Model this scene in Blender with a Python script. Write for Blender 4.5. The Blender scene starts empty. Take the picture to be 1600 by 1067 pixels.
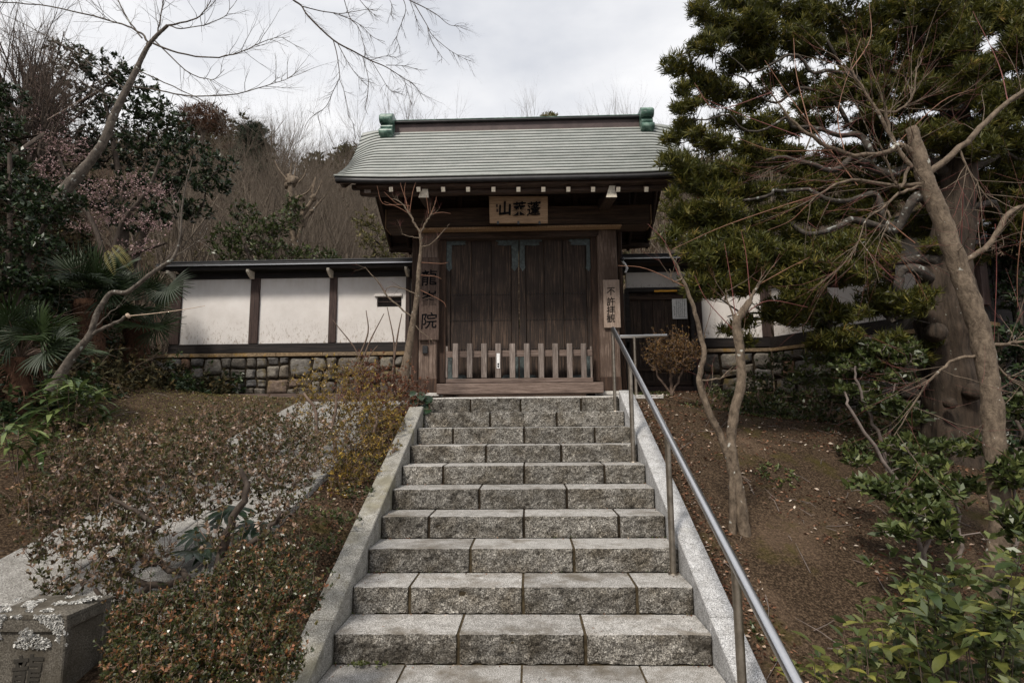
import bpy, bmesh, math, random
import numpy as np
from mathutils import Vector, Matrix, noise
from math import sin, cos, pi, radians, sqrt
from collections import defaultdict

SC = bpy.context.scene
COL = SC.collection

# ---------------------------------------------------------------- camera
F_PX, PITCH, YAW, ROLL = 890.80265, 0.13012, -0.02937, -0.00877
CAM = np.array([0.06222, 0.0, 1.35035])
_cp, _sp, _cy, _sy = cos(PITCH), sin(PITCH), cos(YAW), sin(YAW)
FWD = np.array([_sy * _cp, _cy * _cp, _sp])
_r0 = np.array([_cy, -_sy, 0.0])
_u0 = np.cross(_r0, FWD)
RIGHT = cos(ROLL) * _r0 + sin(ROLL) * _u0
UP = -sin(ROLL) * _r0 + cos(ROLL) * _u0
camd = bpy.data.cameras.new('camera')
camo = bpy.data.objects.new('camera', camd)
COL.objects.link(camo)
camd.sensor_width = 36.0
camd.lens = F_PX / 1600.0 * 36.0
camd.clip_start = 0.05
camd.clip_end = 600.0
camo.matrix_world = Matrix(((RIGHT[0], UP[0], -FWD[0], CAM[0]), (RIGHT[1], UP[1], -FWD[1], CAM[1]),
                            (RIGHT[2], UP[2], -FWD[2], CAM[2]), (0, 0, 0, 1)))
SC.camera = camo

# ---------------------------------------------------------------- world, sun, exposure
SUN_EL, SUN_AZ = 52.0, 28.0          # azimuth: degrees to the left of straight behind the camera
world = bpy.data.worlds.new('World')
SC.world = world
world.use_nodes = True
wn, wl = world.node_tree.nodes, world.node_tree.links
wn.clear()
wout = wn.new('ShaderNodeOutputWorld')
wbg = wn.new('ShaderNodeBackground')
wbg.inputs['Strength'].default_value = 0.10
sky = wn.new('ShaderNodeTexSky')
sky.sky_type = 'NISHITA'
sky.sun_disc = False
sky.sun_elevation = radians(SUN_EL)
sky.sun_rotation = radians(180 + SUN_AZ)
tc = wn.new('ShaderNodeTexCoord')
mp = wn.new('ShaderNodeMapping')
mp.inputs['Scale'].default_value = (1.0, 1.0, 2.2)
n1 = wn.new('ShaderNodeTexNoise')
n1.inputs['Scale'].default_value = 2.6
n1.inputs['Detail'].default_value = 6
n1.inputs['Roughness'].default_value = 0.5
cr = wn.new('ShaderNodeValToRGB')
cr.color_ramp.elements[0].position = 0.34
cr.color_ramp.elements[0].color = (6.1, 6.3, 6.8, 1)
cr.color_ramp.elements[1].position = 0.62
cr.color_ramp.elements[1].color = (9.3, 9.25, 9.3, 1)
n2 = wn.new('ShaderNodeTexNoise')
n2.inputs['Scale'].default_value = 3.1
n2.inputs['Detail'].default_value = 4
mr = wn.new('ShaderNodeMapRange')
mr.inputs['From Min'].default_value = 0.62
mr.inputs['From Max'].default_value = 0.74
mr.inputs['To Min'].default_value = 0.97
mr.inputs['To Max'].default_value = 0.72
mx = wn.new('ShaderNodeMix')
mx.data_type = 'RGBA'
wl.new(tc.outputs['Generated'], mp.inputs['Vector'])
wl.new(mp.outputs['Vector'], n1.inputs['Vector'])
wl.new(mp.outputs['Vector'], n2.inputs['Vector'])
wl.new(n1.outputs['Fac'], cr.inputs['Fac'])
wl.new(n2.outputs['Fac'], mr.inputs['Value'])
wl.new(mr.outputs['Result'], mx.inputs['Factor'])
wl.new(sky.outputs['Color'], mx.inputs[6])
wl.new(cr.outputs['Color'], mx.inputs[7])
wl.new(mx.outputs[2], wbg.inputs['Color'])
wl.new(wbg.outputs['Background'], wout.inputs['Surface'])

sund = bpy.data.lights.new('sun', 'SUN')
sund.energy = 3.4
sund.angle = radians(8)
sund.color = (1.0, 0.93, 0.83)
suno = bpy.data.objects.new('sun', sund)
COL.objects.link(suno)
_sd = Vector((-sin(radians(SUN_AZ)) * cos(radians(SUN_EL)), -cos(radians(SUN_AZ)) * cos(radians(SUN_EL)), sin(radians(SUN_EL))))
suno.rotation_euler = _sd.to_track_quat('Z', 'Y').to_euler()
suno.location = (0, -5, 12)
vs = SC.view_settings
vs.view_transform = 'Standard'
vs.look = 'None'
vs.exposure = 0.2
vs.gamma = 1.0
vs.use_curve_mapping = False
SC.cycles.max_bounces = 8
SC.cycles.diffuse_bounces = 4
SC.cycles.transparent_max_bounces = 8
SC.cycles.use_denoising = True


# ---------------------------------------------------------------- helpers
def ray(px, py):
    return RIGHT * (px - 800.0) / F_PX - UP * (py - 533.5) / F_PX + FWD


def P(px, py, y):
    """World point where the view through photo pixel (px, py) meets the vertical plane at distance y."""
    d = ray(px, py)
    return CAM + d * (y / d[1])


def PX(p):
    d = np.asarray(p, float) - CAM
    w = d @ FWD
    return 800 + F_PX * (d @ RIGHT) / w, 533.5 - F_PX * (d @ UP) / w


def tag(o, label=None, cat=None, group=None, kind=None):
    if label: o['label'] = label
    if cat: o['category'] = cat
    if group: o['group'] = group
    if kind: o['kind'] = kind
    return o


def empty(name, loc, label, cat, group=None):
    o = bpy.data.objects.new(name, None)
    o.empty_display_size = 0.2
    o.location = tuple(float(v) for v in loc)
    COL.objects.link(o)
    return tag(o, label, cat, group)


def link(name, me, parent=None):
    o = bpy.data.objects.new(name, me)
    COL.objects.link(o)
    if parent is not None:
        o.parent = parent
        m = Matrix.Translation(-parent.location) if parent.type == 'EMPTY' else Matrix.Identity(4)
        o.matrix_parent_inverse = m
    return o


def mesh_np(name, V, polys, mat=None, rnd=None, smooth=False):
    """V (n,3); polys: list of (m,k) int arrays."""
    me = bpy.data.meshes.new(name)
    V = np.asarray(V, np.float32)
    me.vertices.add(len(V))
    me.vertices.foreach_set('co', V.ravel())
    polys = [np.asarray(p, np.int32) for p in polys if len(p)]
    loops = np.concatenate([p.ravel() for p in polys])
    tot = np.concatenate([np.full(len(p), p.shape[1], np.int32) for p in polys])
    start = np.concatenate([[0], np.cumsum(tot)[:-1]]).astype(np.int32)
    me.loops.add(len(loops))
    me.loops.foreach_set('vertex_index', loops)
    me.polygons.add(len(tot))
    me.polygons.foreach_set('loop_start', start)
    me.polygons.foreach_set('loop_total', tot)
    if smooth:
        me.polygons.foreach_set('use_smooth', np.ones(len(tot), bool))
    if rnd is not None:
        a = me.attributes.new('rnd', 'FLOAT', 'POINT')
        a.data.foreach_set('value', np.asarray(rnd, np.float32))
    me.update(calc_edges=True)
    if mat: me.materials.append(mat)
    return me


def obj_np(name, V, polys, mat, parent=None, rnd=None, smooth=False):
    return link(name, mesh_np(name, V, polys, mat, rnd, smooth), parent)


def obj_bm(name, bm, mat, parent=None, smooth=False):
    me = bpy.data.meshes.new(name)
    bm.normal_update()
    bm.to_mesh(me)
    bm.free()
    if smooth:
        for p in me.polygons: p.use_smooth = True
    if mat: me.materials.append(mat)
    return link(name, me, parent)


def box(name, x0, x1, y0, y1, z0, z1, mat, parent=None, bev=0.006, segs=1):
    bm = bmesh.new()
    bmesh.ops.create_cube(bm, size=1.0)
    for v in bm.verts:
        v.co = Vector((x0 + (v.co.x + .5) * (x1 - x0), y0 + (v.co.y + .5) * (y1 - y0), z0 + (v.co.z + .5) * (z1 - z0)))
    if bev: bmesh.ops.bevel(bm, geom=bm.edges[:], offset=bev, segments=segs, affect='EDGES')
    return obj_bm(name, bm, mat, parent)


def hexa(name, a, b, mat, parent=None, bev=0.004):
    """Solid from two quads a (front) and b (back), four points each in the same order."""
    bm = bmesh.new()
    va = [bm.verts.new(tuple(p)) for p in a]
    vb = [bm.verts.new(tuple(p)) for p in b]
    n = len(a)
    bm.faces.new(va)
    bm.faces.new(vb[::-1])
    for i in range(n): bm.faces.new((va[(i + 1) % n], va[i], vb[i], vb[(i + 1) % n]))
    bmesh.ops.recalc_face_normals(bm, faces=bm.faces[:])
    if bev: bmesh.ops.bevel(bm, geom=bm.edges[:], offset=bev, segments=1, affect='EDGES')
    return obj_bm(name, bm, mat, parent)


def beam(name, p, q, w, h, mat, parent=None, bev=0.004, up=(0, 0, 1)):
    """Square timber from p to q, w across, h high."""
    p, q = np.array(p, float), np.array(q, float)
    d = q - p; d /= np.linalg.norm(d)
    s = np.cross(d, up); s /= np.linalg.norm(s)
    u = np.cross(s, d)
    a = [p + s * w / 2 * i + u * h / 2 * j for i, j in ((-1, -1), (1, -1), (1, 1), (-1, 1))]
    return hexa(name, a, [v + (q - p) for v in a], mat, parent, bev)


def pbox(name, px0, py0, px1, py1, y, depth, mat, parent=None, bev=0.006):
    """Box whose front face at distance y covers the given photo rectangle."""
    a, b = P(px0, (py0 + py1) / 2, y), P(px1, (py0 + py1) / 2, y)
    c, d = P((px0 + px1) / 2, py0, y), P((px0 + px1) / 2, py1, y)
    return box(name, a[0], b[0], y, y + depth, d[2], c[2], mat, parent, bev)


# ---------------------------------------------------------------- materials
def new_mat(name):
    m = bpy.data.materials.new(name)
    m.use_nodes = True
    nt = m.node_tree
    return m, nt, nt.nodes['Principled BSDF']


def ramp(nt, fac, stops, interp='LINEAR'):
    r = nt.nodes.new('ShaderNodeValToRGB')
    r.color_ramp.interpolation = interp
    e = r.color_ramp.elements
    while len(e) < len(stops): e.new(0.5)
    for i, (p, c) in enumerate(stops):
        e[i].position = p
        e[i].color = (*c, 1) if len(c) == 3 else c
    nt.links.new(fac, r.inputs['Fac'])
    return r.outputs['Color']


def noise_tex(nt, scale, detail=4, rough=.6, stretch=(1, 1, 1), dist=0, coord='Object', rot=(0, 0, 0), jitter=False):
    t = nt.nodes.new('ShaderNodeTexCoord')
    m = nt.nodes.new('ShaderNodeMapping')
    m.inputs['Scale'].default_value = stretch
    m.inputs['Rotation'].default_value = rot
    n = nt.nodes.new('ShaderNodeTexNoise')
    n.inputs['Scale'].default_value = scale
    n.inputs['Detail'].default_value = detail
    n.inputs['Roughness'].default_value = rough
    n.inputs['Distortion'].default_value = dist
    nt.links.new(t.outputs[coord], m.inputs['Vector'])
    if jitter:
        oi = nt.nodes.new('ShaderNodeObjectInfo')
        c = nt.nodes.new('ShaderNodeVectorMath'); c.operation = 'SCALE'
        c.inputs[0].default_value = (37.0, 11.0, 23.0)
        nt.links.new(oi.outputs['Random'], c.inputs['Scale'])
        nt.links.new(c.outputs['Vector'], m.inputs['Location'])
    nt.links.new(m.outputs['Vector'], n.inputs['Vector'])
    return n.outputs['Fac']


def mixc(nt, fac, a, b, mode='MIX'):
    m = nt.nodes.new('ShaderNodeMix')
    m.data_type = 'RGBA'
    m.blend_type = mode
    for s, v in ((0, fac), (6, a), (7, b)):
        if hasattr(v, 'links'): nt.links.new(v, m.inputs[s])
        else: m.inputs[s].default_value = v if s == 0 else (*v, 1)
    return m.outputs[2]


def bump(nt, bs, h, strength=.5, dist=.02, prev=None):
    b = nt.nodes.new('ShaderNodeBump')
    b.inputs['Strength'].default_value = strength
    b.inputs['Distance'].default_value = dist
    nt.links.new(h, b.inputs['Height'])
    if prev: nt.links.new(prev, b.inputs['Normal'])
    nt.links.new(b.outputs['Normal'], bs.inputs['Normal'])
    return b.outputs['Normal']


def obj_value(nt, col, lo, hi):
    """Multiply a colour by a value of its own for each object."""
    oi = nt.nodes.new('ShaderNodeObjectInfo')
    mr = nt.nodes.new('ShaderNodeMapRange')
    mr.inputs['To Min'].default_value = lo
    mr.inputs['To Max'].default_value = hi
    nt.links.new(oi.outputs['Random'], mr.inputs['Value'])
    v = nt.nodes.new('ShaderNodeVectorMath'); v.operation = 'SCALE'
    nt.links.new(col, v.inputs[0])
    nt.links.new(mr.outputs['Result'], v.inputs['Scale'])
    return v.outputs['Vector']


def granite(name, base, dark, light, stain, rough_face=False, stain_lo=.52, vary=(.85, 1.12)):
    m, nt, bs = new_mat(name)
    sp = noise_tex(nt, 130 if rough_face else 170, 2, .75)
    c = ramp(nt, sp, [(.38, dark), (.47, base), (.54, base), (.62, light)])
    big = noise_tex(nt, 2.6, 6, .68, jitter=True)
    c = mixc(nt, ramp(nt, big, [(stain_lo, (0, 0, 0)), (stain_lo + .14, (.85,) * 3)]), c, stain, 'MIX')
    mid = noise_tex(nt, 14, 5, .7)
    c = mixc(nt, 1.0, c, ramp(nt, mid, [(.3, (.66, .65, .63)), (.62, (1.08, 1.08, 1.08))]), 'MULTIPLY')
    if rough_face:
        pit = noise_tex(nt, 34, 6, .78, (1, 1, 1.25), .5)
        c = mixc(nt, 1.0, c, ramp(nt, pit, [(.36, (.32, .29, .26)), (.46, (.80, .78, .74)), (.60, (1.4, 1.38, 1.34))]), 'MULTIPLY')
        blot = noise_tex(nt, 5.5, 4, .6, jitter=True)
        c = mixc(nt, 1.0, c, ramp(nt, blot, [(.36, (.62, .58, .52)), (.56, (1.05, 1.05, 1.05))]), 'MULTIPLY')
    c = obj_value(nt, c, *vary)
    nt.links.new(c, bs.inputs['Base Color'])
    bs.inputs['Roughness'].default_value = .85
    bs.inputs['Specular IOR Level'].default_value = .25
    if rough_face:
        vo = nt.nodes.new('ShaderNodeTexVoronoi'); vo.inputs['Scale'].default_value = 42
        t_ = nt.nodes.new('ShaderNodeTexCoord'); wn_ = nt.nodes.new('ShaderNodeTexNoise'); wn_.inputs['Scale'].default_value = 25
        ad = nt.nodes.new('ShaderNodeVectorMath'); ad.operation = 'MULTIPLY_ADD'; ad.inputs[1].default_value = (.05, .05, .05)
        nt.links.new(t_.outputs['Object'], wn_.inputs['Vector']); nt.links.new(wn_.outputs['Color'], ad.inputs[0]); nt.links.new(t_.outputs['Object'], ad.inputs[2])
        nt.links.new(ad.outputs['Vector'], vo.inputs['Vector'])
        n = bump(nt, bs, vo.outputs['Distance'], 1.0, .03)
        n = bump(nt, bs, noise_tex(nt, 34, 6, .78, (1, 1, 1.25), .5), 1.0, .045, n)
        bump(nt, bs, noise_tex(nt, 170, 2, .6), .6, .004, n)
    else:
        bump(nt, bs, noise_tex(nt, 120, 3, .6), .4, .004)
    return m


def wood(name, stops, axis='z', rough=.75, scale=5, vary=(.8, 1.15), stain=None, gloss=0.3, bmp=.35):
    m, nt, bs = new_mat(name)
    st = {'z': (14, 14, .7), 'x': (.7, 14, 14), 'y': (14, .7, 14)}[axis]
    g = noise_tex(nt, scale, 7, .65, st, .4, jitter=True)
    c = ramp(nt, g, stops)
    f = noise_tex(nt, scale * 5, 3, .6, st)
    c = mixc(nt, .55, c, ramp(nt, f, [(.35, (.5, .5, .5)), (.6, (1.15, 1.15, 1.15))]), 'MULTIPLY')
    if stain:
        b = noise_tex(nt, 2.2, 5, .6, jitter=True)
        c = mixc(nt, ramp(nt, b, [(.45, (0, 0, 0)), (.65, (.8,) * 3)]), c, stain)
    c = obj_value(nt, c, *vary)
    nt.links.new(c, bs.inputs['Base Color'])
    bs.inputs['Roughness'].default_value = rough
    bs.inputs['Specular IOR Level'].default_value = gloss
    bump(nt, bs, g, bmp, .01)
    return m


def simple(name, col, rough=.7, metallic=0, var=.2, scale=20, bmp=.2, dist=.004, spec=.5):
    m, nt, bs = new_mat(name)
    n = noise_tex(nt, scale, 4, .6)
    lo, hi = tuple(v * (1 - var) for v in col), tuple(min(1, v * (1 + var)) for v in col)
    nt.links.new(ramp(nt, n, [(.3, lo), (.7, hi)]), bs.inputs['Base Color'])
    bs.inputs['Roughness'].default_value = rough
    bs.inputs['Metallic'].default_value = metallic
    bs.inputs['Specular IOR Level'].default_value = spec
    if bmp: bump(nt, bs, n, bmp, dist)
    return m


def leafmat(name, stops, rough=.5, transl=.25, spec=.4):
    m, nt, bs = new_mat(name)
    a = nt.nodes.new('ShaderNodeAttribute'); a.attribute_name = 'rnd'
    c = ramp(nt, a.outputs['Fac'], stops)
    c = obj_value(nt, c, .8, 1.2)
    nt.links.new(c, bs.inputs['Base Color'])
    bs.inputs['Roughness'].default_value = rough
    bs.inputs['Specular IOR Level'].default_value = spec
    if transl:
        tr = nt.nodes.new('ShaderNodeBsdfTranslucent')
        ms = nt.nodes.new('ShaderNodeMixShader')
        ms.inputs[0].default_value = transl
        nt.links.new(c, tr.inputs['Color'])
        nt.links.new(bs.outputs['BSDF'], ms.inputs[1])
        nt.links.new(tr.outputs['BSDF'], ms.inputs[2])
        nt.links.new(ms.outputs['Shader'], nt.nodes['Material Output'].inputs['Surface'])
    return m


def objleaf(name, lo, hi, rough=.35):
    """Large single leaves: colour differs from leaf object to leaf object."""
    m, nt, bs = new_mat(name)
    oi = nt.nodes.new('ShaderNodeObjectInfo')
    c = ramp(nt, oi.outputs['Random'], [(0, lo), (.75, tuple((a + b) / 2 for a, b in zip(lo, hi))), (1, hi)])
    n = noise_tex(nt, 30, 4, .6)
    c = mixc(nt, .6, c, ramp(nt, n, [(.35, (.65, .65, .6)), (.65, (1.15, 1.15, 1.1))]), 'MULTIPLY')
    nt.links.new(c, bs.inputs['Base Color'])
    bs.inputs['Roughness'].default_value = rough
    bump(nt, bs, noise_tex(nt, 60, 2, .5), .25, .004)
    tr = nt.nodes.new('ShaderNodeBsdfTranslucent')
    ms = nt.nodes.new('ShaderNodeMixShader'); ms.inputs[0].default_value = .2
    nt.links.new(c, tr.inputs['Color'])
    nt.links.new(bs.outputs['BSDF'], ms.inputs[1]); nt.links.new(tr.outputs['BSDF'], ms.inputs[2])
    nt.links.new(ms.outputs['Shader'], nt.nodes['Material Output'].inputs['Surface'])
    return m


def bark(name, c1, c2, spot=None, scale=18, bmp=.6, stretch=(1, 1, .35), spot_lo=.66):
    m, nt, bs = new_mat(name)
    n = noise_tex(nt, scale, 6, .7, stretch, .3)
    c = ramp(nt, n, [(.32, c1), (.66, c2)])
    if spot:
        s = noise_tex(nt, 16, 3, .5)
        c = mixc(nt, ramp(nt, s, [(spot_lo, (0, 0, 0)), (spot_lo + .04, (.85,) * 3)]), c, spot)
    nt.links.new(c, bs.inputs['Base Color'])
    bs.inputs['Roughness'].default_value = .85
    bs.inputs['Specular IOR Level'].default_value = .25
    bump(nt, bs, n, bmp, .02)
    return m


M = {}
M['stone_rough'] = granite('granite_rough', (.33, .315, .295), (.07, .065, .06), (.72, .70, .66), (.07, .06, .047), True, .54, (.78, 1.2))
M['stone_tread'] = granite('granite_tread', (.315, .305, .29), (.10, .095, .09), (.60, .58, .56), (.14, .12, .095), False, .50, (.85, 1.1))
M['curb_left'] = granite('granite_curb_weathered', (.26, .25, .225), (.10, .095, .085), (.48, .47, .44), (.20, .185, .135), False, .48, (.93, 1.07))
M['curb_right'] = granite('granite_curb_pale', (.38, .38, .38), (.14, .14, .15), (.66, .66, .67), (.36, .355, .34), False, .6, (.95, 1.05))
M['landing'] = granite('granite_landing', (.50, .48, .45), (.3, .3, .3), (.75, .73, .70), (.45, .42, .38), False, .58, (.93, 1.05))
M['ramp'] = granite('granite_ramp', (.24, .23, .215), (.07, .068, .065), (.46, .45, .43), (.17, .155, .135), False, .55, (.95, 1.05))
M['mortar'] = simple('dark_joint_earth', (.028, .021, .014), .95, 0, .5, 30, .5, .01, .1)
M['joint'] = simple('tread_joint_mortar', (.06, .046, .028), .95, 0, .5, 30, .5, .01, .1)
M['dark_wood_z'] = wood('dark_timber_upright', [(.3, (.018, .011, .008)), (.5, (.055, .031, .021)), (.72, (.12, .07, .046))], 'z')
M['dark_wood_x'] = wood('dark_timber_level', [(.3, (.015, .010, .008)), (.5, (.045, .027, .019)), (.72, (.10, .062, .042))], 'x')
M['dark_wood_y'] = wood('dark_timber_deep', [(.3, (.015, .010, .008)), (.5, (.045, .027, .019)), (.72, (.10, .062, .042))], 'y')
M['door_wood'] = wood('door_plank_timber', [(.30, (.013, .009, .007)), (.5, (.040, .026, .019)), (.66, (.115, .074, .052))], 'z', .7, 4, (.85, 1.2), (.018, .011, .009))
M['pillar_wood'] = wood('weathered_pillar_timber', [(.28, (.04, .027, .021)), (.5, (.14, .098, .077)), (.68, (.30, .23, .19))], 'z', .85, 5, (.95, 1.1), (.06, .038, .028))
M['grey_wood_z'] = wood('grey_weathered_upright', [(.30, (.07, .055, .048)), (.5, (.185, .15, .132)), (.68, (.33, .285, .26))], 'z', .85, 6, (.85, 1.15))
M['grey_wood_x'] = wood('grey_weathered_level', [(.28, (.055, .038, .032)), (.5, (.15, .108, .09)), (.72, (.26, .20, .17))], 'x', .85, 6, (.9, 1.1))
M['beam_wood'] = wood('main_beam_timber', [(.28, (.02, .013, .009)), (.5, (.055, .034, .023)), (.72, (.115, .07, .044))], 'x', .8, 3, (.95, 1.1))
M['tan_wood'] = wood('tan_timber', [(.28, (.15, .085, .045)), (.5, (.26, .16, .085)), (.72, (.36, .24, .14))], 'z', .75, 5)
M['plaque'] = wood('plaque_timber', [(.28, (.16, .10, .06)), (.5, (.27, .175, .105)), (.72, (.38, .26, .165))], 'x', .75, 5, (1, 1.05))
M['plank_sign'] = wood('sign_board_timber', [(.28, (.17, .12, .095)), (.5, (.31, .235, .19)), (.72, (.42, .34, .29))], 'z', .8, 6, (.85, 1.15))
M['old_board'] = wood('dark_sign_board_timber', [(.28, (.035, .022, .017)), (.5, (.085, .056, .044)), (.72, (.15, .105, .085))], 'z', .8, 6)
M['end_white'] = simple('whitened_timber_end', (.62, .56, .46), .8, 0, .25, 40)
M['fascia'] = simple('dark_metal_fascia', (.035, .034, .036), .5, .3, .3, 10)
M['ink'] = simple('black_ink', (.006, .006, .007), .95, 0, .2, 30, 0, .004, .05)
M['ridge_brown'] = simple('ridge_brown_sheet', (.062, .042, .040), .6, .2, .35, 6, .3, .01)
M['steel'] = simple('brushed_steel', (.62, .62, .63), .28, 1.0, .05, 60, .08, .001)
M['steel_old'] = simple('dull_steel', (.34, .30, .25), .42, 1.0, .3, 25, .25, .002)
M['black_metal'] = simple('black_metal', (.02, .02, .022), .4, .2)
M['white_plastic'] = simple('white_plastic', (.7, .7, .7), .4)
M['white_paper'] = simple('white_paper', (.80, .80, .79), .8, 0, .06)
M['yellow'] = simple('yellow_paint', (.75, .38, .04), .6)
M['black_wood'] = wood('black_stained_timber', [(.3, (.008, .007, .007)), (.5, (.018, .014, .013)), (.72, (.045, .033, .028))], 'x', .6, 4)
M['wall_post'] = wood('wall_post_timber', [(.3, (.022, .013, .012)), (.5, (.055, .034, .029)), (.72, (.10, .066, .055))], 'z', .7, 4)
M['lichen'] = leafmat('pale_lichen', [(0, (.40, .39, .36)), (1, (.74, .73, .70))], .9, 0, .1)


def copper_mat():
    m, nt, bs = new_mat('patinated_copper')
    st = noise_tex(nt, 2.0, 5, .6, (1.5, .4, .4), jitter=True)
    c = ramp(nt, st, [(.32, (.20, .22, .208)), (.5, (.25, .268, .255)), (.68, (.30, .312, .30))])
    fine = noise_tex(nt, 26, 4, .7)
    c = mixc(nt, .35, c, ramp(nt, fine, [(.35, (.72, .68, .62)), (.6, (1.08, 1.08, 1.08))]), 'MULTIPLY')
    rust = noise_tex(nt, 5, 5, .7)
    c = mixc(nt, ramp(nt, rust, [(.63, (0, 0, 0)), (.73, (.5,) * 3)]), c, (.20, .15, .105))
    c = obj_value(nt, c, .9, 1.06)
    nt.links.new(c, bs.inputs['Base Color'])
    bs.inputs['Roughness'].default_value = .55
    bs.inputs['Specular IOR Level'].default_value = .6
    bump(nt, bs, noise_tex(nt, 4, 3, .5), .15, .02)
    return m


M['copper'] = copper_mat()


def verd():
    m, nt, bs = new_mat('green_verdigris')
    n = noise_tex(nt, 9, 5, .65, (1, 1, 1))
    c = ramp(nt, n, [(.36, (.022, .055, .042)), (.5, (.060, .125, .095)), (.60, (.17, .255, .21))])
    nt.links.new(c, bs.inputs['Base Color'])
    bs.inputs['Roughness'].default_value = .38
    bump(nt, bs, n, .1, .01)
    return m


M['verdigris'] = verd()


def hinge():
    m, nt, bs = new_mat('blue_grey_copper_plate')
    n = noise_tex(nt, 22, 5, .7)
    c = ramp(nt, n, [(.3, (.018, .022, .022)), (.55, (.055, .072, .072)), (.75, (.13, .165, .16))])
    nt.links.new(c, bs.inputs['Base Color'])
    bs.inputs['Roughness'].default_value = .6
    return m


M['hinge'] = hinge()


def plaster():
    m, nt, bs = new_mat('white_plaster')
    n = noise_tex(nt, 3, 5, .6)
    c = ramp(nt, n, [(.3, (.62, .58, .55)), (.7, (.73, .695, .67))])
    t = nt.nodes.new('ShaderNodeTexCoord'); sp = nt.nodes.new('ShaderNodeSeparateXYZ')
    nt.links.new(t.outputs['Generated'], sp.inputs[0])
    # splashes of dirt near the foot, browner streaks growing towards the top
    g = ramp(nt, sp.outputs['Z'], [(0, (1, 1, 1)), (.45, (0, 0, 0))])
    d = ramp(nt, noise_tex(nt, 26, 5, .75, (1.4, 1, .6)), [(.54, (0, 0, 0)), (.61, (1, 1, 1))])
    f = mixc(nt, 1.0, g, d, 'MULTIPLY')
    c = mixc(nt, f, c, (.33, .27, .22))
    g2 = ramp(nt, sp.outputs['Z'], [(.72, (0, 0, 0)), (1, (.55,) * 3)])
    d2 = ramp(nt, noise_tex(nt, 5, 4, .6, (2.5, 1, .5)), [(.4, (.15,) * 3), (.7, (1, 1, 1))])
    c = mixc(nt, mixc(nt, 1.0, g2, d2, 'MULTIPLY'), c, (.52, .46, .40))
    nt.links.new(c, bs.inputs['Base Color'])
    bs.inputs['Roughness'].default_value = .85
    bump(nt, bs, noise_tex(nt, 40, 3, .5), .12, .004)
    return m


M['plaster'] = plaster()


def wallstone(name, cols, moss=None):
    m, nt, bs = new_mat(name)
    oi = nt.nodes.new('ShaderNodeObjectInfo')
    c = ramp(nt, oi.outputs['Random'], cols, 'LINEAR')
    n = noise_tex(nt, 22, 6, .75)
    c = mixc(nt, 1.0, c, ramp(nt, n, [(.3, (.5, .48, .46)), (.55, (1, 1, 1)), (.72, (1.6, 1.55, 1.45))]), 'MULTIPLY')
    if moss:
        b = noise_tex(nt, 3.2, 5, .65)
        c = mixc(nt, ramp(nt, b, [(.56, (0, 0, 0)), (.66, (.7,) * 3)]), c, moss)
    nt.links.new(c, bs.inputs['Base Color'])
    bs.inputs['Roughness'].default_value = .9
    bs.inputs['Specular IOR Level'].default_value = .2
    bump(nt, bs, n, .9, .025)
    return m


M['wallstone'] = wallstone('rough_wall_stone', [(0, (.08, .076, .074)), (.25, (.21, .18, .145)), (.5, (.12, .117, .118)), (.72, (.25, .225, .19)), (.9, (.16, .145, .13)), (1, (.25, .14, .085))], (.16, .115, .03))
M['cap_stone'] = wallstone('sandy_cap_stone', [(0, (.24, .19, .14)), (1, (.30, .21, .12))], (.32, .18, .02))


def ground_mat():
    m, nt, bs = new_mat('garden_earth')
    n = noise_tex(nt, 1.1, 6, .6)
    f = noise_tex(nt, 62, 6, .78)
    c = ramp(nt, f, [(.38, (.014, .008, .004)), (.5, (.056, .036, .021)), (.62, (.18, .124, .08))])
    sand = ramp(nt, n, [(.52, (0, 0, 0)), (.68, (.6,) * 3)])
    c = mixc(nt, sand, c, mixc(nt, 1.0, (.20, .135, .09), ramp(nt, f, [(.3, (.5, .5, .5)), (.7, (1.2, 1.2, 1.2))]), 'MULTIPLY'))
    ms = ramp(nt, noise_tex(nt, 2.3, 6, .7), [(.55, (0, 0, 0)), (.68, (.75,) * 3)])
    c = mixc(nt, ms, c, (.075, .062, .014))
    nt.links.new(c, bs.inputs['Base Color'])
    bs.inputs['Roughness'].default_value = .95
    bs.inputs['Specular IOR Level'].default_value = .15
    nn = bump(nt, bs, noise_tex(nt, 9, 6, .75), .8, .06)
    bump(nt, bs, f, .9, .02, nn)
    return m


M['ground'] = ground_mat()


def hill_mat():
    m, nt, bs = new_mat('wooded_hill_floor')
    n = noise_tex(nt, .9, 8, .75)
    c = ramp(nt, n, [(.3, (.022, .014, .011)), (.5, (.075, .05, .038)), (.68, (.13, .095, .07))])
    g = noise_tex(nt, .22, 4, .6)
    c = mixc(nt, ramp(nt, g, [(.55, (0, 0, 0)), (.65, (.7,) * 3)]), c, (.07, .07, .022))
    nt.links.new(c, bs.inputs['Base Color'])
    bs.inputs['Roughness'].default_value = 1
    bs.inputs['Specular IOR Level'].default_value = 0
    bump(nt, bs, n, 1, .6)
    return m


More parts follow.
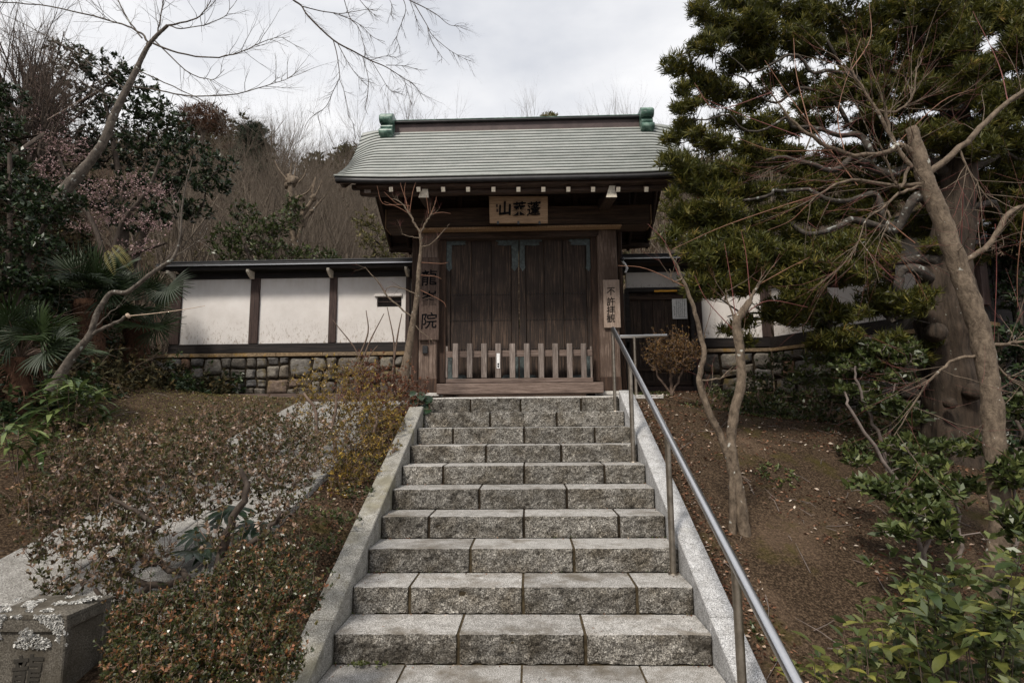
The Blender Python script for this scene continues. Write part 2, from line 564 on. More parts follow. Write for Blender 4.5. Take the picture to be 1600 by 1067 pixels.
M['hill'] = hill_mat()
M['bark_pale'] = bark('pale_grey_bark', (.040, .032, .026), (.155, .13, .108), (.42, .43, .39), 26, .8, (1, 1, .6), .64)
M['bark_tan'] = bark('tan_bark', (.055, .040, .028), (.205, .158, .115), (.50, .50, .45), 26, .8, (1, 1, .6), .68)
M['bark_dark'] = bark('dark_branch_bark', (.028, .02, .016), (.09, .07, .056), None)
M['bark_old'] = bark('old_fissured_bark', (.012, .009, .006), (.065, .046, .033), (.22, .22, .19), 12, 1.0, (1.6, 1.6, .2), .70)
M['bark_twisty'] = bark('lichened_grey_bark', (.020, .016, .013), (.085, .072, .06), (.26, .27, .25), 14, .9, (1, 1, 1), .62)
M['bark_far'] = bark('far_branch_bark', (.065, .048, .036), (.18, .145, .11), None)
M['twig_brown'] = simple('brown_twig', (.13, .088, .065), .8, 0, .4)
M['twig_grey'] = simple('grey_twig', (.15, .12, .105), .8, 0, .35)
M['twig_red'] = simple('red_twig', (.15, .042, .034), .6, 0, .4)
M['twig_orange'] = simple('orange_twig', (.20, .09, .05), .6, 0, .35)
M['twig_pale'] = simple('pale_twig', (.40, .30, .22), .7, 0, .3)
M['fibre'] = bark('palm_fibre', (.03, .014, .008), (.13, .065, .038), None, 30, 1, (1, 1, .5))
M['lf_pine'] = leafmat('podocarp_leaf', [(0, (.018, .024, .006)), (.38, (.066, .073, .015)), (.7, (.155, .148, .030)), (.93, (.31, .25, .06)), (1, (.28, .15, .06))], .5, .28, .28)
M['lf_dark'] = leafmat('dark_camellia_leaf', [(0, (.008, .015, .007)), (.5, (.022, .040, .015)), (.88, (.055, .08, .026)), (1, (.11, .14, .06))], .38, .1, .4)
M['lf_mid'] = leafmat('mid_green_leaf', [(0, (.022, .034, .011)), (.55, (.060, .080, .024)), (1, (.16, .175, .055))], .38, .2)
M['lf_azalea'] = leafmat('azalea_leaf', [(0, (.020, .022, .008)), (.3, (.065, .070, .022)), (.52, (.115, .10, .038)), (.68, (.22, .125, .062)), (.80, (.34, .22, .155)), (.95, (.56, .44, .37))], .38, .2, .45)
M['lf_azalea_red'] = leafmat('reddish_azalea_leaf', [(0, (.06, .022, .012)), (.5, (.14, .045, .022)), (.85, (.22, .085, .03)), (1, (.30, .16, .05))], .5, .2)
M['lf_azalea_yel'] = leafmat('yellowing_azalea_leaf', [(0, (.04, .038, .010)), (.4, (.12, .09, .018)), (.7, (.28, .17, .03)), (1, (.46, .36, .08))], .4, .25)
M['lf_topiary'] = leafmat('rusty_topiary_leaf', [(0, (.05, .035, .012)), (.4, (.14, .085, .03)), (.75, (.26, .13, .045)), (1, (.34, .26, .08))], .5, .25)
M['lf_fg'] = leafmat('azalea_green_leaf', [(0, (.014, .022, .007)), (.4, (.045, .056, .016)), (.66, (.10, .085, .028)), (.8, (.24, .085, .035)), (.92, (.34, .20, .12)), (1, (.50, .32, .20))], .32, .2, .6)
M['lf_litter'] = leafmat('fallen_leaf', [(0, (.05, .022, .014)), (.5, (.12, .055, .032)), (.8, (.26, .14, .085)), (1, (.62, .55, .46))], .9, 0, .1)
M['lf_dead'] = leafmat('withered_leaf', [(0, (.015, .014, .007)), (.5, (.045, .040, .017)), (.85, (.11, .075, .03)), (1, (.19, .14, .06))], .8, .1, .2)
M['lf_bamboo'] = leafmat('olive_bush_leaf', [(0, (.05, .05, .014)), (.5, (.13, .12, .035)), (1, (.28, .22, .08))], .6, .2)
M['lf_autumn'] = leafmat('rusty_bush_leaf', [(0, (.11, .05, .018)), (.5, (.25, .11, .035)), (1, (.34, .20, .06))], .6, .2)
M['petal'] = leafmat('pale_pink_petal', [(0, (.26, .16, .16)), (.6, (.42, .28, .28)), (1, (.60, .46, .45))], .7, .2, .2)
M['conifer'] = leafmat('conifer_needles', [(0, (.008, .014, .009)), (1, (.035, .05, .028))], .7, .1, .2)
M['big_leaf'] = objleaf('glossy_shrub_leaf', (.028, .050, .016), (.26, .25, .06))
M['droop_leaf'] = objleaf('drooping_leaf', (.030, .060, .018), (.20, .25, .085))
M['fan_leaf'] = objleaf('fan_palm_leaf', (.012, .026, .008), (.040, .066, .018), .55)
M['fatsia'] = objleaf('dark_lobed_leaf', (.012, .030, .012), (.03, .06, .028), .3)


# ---------------------------------------------------------------- branching and leaves
class Tubes:
    def __init__(s): s.g = defaultdict(list)

    def add(s, pts, rad, sides=4):
        s.g[(len(pts), sides)].append((np.asarray(pts, float), np.asarray(rad, float)))

    def data(s):
        Vs, Fs, off = [], [], 0
        for (n, k), L in s.g.items():
            Pn = np.array([a for a, _ in L]); R = np.array([b for _, b in L])
            t = np.gradient(Pn, axis=1)
            t /= np.linalg.norm(t, axis=2, keepdims=True) + 1e-9
            m = t.mean(axis=1)
            ref = np.where(np.abs(m[:, 2:3]) < .8 * np.linalg.norm(m, axis=1, keepdims=True), np.array([[0, 0, 1.]]), np.array([[1., 0.1, 0]]))
            a = np.cross(t, ref[:, None, :]); a /= np.linalg.norm(a, axis=2, keepdims=True) + 1e-9
            b = np.cross(t, a)
            ang = np.arange(k) * 2 * pi / k
            V = Pn[:, :, None, :] + R[:, :, None, None] * (a[:, :, None, :] * np.cos(ang)[None, None, :, None] + b[:, :, None, :] * np.sin(ang)[None, None, :, None])
            c = len(L)
            idx = np.arange(c * n * k).reshape(c, n, k) + off
            f = np.stack([idx[:, :-1], np.roll(idx[:, :-1], -1, 2), np.roll(idx[:, 1:], -1, 2), idx[:, 1:]], -1).reshape(-1, 4)
            Vs.append(V.reshape(-1, 3)); Fs.append(f); off += c * n * k
        return np.concatenate(Vs), [np.concatenate(Fs)]

    def build(s, name, mat, parent=None, smooth=True):
        if not s.g: return None
        V, F = s.data()
        o = obj_np(name, V, F, mat, parent, None, smooth)
        if name in ('twigs', 'branches', 'stems', 'limbs', 'stalks', 'leaf_stalks') and sum(len(v) for v in s.g.values()) > 1: o['kind'] = 'stuff'
        return o


def unit(v):
    v = np.asarray(v, float)
    return v / (np.linalg.norm(v, axis=-1, keepdims=True) + 1e-12)


def smooth_path(pts, rad, sub=3):
    """Catmull-Rom through the points."""
    p = np.asarray(pts, float); r = np.asarray(rad, float)
    q = np.vstack([2 * p[0] - p[1], p, 2 * p[-1] - p[-2]])
    out, ro = [], []
    for i in range(len(p) - 1):
        for s in range(sub):
            t = s / sub
            a, b, c, d = q[i], q[i + 1], q[i + 2], q[i + 3]
            out.append(.5 * (2 * b + (c - a) * t + (2 * a - 5 * b + 4 * c - d) * t * t + (3 * b - a - 3 * c + d) * t ** 3))
            ro.append(r[i] * (1 - t) + r[i + 1] * t)
    out.append(p[-1]); ro.append(r[-1])
    return np.array(out), np.array(ro)


def pix_path(pts, y, rpx, sub=3):
    """pts: (px, py[, dy]) at distance y; rpx: radii in photo pixels."""
    w = np.array([P(q[0], q[1], y + (q[2] if len(q) > 2 else 0)) for q in pts])
    r = np.interp(np.linspace(0, 1, len(pts)), np.linspace(0, 1, len(rpx)), rpx) * y / F_PX
    return smooth_path(w, r, sub)


def grow(T, p, d, L, r, lev, rng, kids=(3, 5), spread=.7, curl=.14, up=.05, nseg=5, tips=None, sides=4, TT=None, split=1, ratio=(.45, .75)):
    p = np.array(p, float); d = unit(d)
    pts, rad, dirs = [p], [r], [d]
    for i in range(nseg):
        d = unit(d + rng.normal(0, curl, 3) + np.array([0, 0, up]))
        p = p + d * L / nseg
        pts.append(p); dirs.append(d); rad.append(r * (1 - .68 * (i + 1) / nseg))
    (TT if (TT is not None and lev < split) else T).add(pts, rad, sides if lev > 0 else 3)
    if lev > 0:
        for k in range(rng.integers(kids[0], kids[1] + 1)):
            f = rng.uniform(.25, 1.0) * nseg
            i = min(int(f), nseg - 1); t = f - i
            q = pts[i] * (1 - t) + pts[i + 1] * t
            dd = unit(dirs[i] + rng.normal(0, spread, 3))
            rr = (rad[i] * (1 - t) + rad[i + 1] * t) * .62
            grow(T, q, dd, L * rng.uniform(*ratio), rr, lev - 1, rng, kids, spread, curl, up, max(3, nseg - 1), tips, sides, TT, split, ratio)
    elif tips is not None:
        tips.append((p, d))


def colonize(nodes, targets, T, r_end, rng, k=.35, wiggle=.06, sides=3, origin=None, maxn=60000):
    """Join every target to the nearest node already there by a bent twig."""
    nodes = [np.asarray(n, float) for n in nodes]
    N = np.zeros((len(nodes) + 3 * len(targets) + 5, 3)); R = np.zeros(len(N))
    N[:len(nodes)] = nodes; c = len(nodes)
    o = nodes[0] if origin is None else origin
    order = np.argsort(np.linalg.norm(targets - o, axis=1))
    dirs = np.zeros((len(targets), 3))
    for j in order:
        t = targets[j]
        dd = np.linalg.norm(N[:c] - t, axis=1)
        i = int(np.argmin(dd)); a = N[i]; L = dd[i]
        if L < 1e-4: L = 1e-4
        w = rng.normal(0, wiggle * L * 2, (2, 3)); w[:, 2] -= .0
        m1 = a + (t - a) * .35 + w[0]; m2 = a + (t - a) * .7 + w[1]
        T.add([a, m1, m2, t], [r_end * (1 + k * L * 12), r_end * (1 + k * L * 7), r_end * 1.15, r_end * .6], sides)
        N[c] = m1; N[c + 1] = m2; N[c + 2] = t; c += 3
        dirs[j] = unit(t - m2)
    return dirs


def leaf_quads(B, D, L, W, rng, fold=.2):
    n = len(B)
    N0 = unit(rng.normal(0, 1, (n, 3)) + np.array([0, 0, 1.2]))
    S = unit(np.cross(D, N0)); N = np.cross(S, D)
    L = np.broadcast_to(L, n)[:, None]; W = np.broadcast_to(W, n)[:, None]
    tip = B + D * L; mid = B + D * L * .5
    V = np.stack([B, mid + S * W / 2 + N * W * fold, tip, mid - S * W / 2 + N * W * fold], 1).reshape(-1, 3)
    F = np.arange(4 * n).reshape(n, 4)
    return V, F


def rosettes(C, U, k, L, W, rng, open_=.9, crnd=None, jitter=.25, leafsp=.0):
    """k leaves around every centre C pointing about U. Returns V, F, rnd."""
    n = len(C)
    C = np.repeat(C, k, 0); U2 = np.repeat(unit(U), k, 0)
    R = rng.normal(0, 1, (n * k, 3)); R -= U2 * (R * U2).sum(1, keepdims=True); R = unit(R)
    D = unit(U2 * rng.uniform(.15, 1.3, (n * k, 1)) + R * open_)
    B = C - U2 * rng.uniform(0, 1, (n * k, 1)) * leafsp
    l = L * rng.uniform(1 - jitter, 1 + jitter, n * k)
    V, F = leaf_quads(B, D, l, W * rng.uniform(.75, 1.2, n * k), rng)
    cr = rng.uniform(0, 1, n) if crnd is None else crnd
    r = np.clip(np.repeat(cr, k) * .65 + rng.uniform(0, .35, n * k), 0, 1)
    return V, F, np.repeat(r, 4)


def foliage(name, V, F, rnd, mat, parent, label=None):
    o = obj_np(name, V, [F], mat, parent, rnd)
    o['kind'] = 'stuff'
    return o


def big_leaf_mesh(name, L, W, droop=.15, cup=.18, mat=None, n=5, wav=0):
    """One broad leaf: n cross sections, midrib, drooping tip; along +Y, up +Z."""
    V, F = [], []
    for i in range(n + 1):
        t = i / n
        w = W / 2 * (sin(pi * t) ** .75) if 0 < i < n else (W * .04 if i == 0 else 0.0005)
        y = L * t; z = -droop * L * t * t + .06 * L * t
        V += [(-w, y, z + w * cup + wav * sin(t * 14) * W), (0, y, z), (w, y, z + w * cup - wav * sin(t * 14 + 1) * W)]
    for i in range(n):
        a = 3 * i
        F += [(a, a + 1, a + 4, a + 3), (a + 1, a + 2, a + 5, a + 4)]
    return mesh_np(name, V, [np.array(F)], mat, None, True)


def place(me, name, p, d, up, s, parent):
    """Leaf object at p pointing along d."""
    o = link(name, me, parent)
    d = Vector(d).normalized(); u = Vector(up)
    x = d.cross(u)
    if x.length < 1e-3: x = d.cross(Vector((1, 0, .1)))
    x.normalize(); z = x.cross(d)
    m = Matrix(((x.x, d.x, z.x, p[0]), (x.y, d.y, z.y, p[1]), (x.z, d.z, z.z, p[2]), (0, 0, 0, 1)))
    o.matrix_basis = m @ Matrix.Diagonal((s, s, s, 1))
    return o

# ================================================================ stairs geometry
TR, RI, D0, W2 = 0.33288, 0.1547, 3.32756, 1.05
LOW = -2 * RI                                      # paving at the foot of the steps
Y10 = D0 + 9 * TR                                  # front of the top step
Z10 = 10 * RI
ZG = P(805, 615.5, 7.9)[2]                         # foot of the gate
YW = 9.3                                           # front face of the garden walls


def nose(y): return RI * ((y - D0) / TR + 1)


def sst(a, b, v):
    t = min(1, max(0, (v - a) / (b - a)))
    return t * t * (3 - 2 * t)


RT_TOP = P(430, 632, 7.5)[2]


def zramp(y): return RT_TOP - .24 * (7.5 - y)


WBR = P(1150, 606, YW)[2]
WBL = P(450, 616, YW)[2]


def gz(x, y):
    """Ground height."""
    n = max(LOW, min(nose(y), Z10)) - .07
    if x >= 0:
        z = n
        z += (WBR - Z10 - .02) * sst(6.6, 9.2, y)
        dr = min(.62, .115 * max(0, x - 1.25)) * (1 - sst(7.2, 9.0, y))
        z -= dr * sst(2.2, 4.5, y)
        z += .05 * noise.noise(Vector((x * 1.3, y * 1.3, 0))) * sst(1.25, 2.0, x)
        if 1.2 < x < 1.8 and y > Y10 + .26: z = max(z, Z10 + .004)
    else:
        zr = max(zramp(y), LOW + .1) + .012
        zr += (WBL - zramp(9.2)) * sst(7.6, 9.1, y)
        t = sst(1.2, 1.62, -x)
        z = n * (1 - t) + (zr - .05) * t
        if x < -3.0: z += .22 * (-3.0 - x) * (1 - sst(6.6, 8.9, y)) + .05 * noise.noise(Vector((x * 1.5, y * 1.5, 3)))
        bx = -x - (5.3 + .36 * max(0, y - 6))
        if bx > 0: z += 1.9 * bx - .5 * min(bx, .5)
        z = min(z, 4.5 + .5 * max(0, -x - 6.8))
    if y > 10.2:
        h = 1.7 + float(np.interp(x / y, [-.8, -.62, -.52, -.43, -.30, -.1, .1, .27, .5], [29, 30, 31, 24.5, 27, 26, 26, 26, 25])) * sst(13, 64, y) + 1.2 * noise.noise(Vector((x * .11, y * .11, 9))) * sst(12, 30, y)
        t = sst(10.2, 13.5, y)
        z = z * (1 - t) + h * t
    return z


def build_ground():
    xs = sorted(set([round(v, 3) for v in list(np.linspace(-110, -12, 28)) + list(np.arange(-12, -1.25, .16)) + [-1.215, -1.19, 0, 1.19, 1.215] + list(np.arange(1.3, 7, .14)) + list(np.linspace(7, 110, 34))]))
    ys = sorted(set([round(v, 3) for v in list(np.linspace(-20, -1, 8)) + list(np.arange(-1, 11, .14)) + list(np.arange(11, 20, .6)) + list(np.linspace(20, 130, 50))]))
    V = []
    for y in ys:
        for x in xs:
            z = gz(x, y)
            if abs(x) < 1.2: z = max(LOW - .12, min(nose(y) - .42, Z10 - .3)) if y < 8 else Z10 - .3 + (z - Z10 + .3) * sst(8, 10, y)
            V.append((x, y, z))
    nx, ny = len(xs), len(ys)
    near, far = [], []
    for j in range(ny - 1):
        for i in range(nx - 1):
            a = j * nx + i
            (far if ys[j] >= 10.6 else near).append((a, a + 1, a + nx + 1, a + nx))
    me = mesh_np('ground', V, [np.array(near), np.array(far)], M['ground'], None, True)
    me.materials.append(M['hill'])
    mi = np.zeros(len(near) + len(far), np.int32); mi[len(near):] = 1
    me.polygons.foreach_set('material_index', mi)
    tag(link('ground', me), kind='structure')


build_ground()


def nz3(v, s, seed): return noise.noise(Vector((v[0] * s + seed * 7.1, v[1] * s + seed * 3.3, v[2] * s)))


def rough_block(name, x0, x1, y0, y1, z0, z1, seed, parent, mats, g=.02, amp=.020, chip=.012):
    """Split-faced stone: hewn front, dressed top."""
    nx = max(3, int((x1 - x0) / g)); nz = max(3, int((z1 - z0) / g))
    V = []
    for j in range(nz + 1):
        for i in range(nx + 1):
            x = x0 + (x1 - x0) * i / nx; z = z0 + (z1 - z0) * j / nz
            e = min(i / nx * (x1 - x0), (1 - i / nx) * (x1 - x0), (1 - j / nz) * (z1 - z0) * 1.0, .03) / .03
            v = (x, y0, z)
            d = amp * (nz3(v, 13, seed) * .9 + nz3(v, 32, seed) * .7 + nz3(v, 62, seed) * .45) - amp * .2
            y = y0 - d * (.25 + .75 * e) + (1 - e) * chip * .7
            if j == nz: y = y0 + .005 * (1 + nz3(v, 25, seed)) + .011 * max(0, nz3(v, 9, seed + 3) - .1) + .006 * max(0, nz3(v, 45, seed))
            if i in (0, nx): x += (.003 if i == 0 else -.003) * (1 + nz3(v, 20, seed))
            V.append((x, y, z - (chip * .25 if j == nz and (i in (0, nx)) else 0) + ((.003 * nz3(v, 16, seed) - .008 * max(0, nz3(v, 9, seed + 3) - .1)) if j == nz else 0)))
    F = [(j * (nx + 1) + i, j * (nx + 1) + i + 1, (j + 1) * (nx + 1) + i + 1, (j + 1) * (nx + 1) + i) for j in range(nz) for i in range(nx)]
    c = len(V)
    for yy, dz in ((y0 + .02, .001), (y1, 0)):
        for i in range(nx + 1):
            x = x0 + (x1 - x0) * i / nx
            V.append((x, yy, z1 + dz + .0015 * noise.noise(Vector((x * 9, yy * 9, seed)))))
    top = []
    r0 = nz * (nx + 1)
    for i in range(nx):
        top.append((r0 + i, r0 + i + 1, c + i + 1, c + i))
        top.append((c + i, c + i + 1, c + nx + 2 + i, c + nx + 1 + i))
    k = len(V)
    V += [(x0, y1, z0), (x1, y1, z0)]
    me = bpy.data.meshes.new(name)
    left = [j * (nx + 1) for j in range(nz + 1)][::1]
    lf = [k] + left[:1] + left[1:] + [c, c + nx + 1]
    rt = [j * (nx + 1) + nx for j in range(nz + 1)]
    rf = [k + 1, c + 2 * nx + 1, c + nx] + rt[::-1]
    allF = F + top + [lf, rf]
    me.from_pydata(V, [], allF)
    for m in mats: me.materials.append(m)
    mi = [0] * len(F) + [1] * len(top) + [0, 0]
    me.polygons.foreach_set('material_index', mi)
    me.polygons.foreach_set('use_smooth', [True] * len(F) + [False] * (len(top) + 2))
    me.update()
    return link(name, me, parent)


def build_stairs():
    root = tag(bpy.data.objects.new('stone_stairs', None), kind='structure')
    root.location = (0, D0, 0); COL.objects.link(root)
    joints = {0: (612, 813.7, 1017.5), 1: (715, 915), 2: (639, 817, 996), 3: (734.6, 897), 4: (669.5, 818.5, 967.6), 5: (748.7, 886), 6: (692, 819, 945),
              7: (759, 877), 8: (707.6, 819, 929.7), 9: (765.7, 870), 10: (735, 813.5, 908), -1: (640, 900)}
    ypx = {0: 1046, 1: 1015, 2: 937, 3: 875, 4: 823, 5: 779, 6: 741, 7: 709, 8: 680, 9: 655, 10: 632, -1: 1100}
    for k in range(-1, 11):
        y = D0 + (k - 1) * TR
        js = [P(p, ypx[k], y)[0] for p in joints[k]]
        xs = [-W2 + .008] + js + [W2 - .008]
        for n in range(len(xs) - 1):
            gp = .008 if k > 0 else .006
            rough_block('step_stone', xs[n] + gp * (n > 0), xs[n + 1] - gp * (n < len(xs) - 2), y, y + TR - .006, k * RI - RI + .004, k * RI, k * 5 + n,
                        root, (M['stone_rough'], M['stone_tread']), g=.016 if k < 5 else .022)
        # bedding mortar seen in the joints
        box('joint_bed', -W2 + .004, W2 - .004, y + .022, y + TR + .02, k * RI - RI - .1, k * RI - .006, M['mortar'] if k > 3 else M['joint'], root, 0)
    # sloping side stones
    def edge_y(px, py, x, up):
        lo, hi = 0.5, 8.0
        for _ in range(50):
            m = (lo + hi) / 2
            if PX((x, m, nose(m) + up))[1] > py: lo = m
            else: hi = m
        return (lo + hi) / 2
    up = .065
    for side, jl, ytop in ((-1, (668.5, 735, 829, 967), Y10 - TR + .01), (1, (665.5, 730.5, 823, 962.5), Y10 + .03)):
        ys = [ytop] + [edge_y(0, j, side * W2, up) for j in jl] + [edge_y(0, 967, W2, up) - .68 * (i + 1) for i in range(1)]
        ys[-1] = min(ys[-1], ys[-2] - .5)
        ys += [2.2]
        if ys[-1] > ys[-2]: ys.pop()
        for a, b in zip(ys[1:], ys[:-1]):
            a += .003; b -= .003
            x0, x1 = side * W2, side * (W2 + .148)
            q = [(x0, a, nose(a) - .3), (x1, a, nose(a) - .3), (x1, a, nose(a) + up), (x0, a, nose(a) + up)]
            r = [(x0, b, nose(b) - .3), (x1, b, nose(b) - .3), (x1, b, nose(b) + up), (x0, b, nose(b) + up)]
            hexa('curb_stone', q, r, M['curb_left'] if side < 0 else M['curb_right'], root, .006)
    # landing paved before the gate, falling gently towards the steps
    xs = [-W2 + .01] + [P(p, 619, Y10 + .3)[0] for p in (700, 779, 848)] + [W2, 1.62]
    for n in range(len(xs) - 1):
        a, b = xs[n] + .004, xs[n + 1] - .004
        y0, y1 = Y10 + .05, 8.9
        if n > 3: y0 = Y10 + .35
        z0 = Z10 + .012 if n <= 3 else Z10 + .035
        zz = ZG
        th = .12 if n <= 3 else .045
        q = [(a, y0, z0 - th), (b, y0, z0 - th), (b, y0, z0), (a, y0, z0)]
        r = [(a, y1, zz - th), (b, y1, zz - th), (b, y1, zz), (a, y1, zz)]
        hexa('landing_slab', q, r, M['landing'], root, .004)
    for n, (a, b) in enumerate(((W2 + .16, 1.62),)):
        rough_block('landing_face_stone', a, b, Y10 + .38, Y10 + .6, Z10 - .30, Z10 - .012, 90 + n, root, (M['stone_rough'], M['stone_rough']), g=.03)
    # paving at the foot of the steps
    rng = random.Random(4)
    x = -3.2
    row = 0
    y = 2.55
    while y > -3:
        x = -3.4 + (row % 2) * .35
        while x < 3.2:
            w = rng.uniform(.62, .9)
            box('paving_slab', x, x + w - .012, y - .6, y - .012, LOW - .1, LOW + .002, M['stone_tread'], root, .004)
            x += w
        y -= .6; row += 1


build_stairs()


def build_ramp():
    root = tag(bpy.data.objects.new('side_path', None), kind='structure')
    root.location = (-2.3, 5, zramp(5)); COL.objects.link(root)
    ya = 2.78; i = 0
    rng = random.Random(2)
    while ya < 7.4:
        yb = min(ya + .92, 7.6)
        xs = [-3.04, -2.3 + (.12 if i % 2 else -.16), -1.62]
        for a, b in zip(xs[:-1], xs[1:]):
            a += .006; b -= .006
            j = rng.uniform(-.004, .004)
            q = [(a, ya + .006, zramp(ya) - .1), (b, ya + .006, zramp(ya) - .1), (b, ya + .006, zramp(ya) + .015 + j), (a, ya + .006, zramp(ya) + .015)]
            r = [(a, yb - .006, zramp(yb) - .1), (b, yb - .006, zramp(yb) - .1), (b, yb - .006, zramp(yb) + .015 + j), (a, yb - .006, zramp(yb) + .015)]
            hexa('path_slab', q, r, M['ramp'], root, .006)
        ya = yb; i += 1
    for a, b in ((-3.04, -2.2), (-2.2, -1.5)):
        box('path_slab', a + .005, b - .005, 7.6, 8.3, zramp(7.6) - .1, zramp(7.6) + .012, M['ramp'], root, .006)


build_ramp()


# ================================================================ garden walls on stone bases
def wall_stones(root, f, u0, u1, z0, z1, rows, wmean, rng, dep=.035):
    """Irregular masonry: the face is split again and again, then the joints are warped.
    f(u, z, d) -> world point, d = distance proud of the face."""
    rects = []

    def split(a, b, c, d):
        w, h = b - a, d - c
        if w > wmean * 1.55 or (w > wmean * 1.0 and w > h * 1.5):
            m = a + w * rng.uniform(.38, .62); split(a, m, c, d); split(m, b, c, d)
        elif h > .36 or (h > .27 and rng.random() < .3):
            m = c + h * rng.uniform(.36, .64); split(a, b, c, m); split(a, b, m, d)
        else: rects.append((a, b, c, d))
    u = u0
    while u < u1 - .01:
        w = min(u1 - u, rng.uniform(.5, .9))
        if u1 - u - w < .3: w = u1 - u
        split(u, u + w, z0, z1); u += w

    def warp(u, z):
        e = min(1, (z1 - z) / .08) if z < z1 else 0
        k = min(1, (u - u0) / .1, (u1 - u) / .1) if u0 < u < u1 else 0
        return u + .030 * k * noise.noise(Vector((u * 5, z * 6, 2))), z + .030 * max(0, e) * noise.noise(Vector((u * 5, z * 6, 7)))
    for (a, b, c, d) in rects:
        n = 7; V = []; s = rng.uniform(0, 50); g = .0055
        tilt = rng.uniform(-.018, .018); tilt2 = rng.uniform(-.015, .015); dd = dep * rng.uniform(.6, 1.3)
        for j in range(n + 1):
            for i in range(n + 1):
                p, q = i / n, j / n
                uu, zz = warp(a + (b - a) * p, c + (d - c) * q)
                uu += g * (1 - 2 * p); zz += g * (1 - 2 * q)
                rc = .012 * (abs(2 * p - 1) ** 6) * (abs(2 * q - 1) ** 6)
                uu += rc * (1 if p < .5 else -1); zz += rc * (1 if q < .5 else -1)
                e = min(p, 1 - p, q, 1 - q) * 2
                dpt = dd * min(1, e * 3) ** .5 + (tilt * (2 * p - 1) + tilt2 * (2 * q - 1) + .030 * noise.noise(Vector((uu * 8 + s, zz * 8, s))) + .016 * noise.noise(Vector((uu * 20 + s, zz * 20, s)))) * (1 if e > 0 else 0)
                if e == 0: dpt = -.05
                V.append(f(uu, zz, dpt))
        F = [(j * (n + 1) + i, j * (n + 1) + i + 1, (j + 1) * (n + 1) + i + 1, (j + 1) * (n + 1) + i) for j in range(n) for i in range(n)]
        obj_np('stone', V, [np.array(F)], M['wallstone'], root, None, False)


def flatf(y):
    return lambda u, z, d: (u, y - d, z)


def zof(py, y, px=800): return P(px, py, y)[2]


def xof(px, y, py=500): return P(px, py, y)[0]


ZT = lambda px, py: P(px, py, YW)[2]
# ---- left wall
XL0, XL1 = xof(232, YW, 590), xof(651, YW, 590)
zb1 = ZT(450, 557); zb0 = WBL - .02
r = empty('stone_base_wall', ((XL0 + XL1) / 2, YW, zb0), 'low rough stone wall with yellow moss under the left white garden wall', 'stone wall')
box('core', XL0, XL1, YW + .02, YW + .5, zb0 - .3, zb1, M['mortar'], r, 0)
wall_stones(r, flatf(YW), XL0, XL1, zb0, zb1 - .003, 3, .33, random.Random(11))
ux = XL0
rg = random.Random(5)
while ux < XL1 - .1:
    w = rg.uniform(.5, .8)
    box('cap_stone', ux, min(ux + w, XL1) - .006, YW - .035, YW + .48, zb1, zb1 + .06, M['cap_stone'], r, .006)
    ux += w
box('mossy_kerb', XL0 + .1, XL1 - .3, YW - .32, YW - .16, zb0 - .1, zb0 + .02, M['grey_wood_x'], r, .02, 2)
zw0 = zb1 + .062


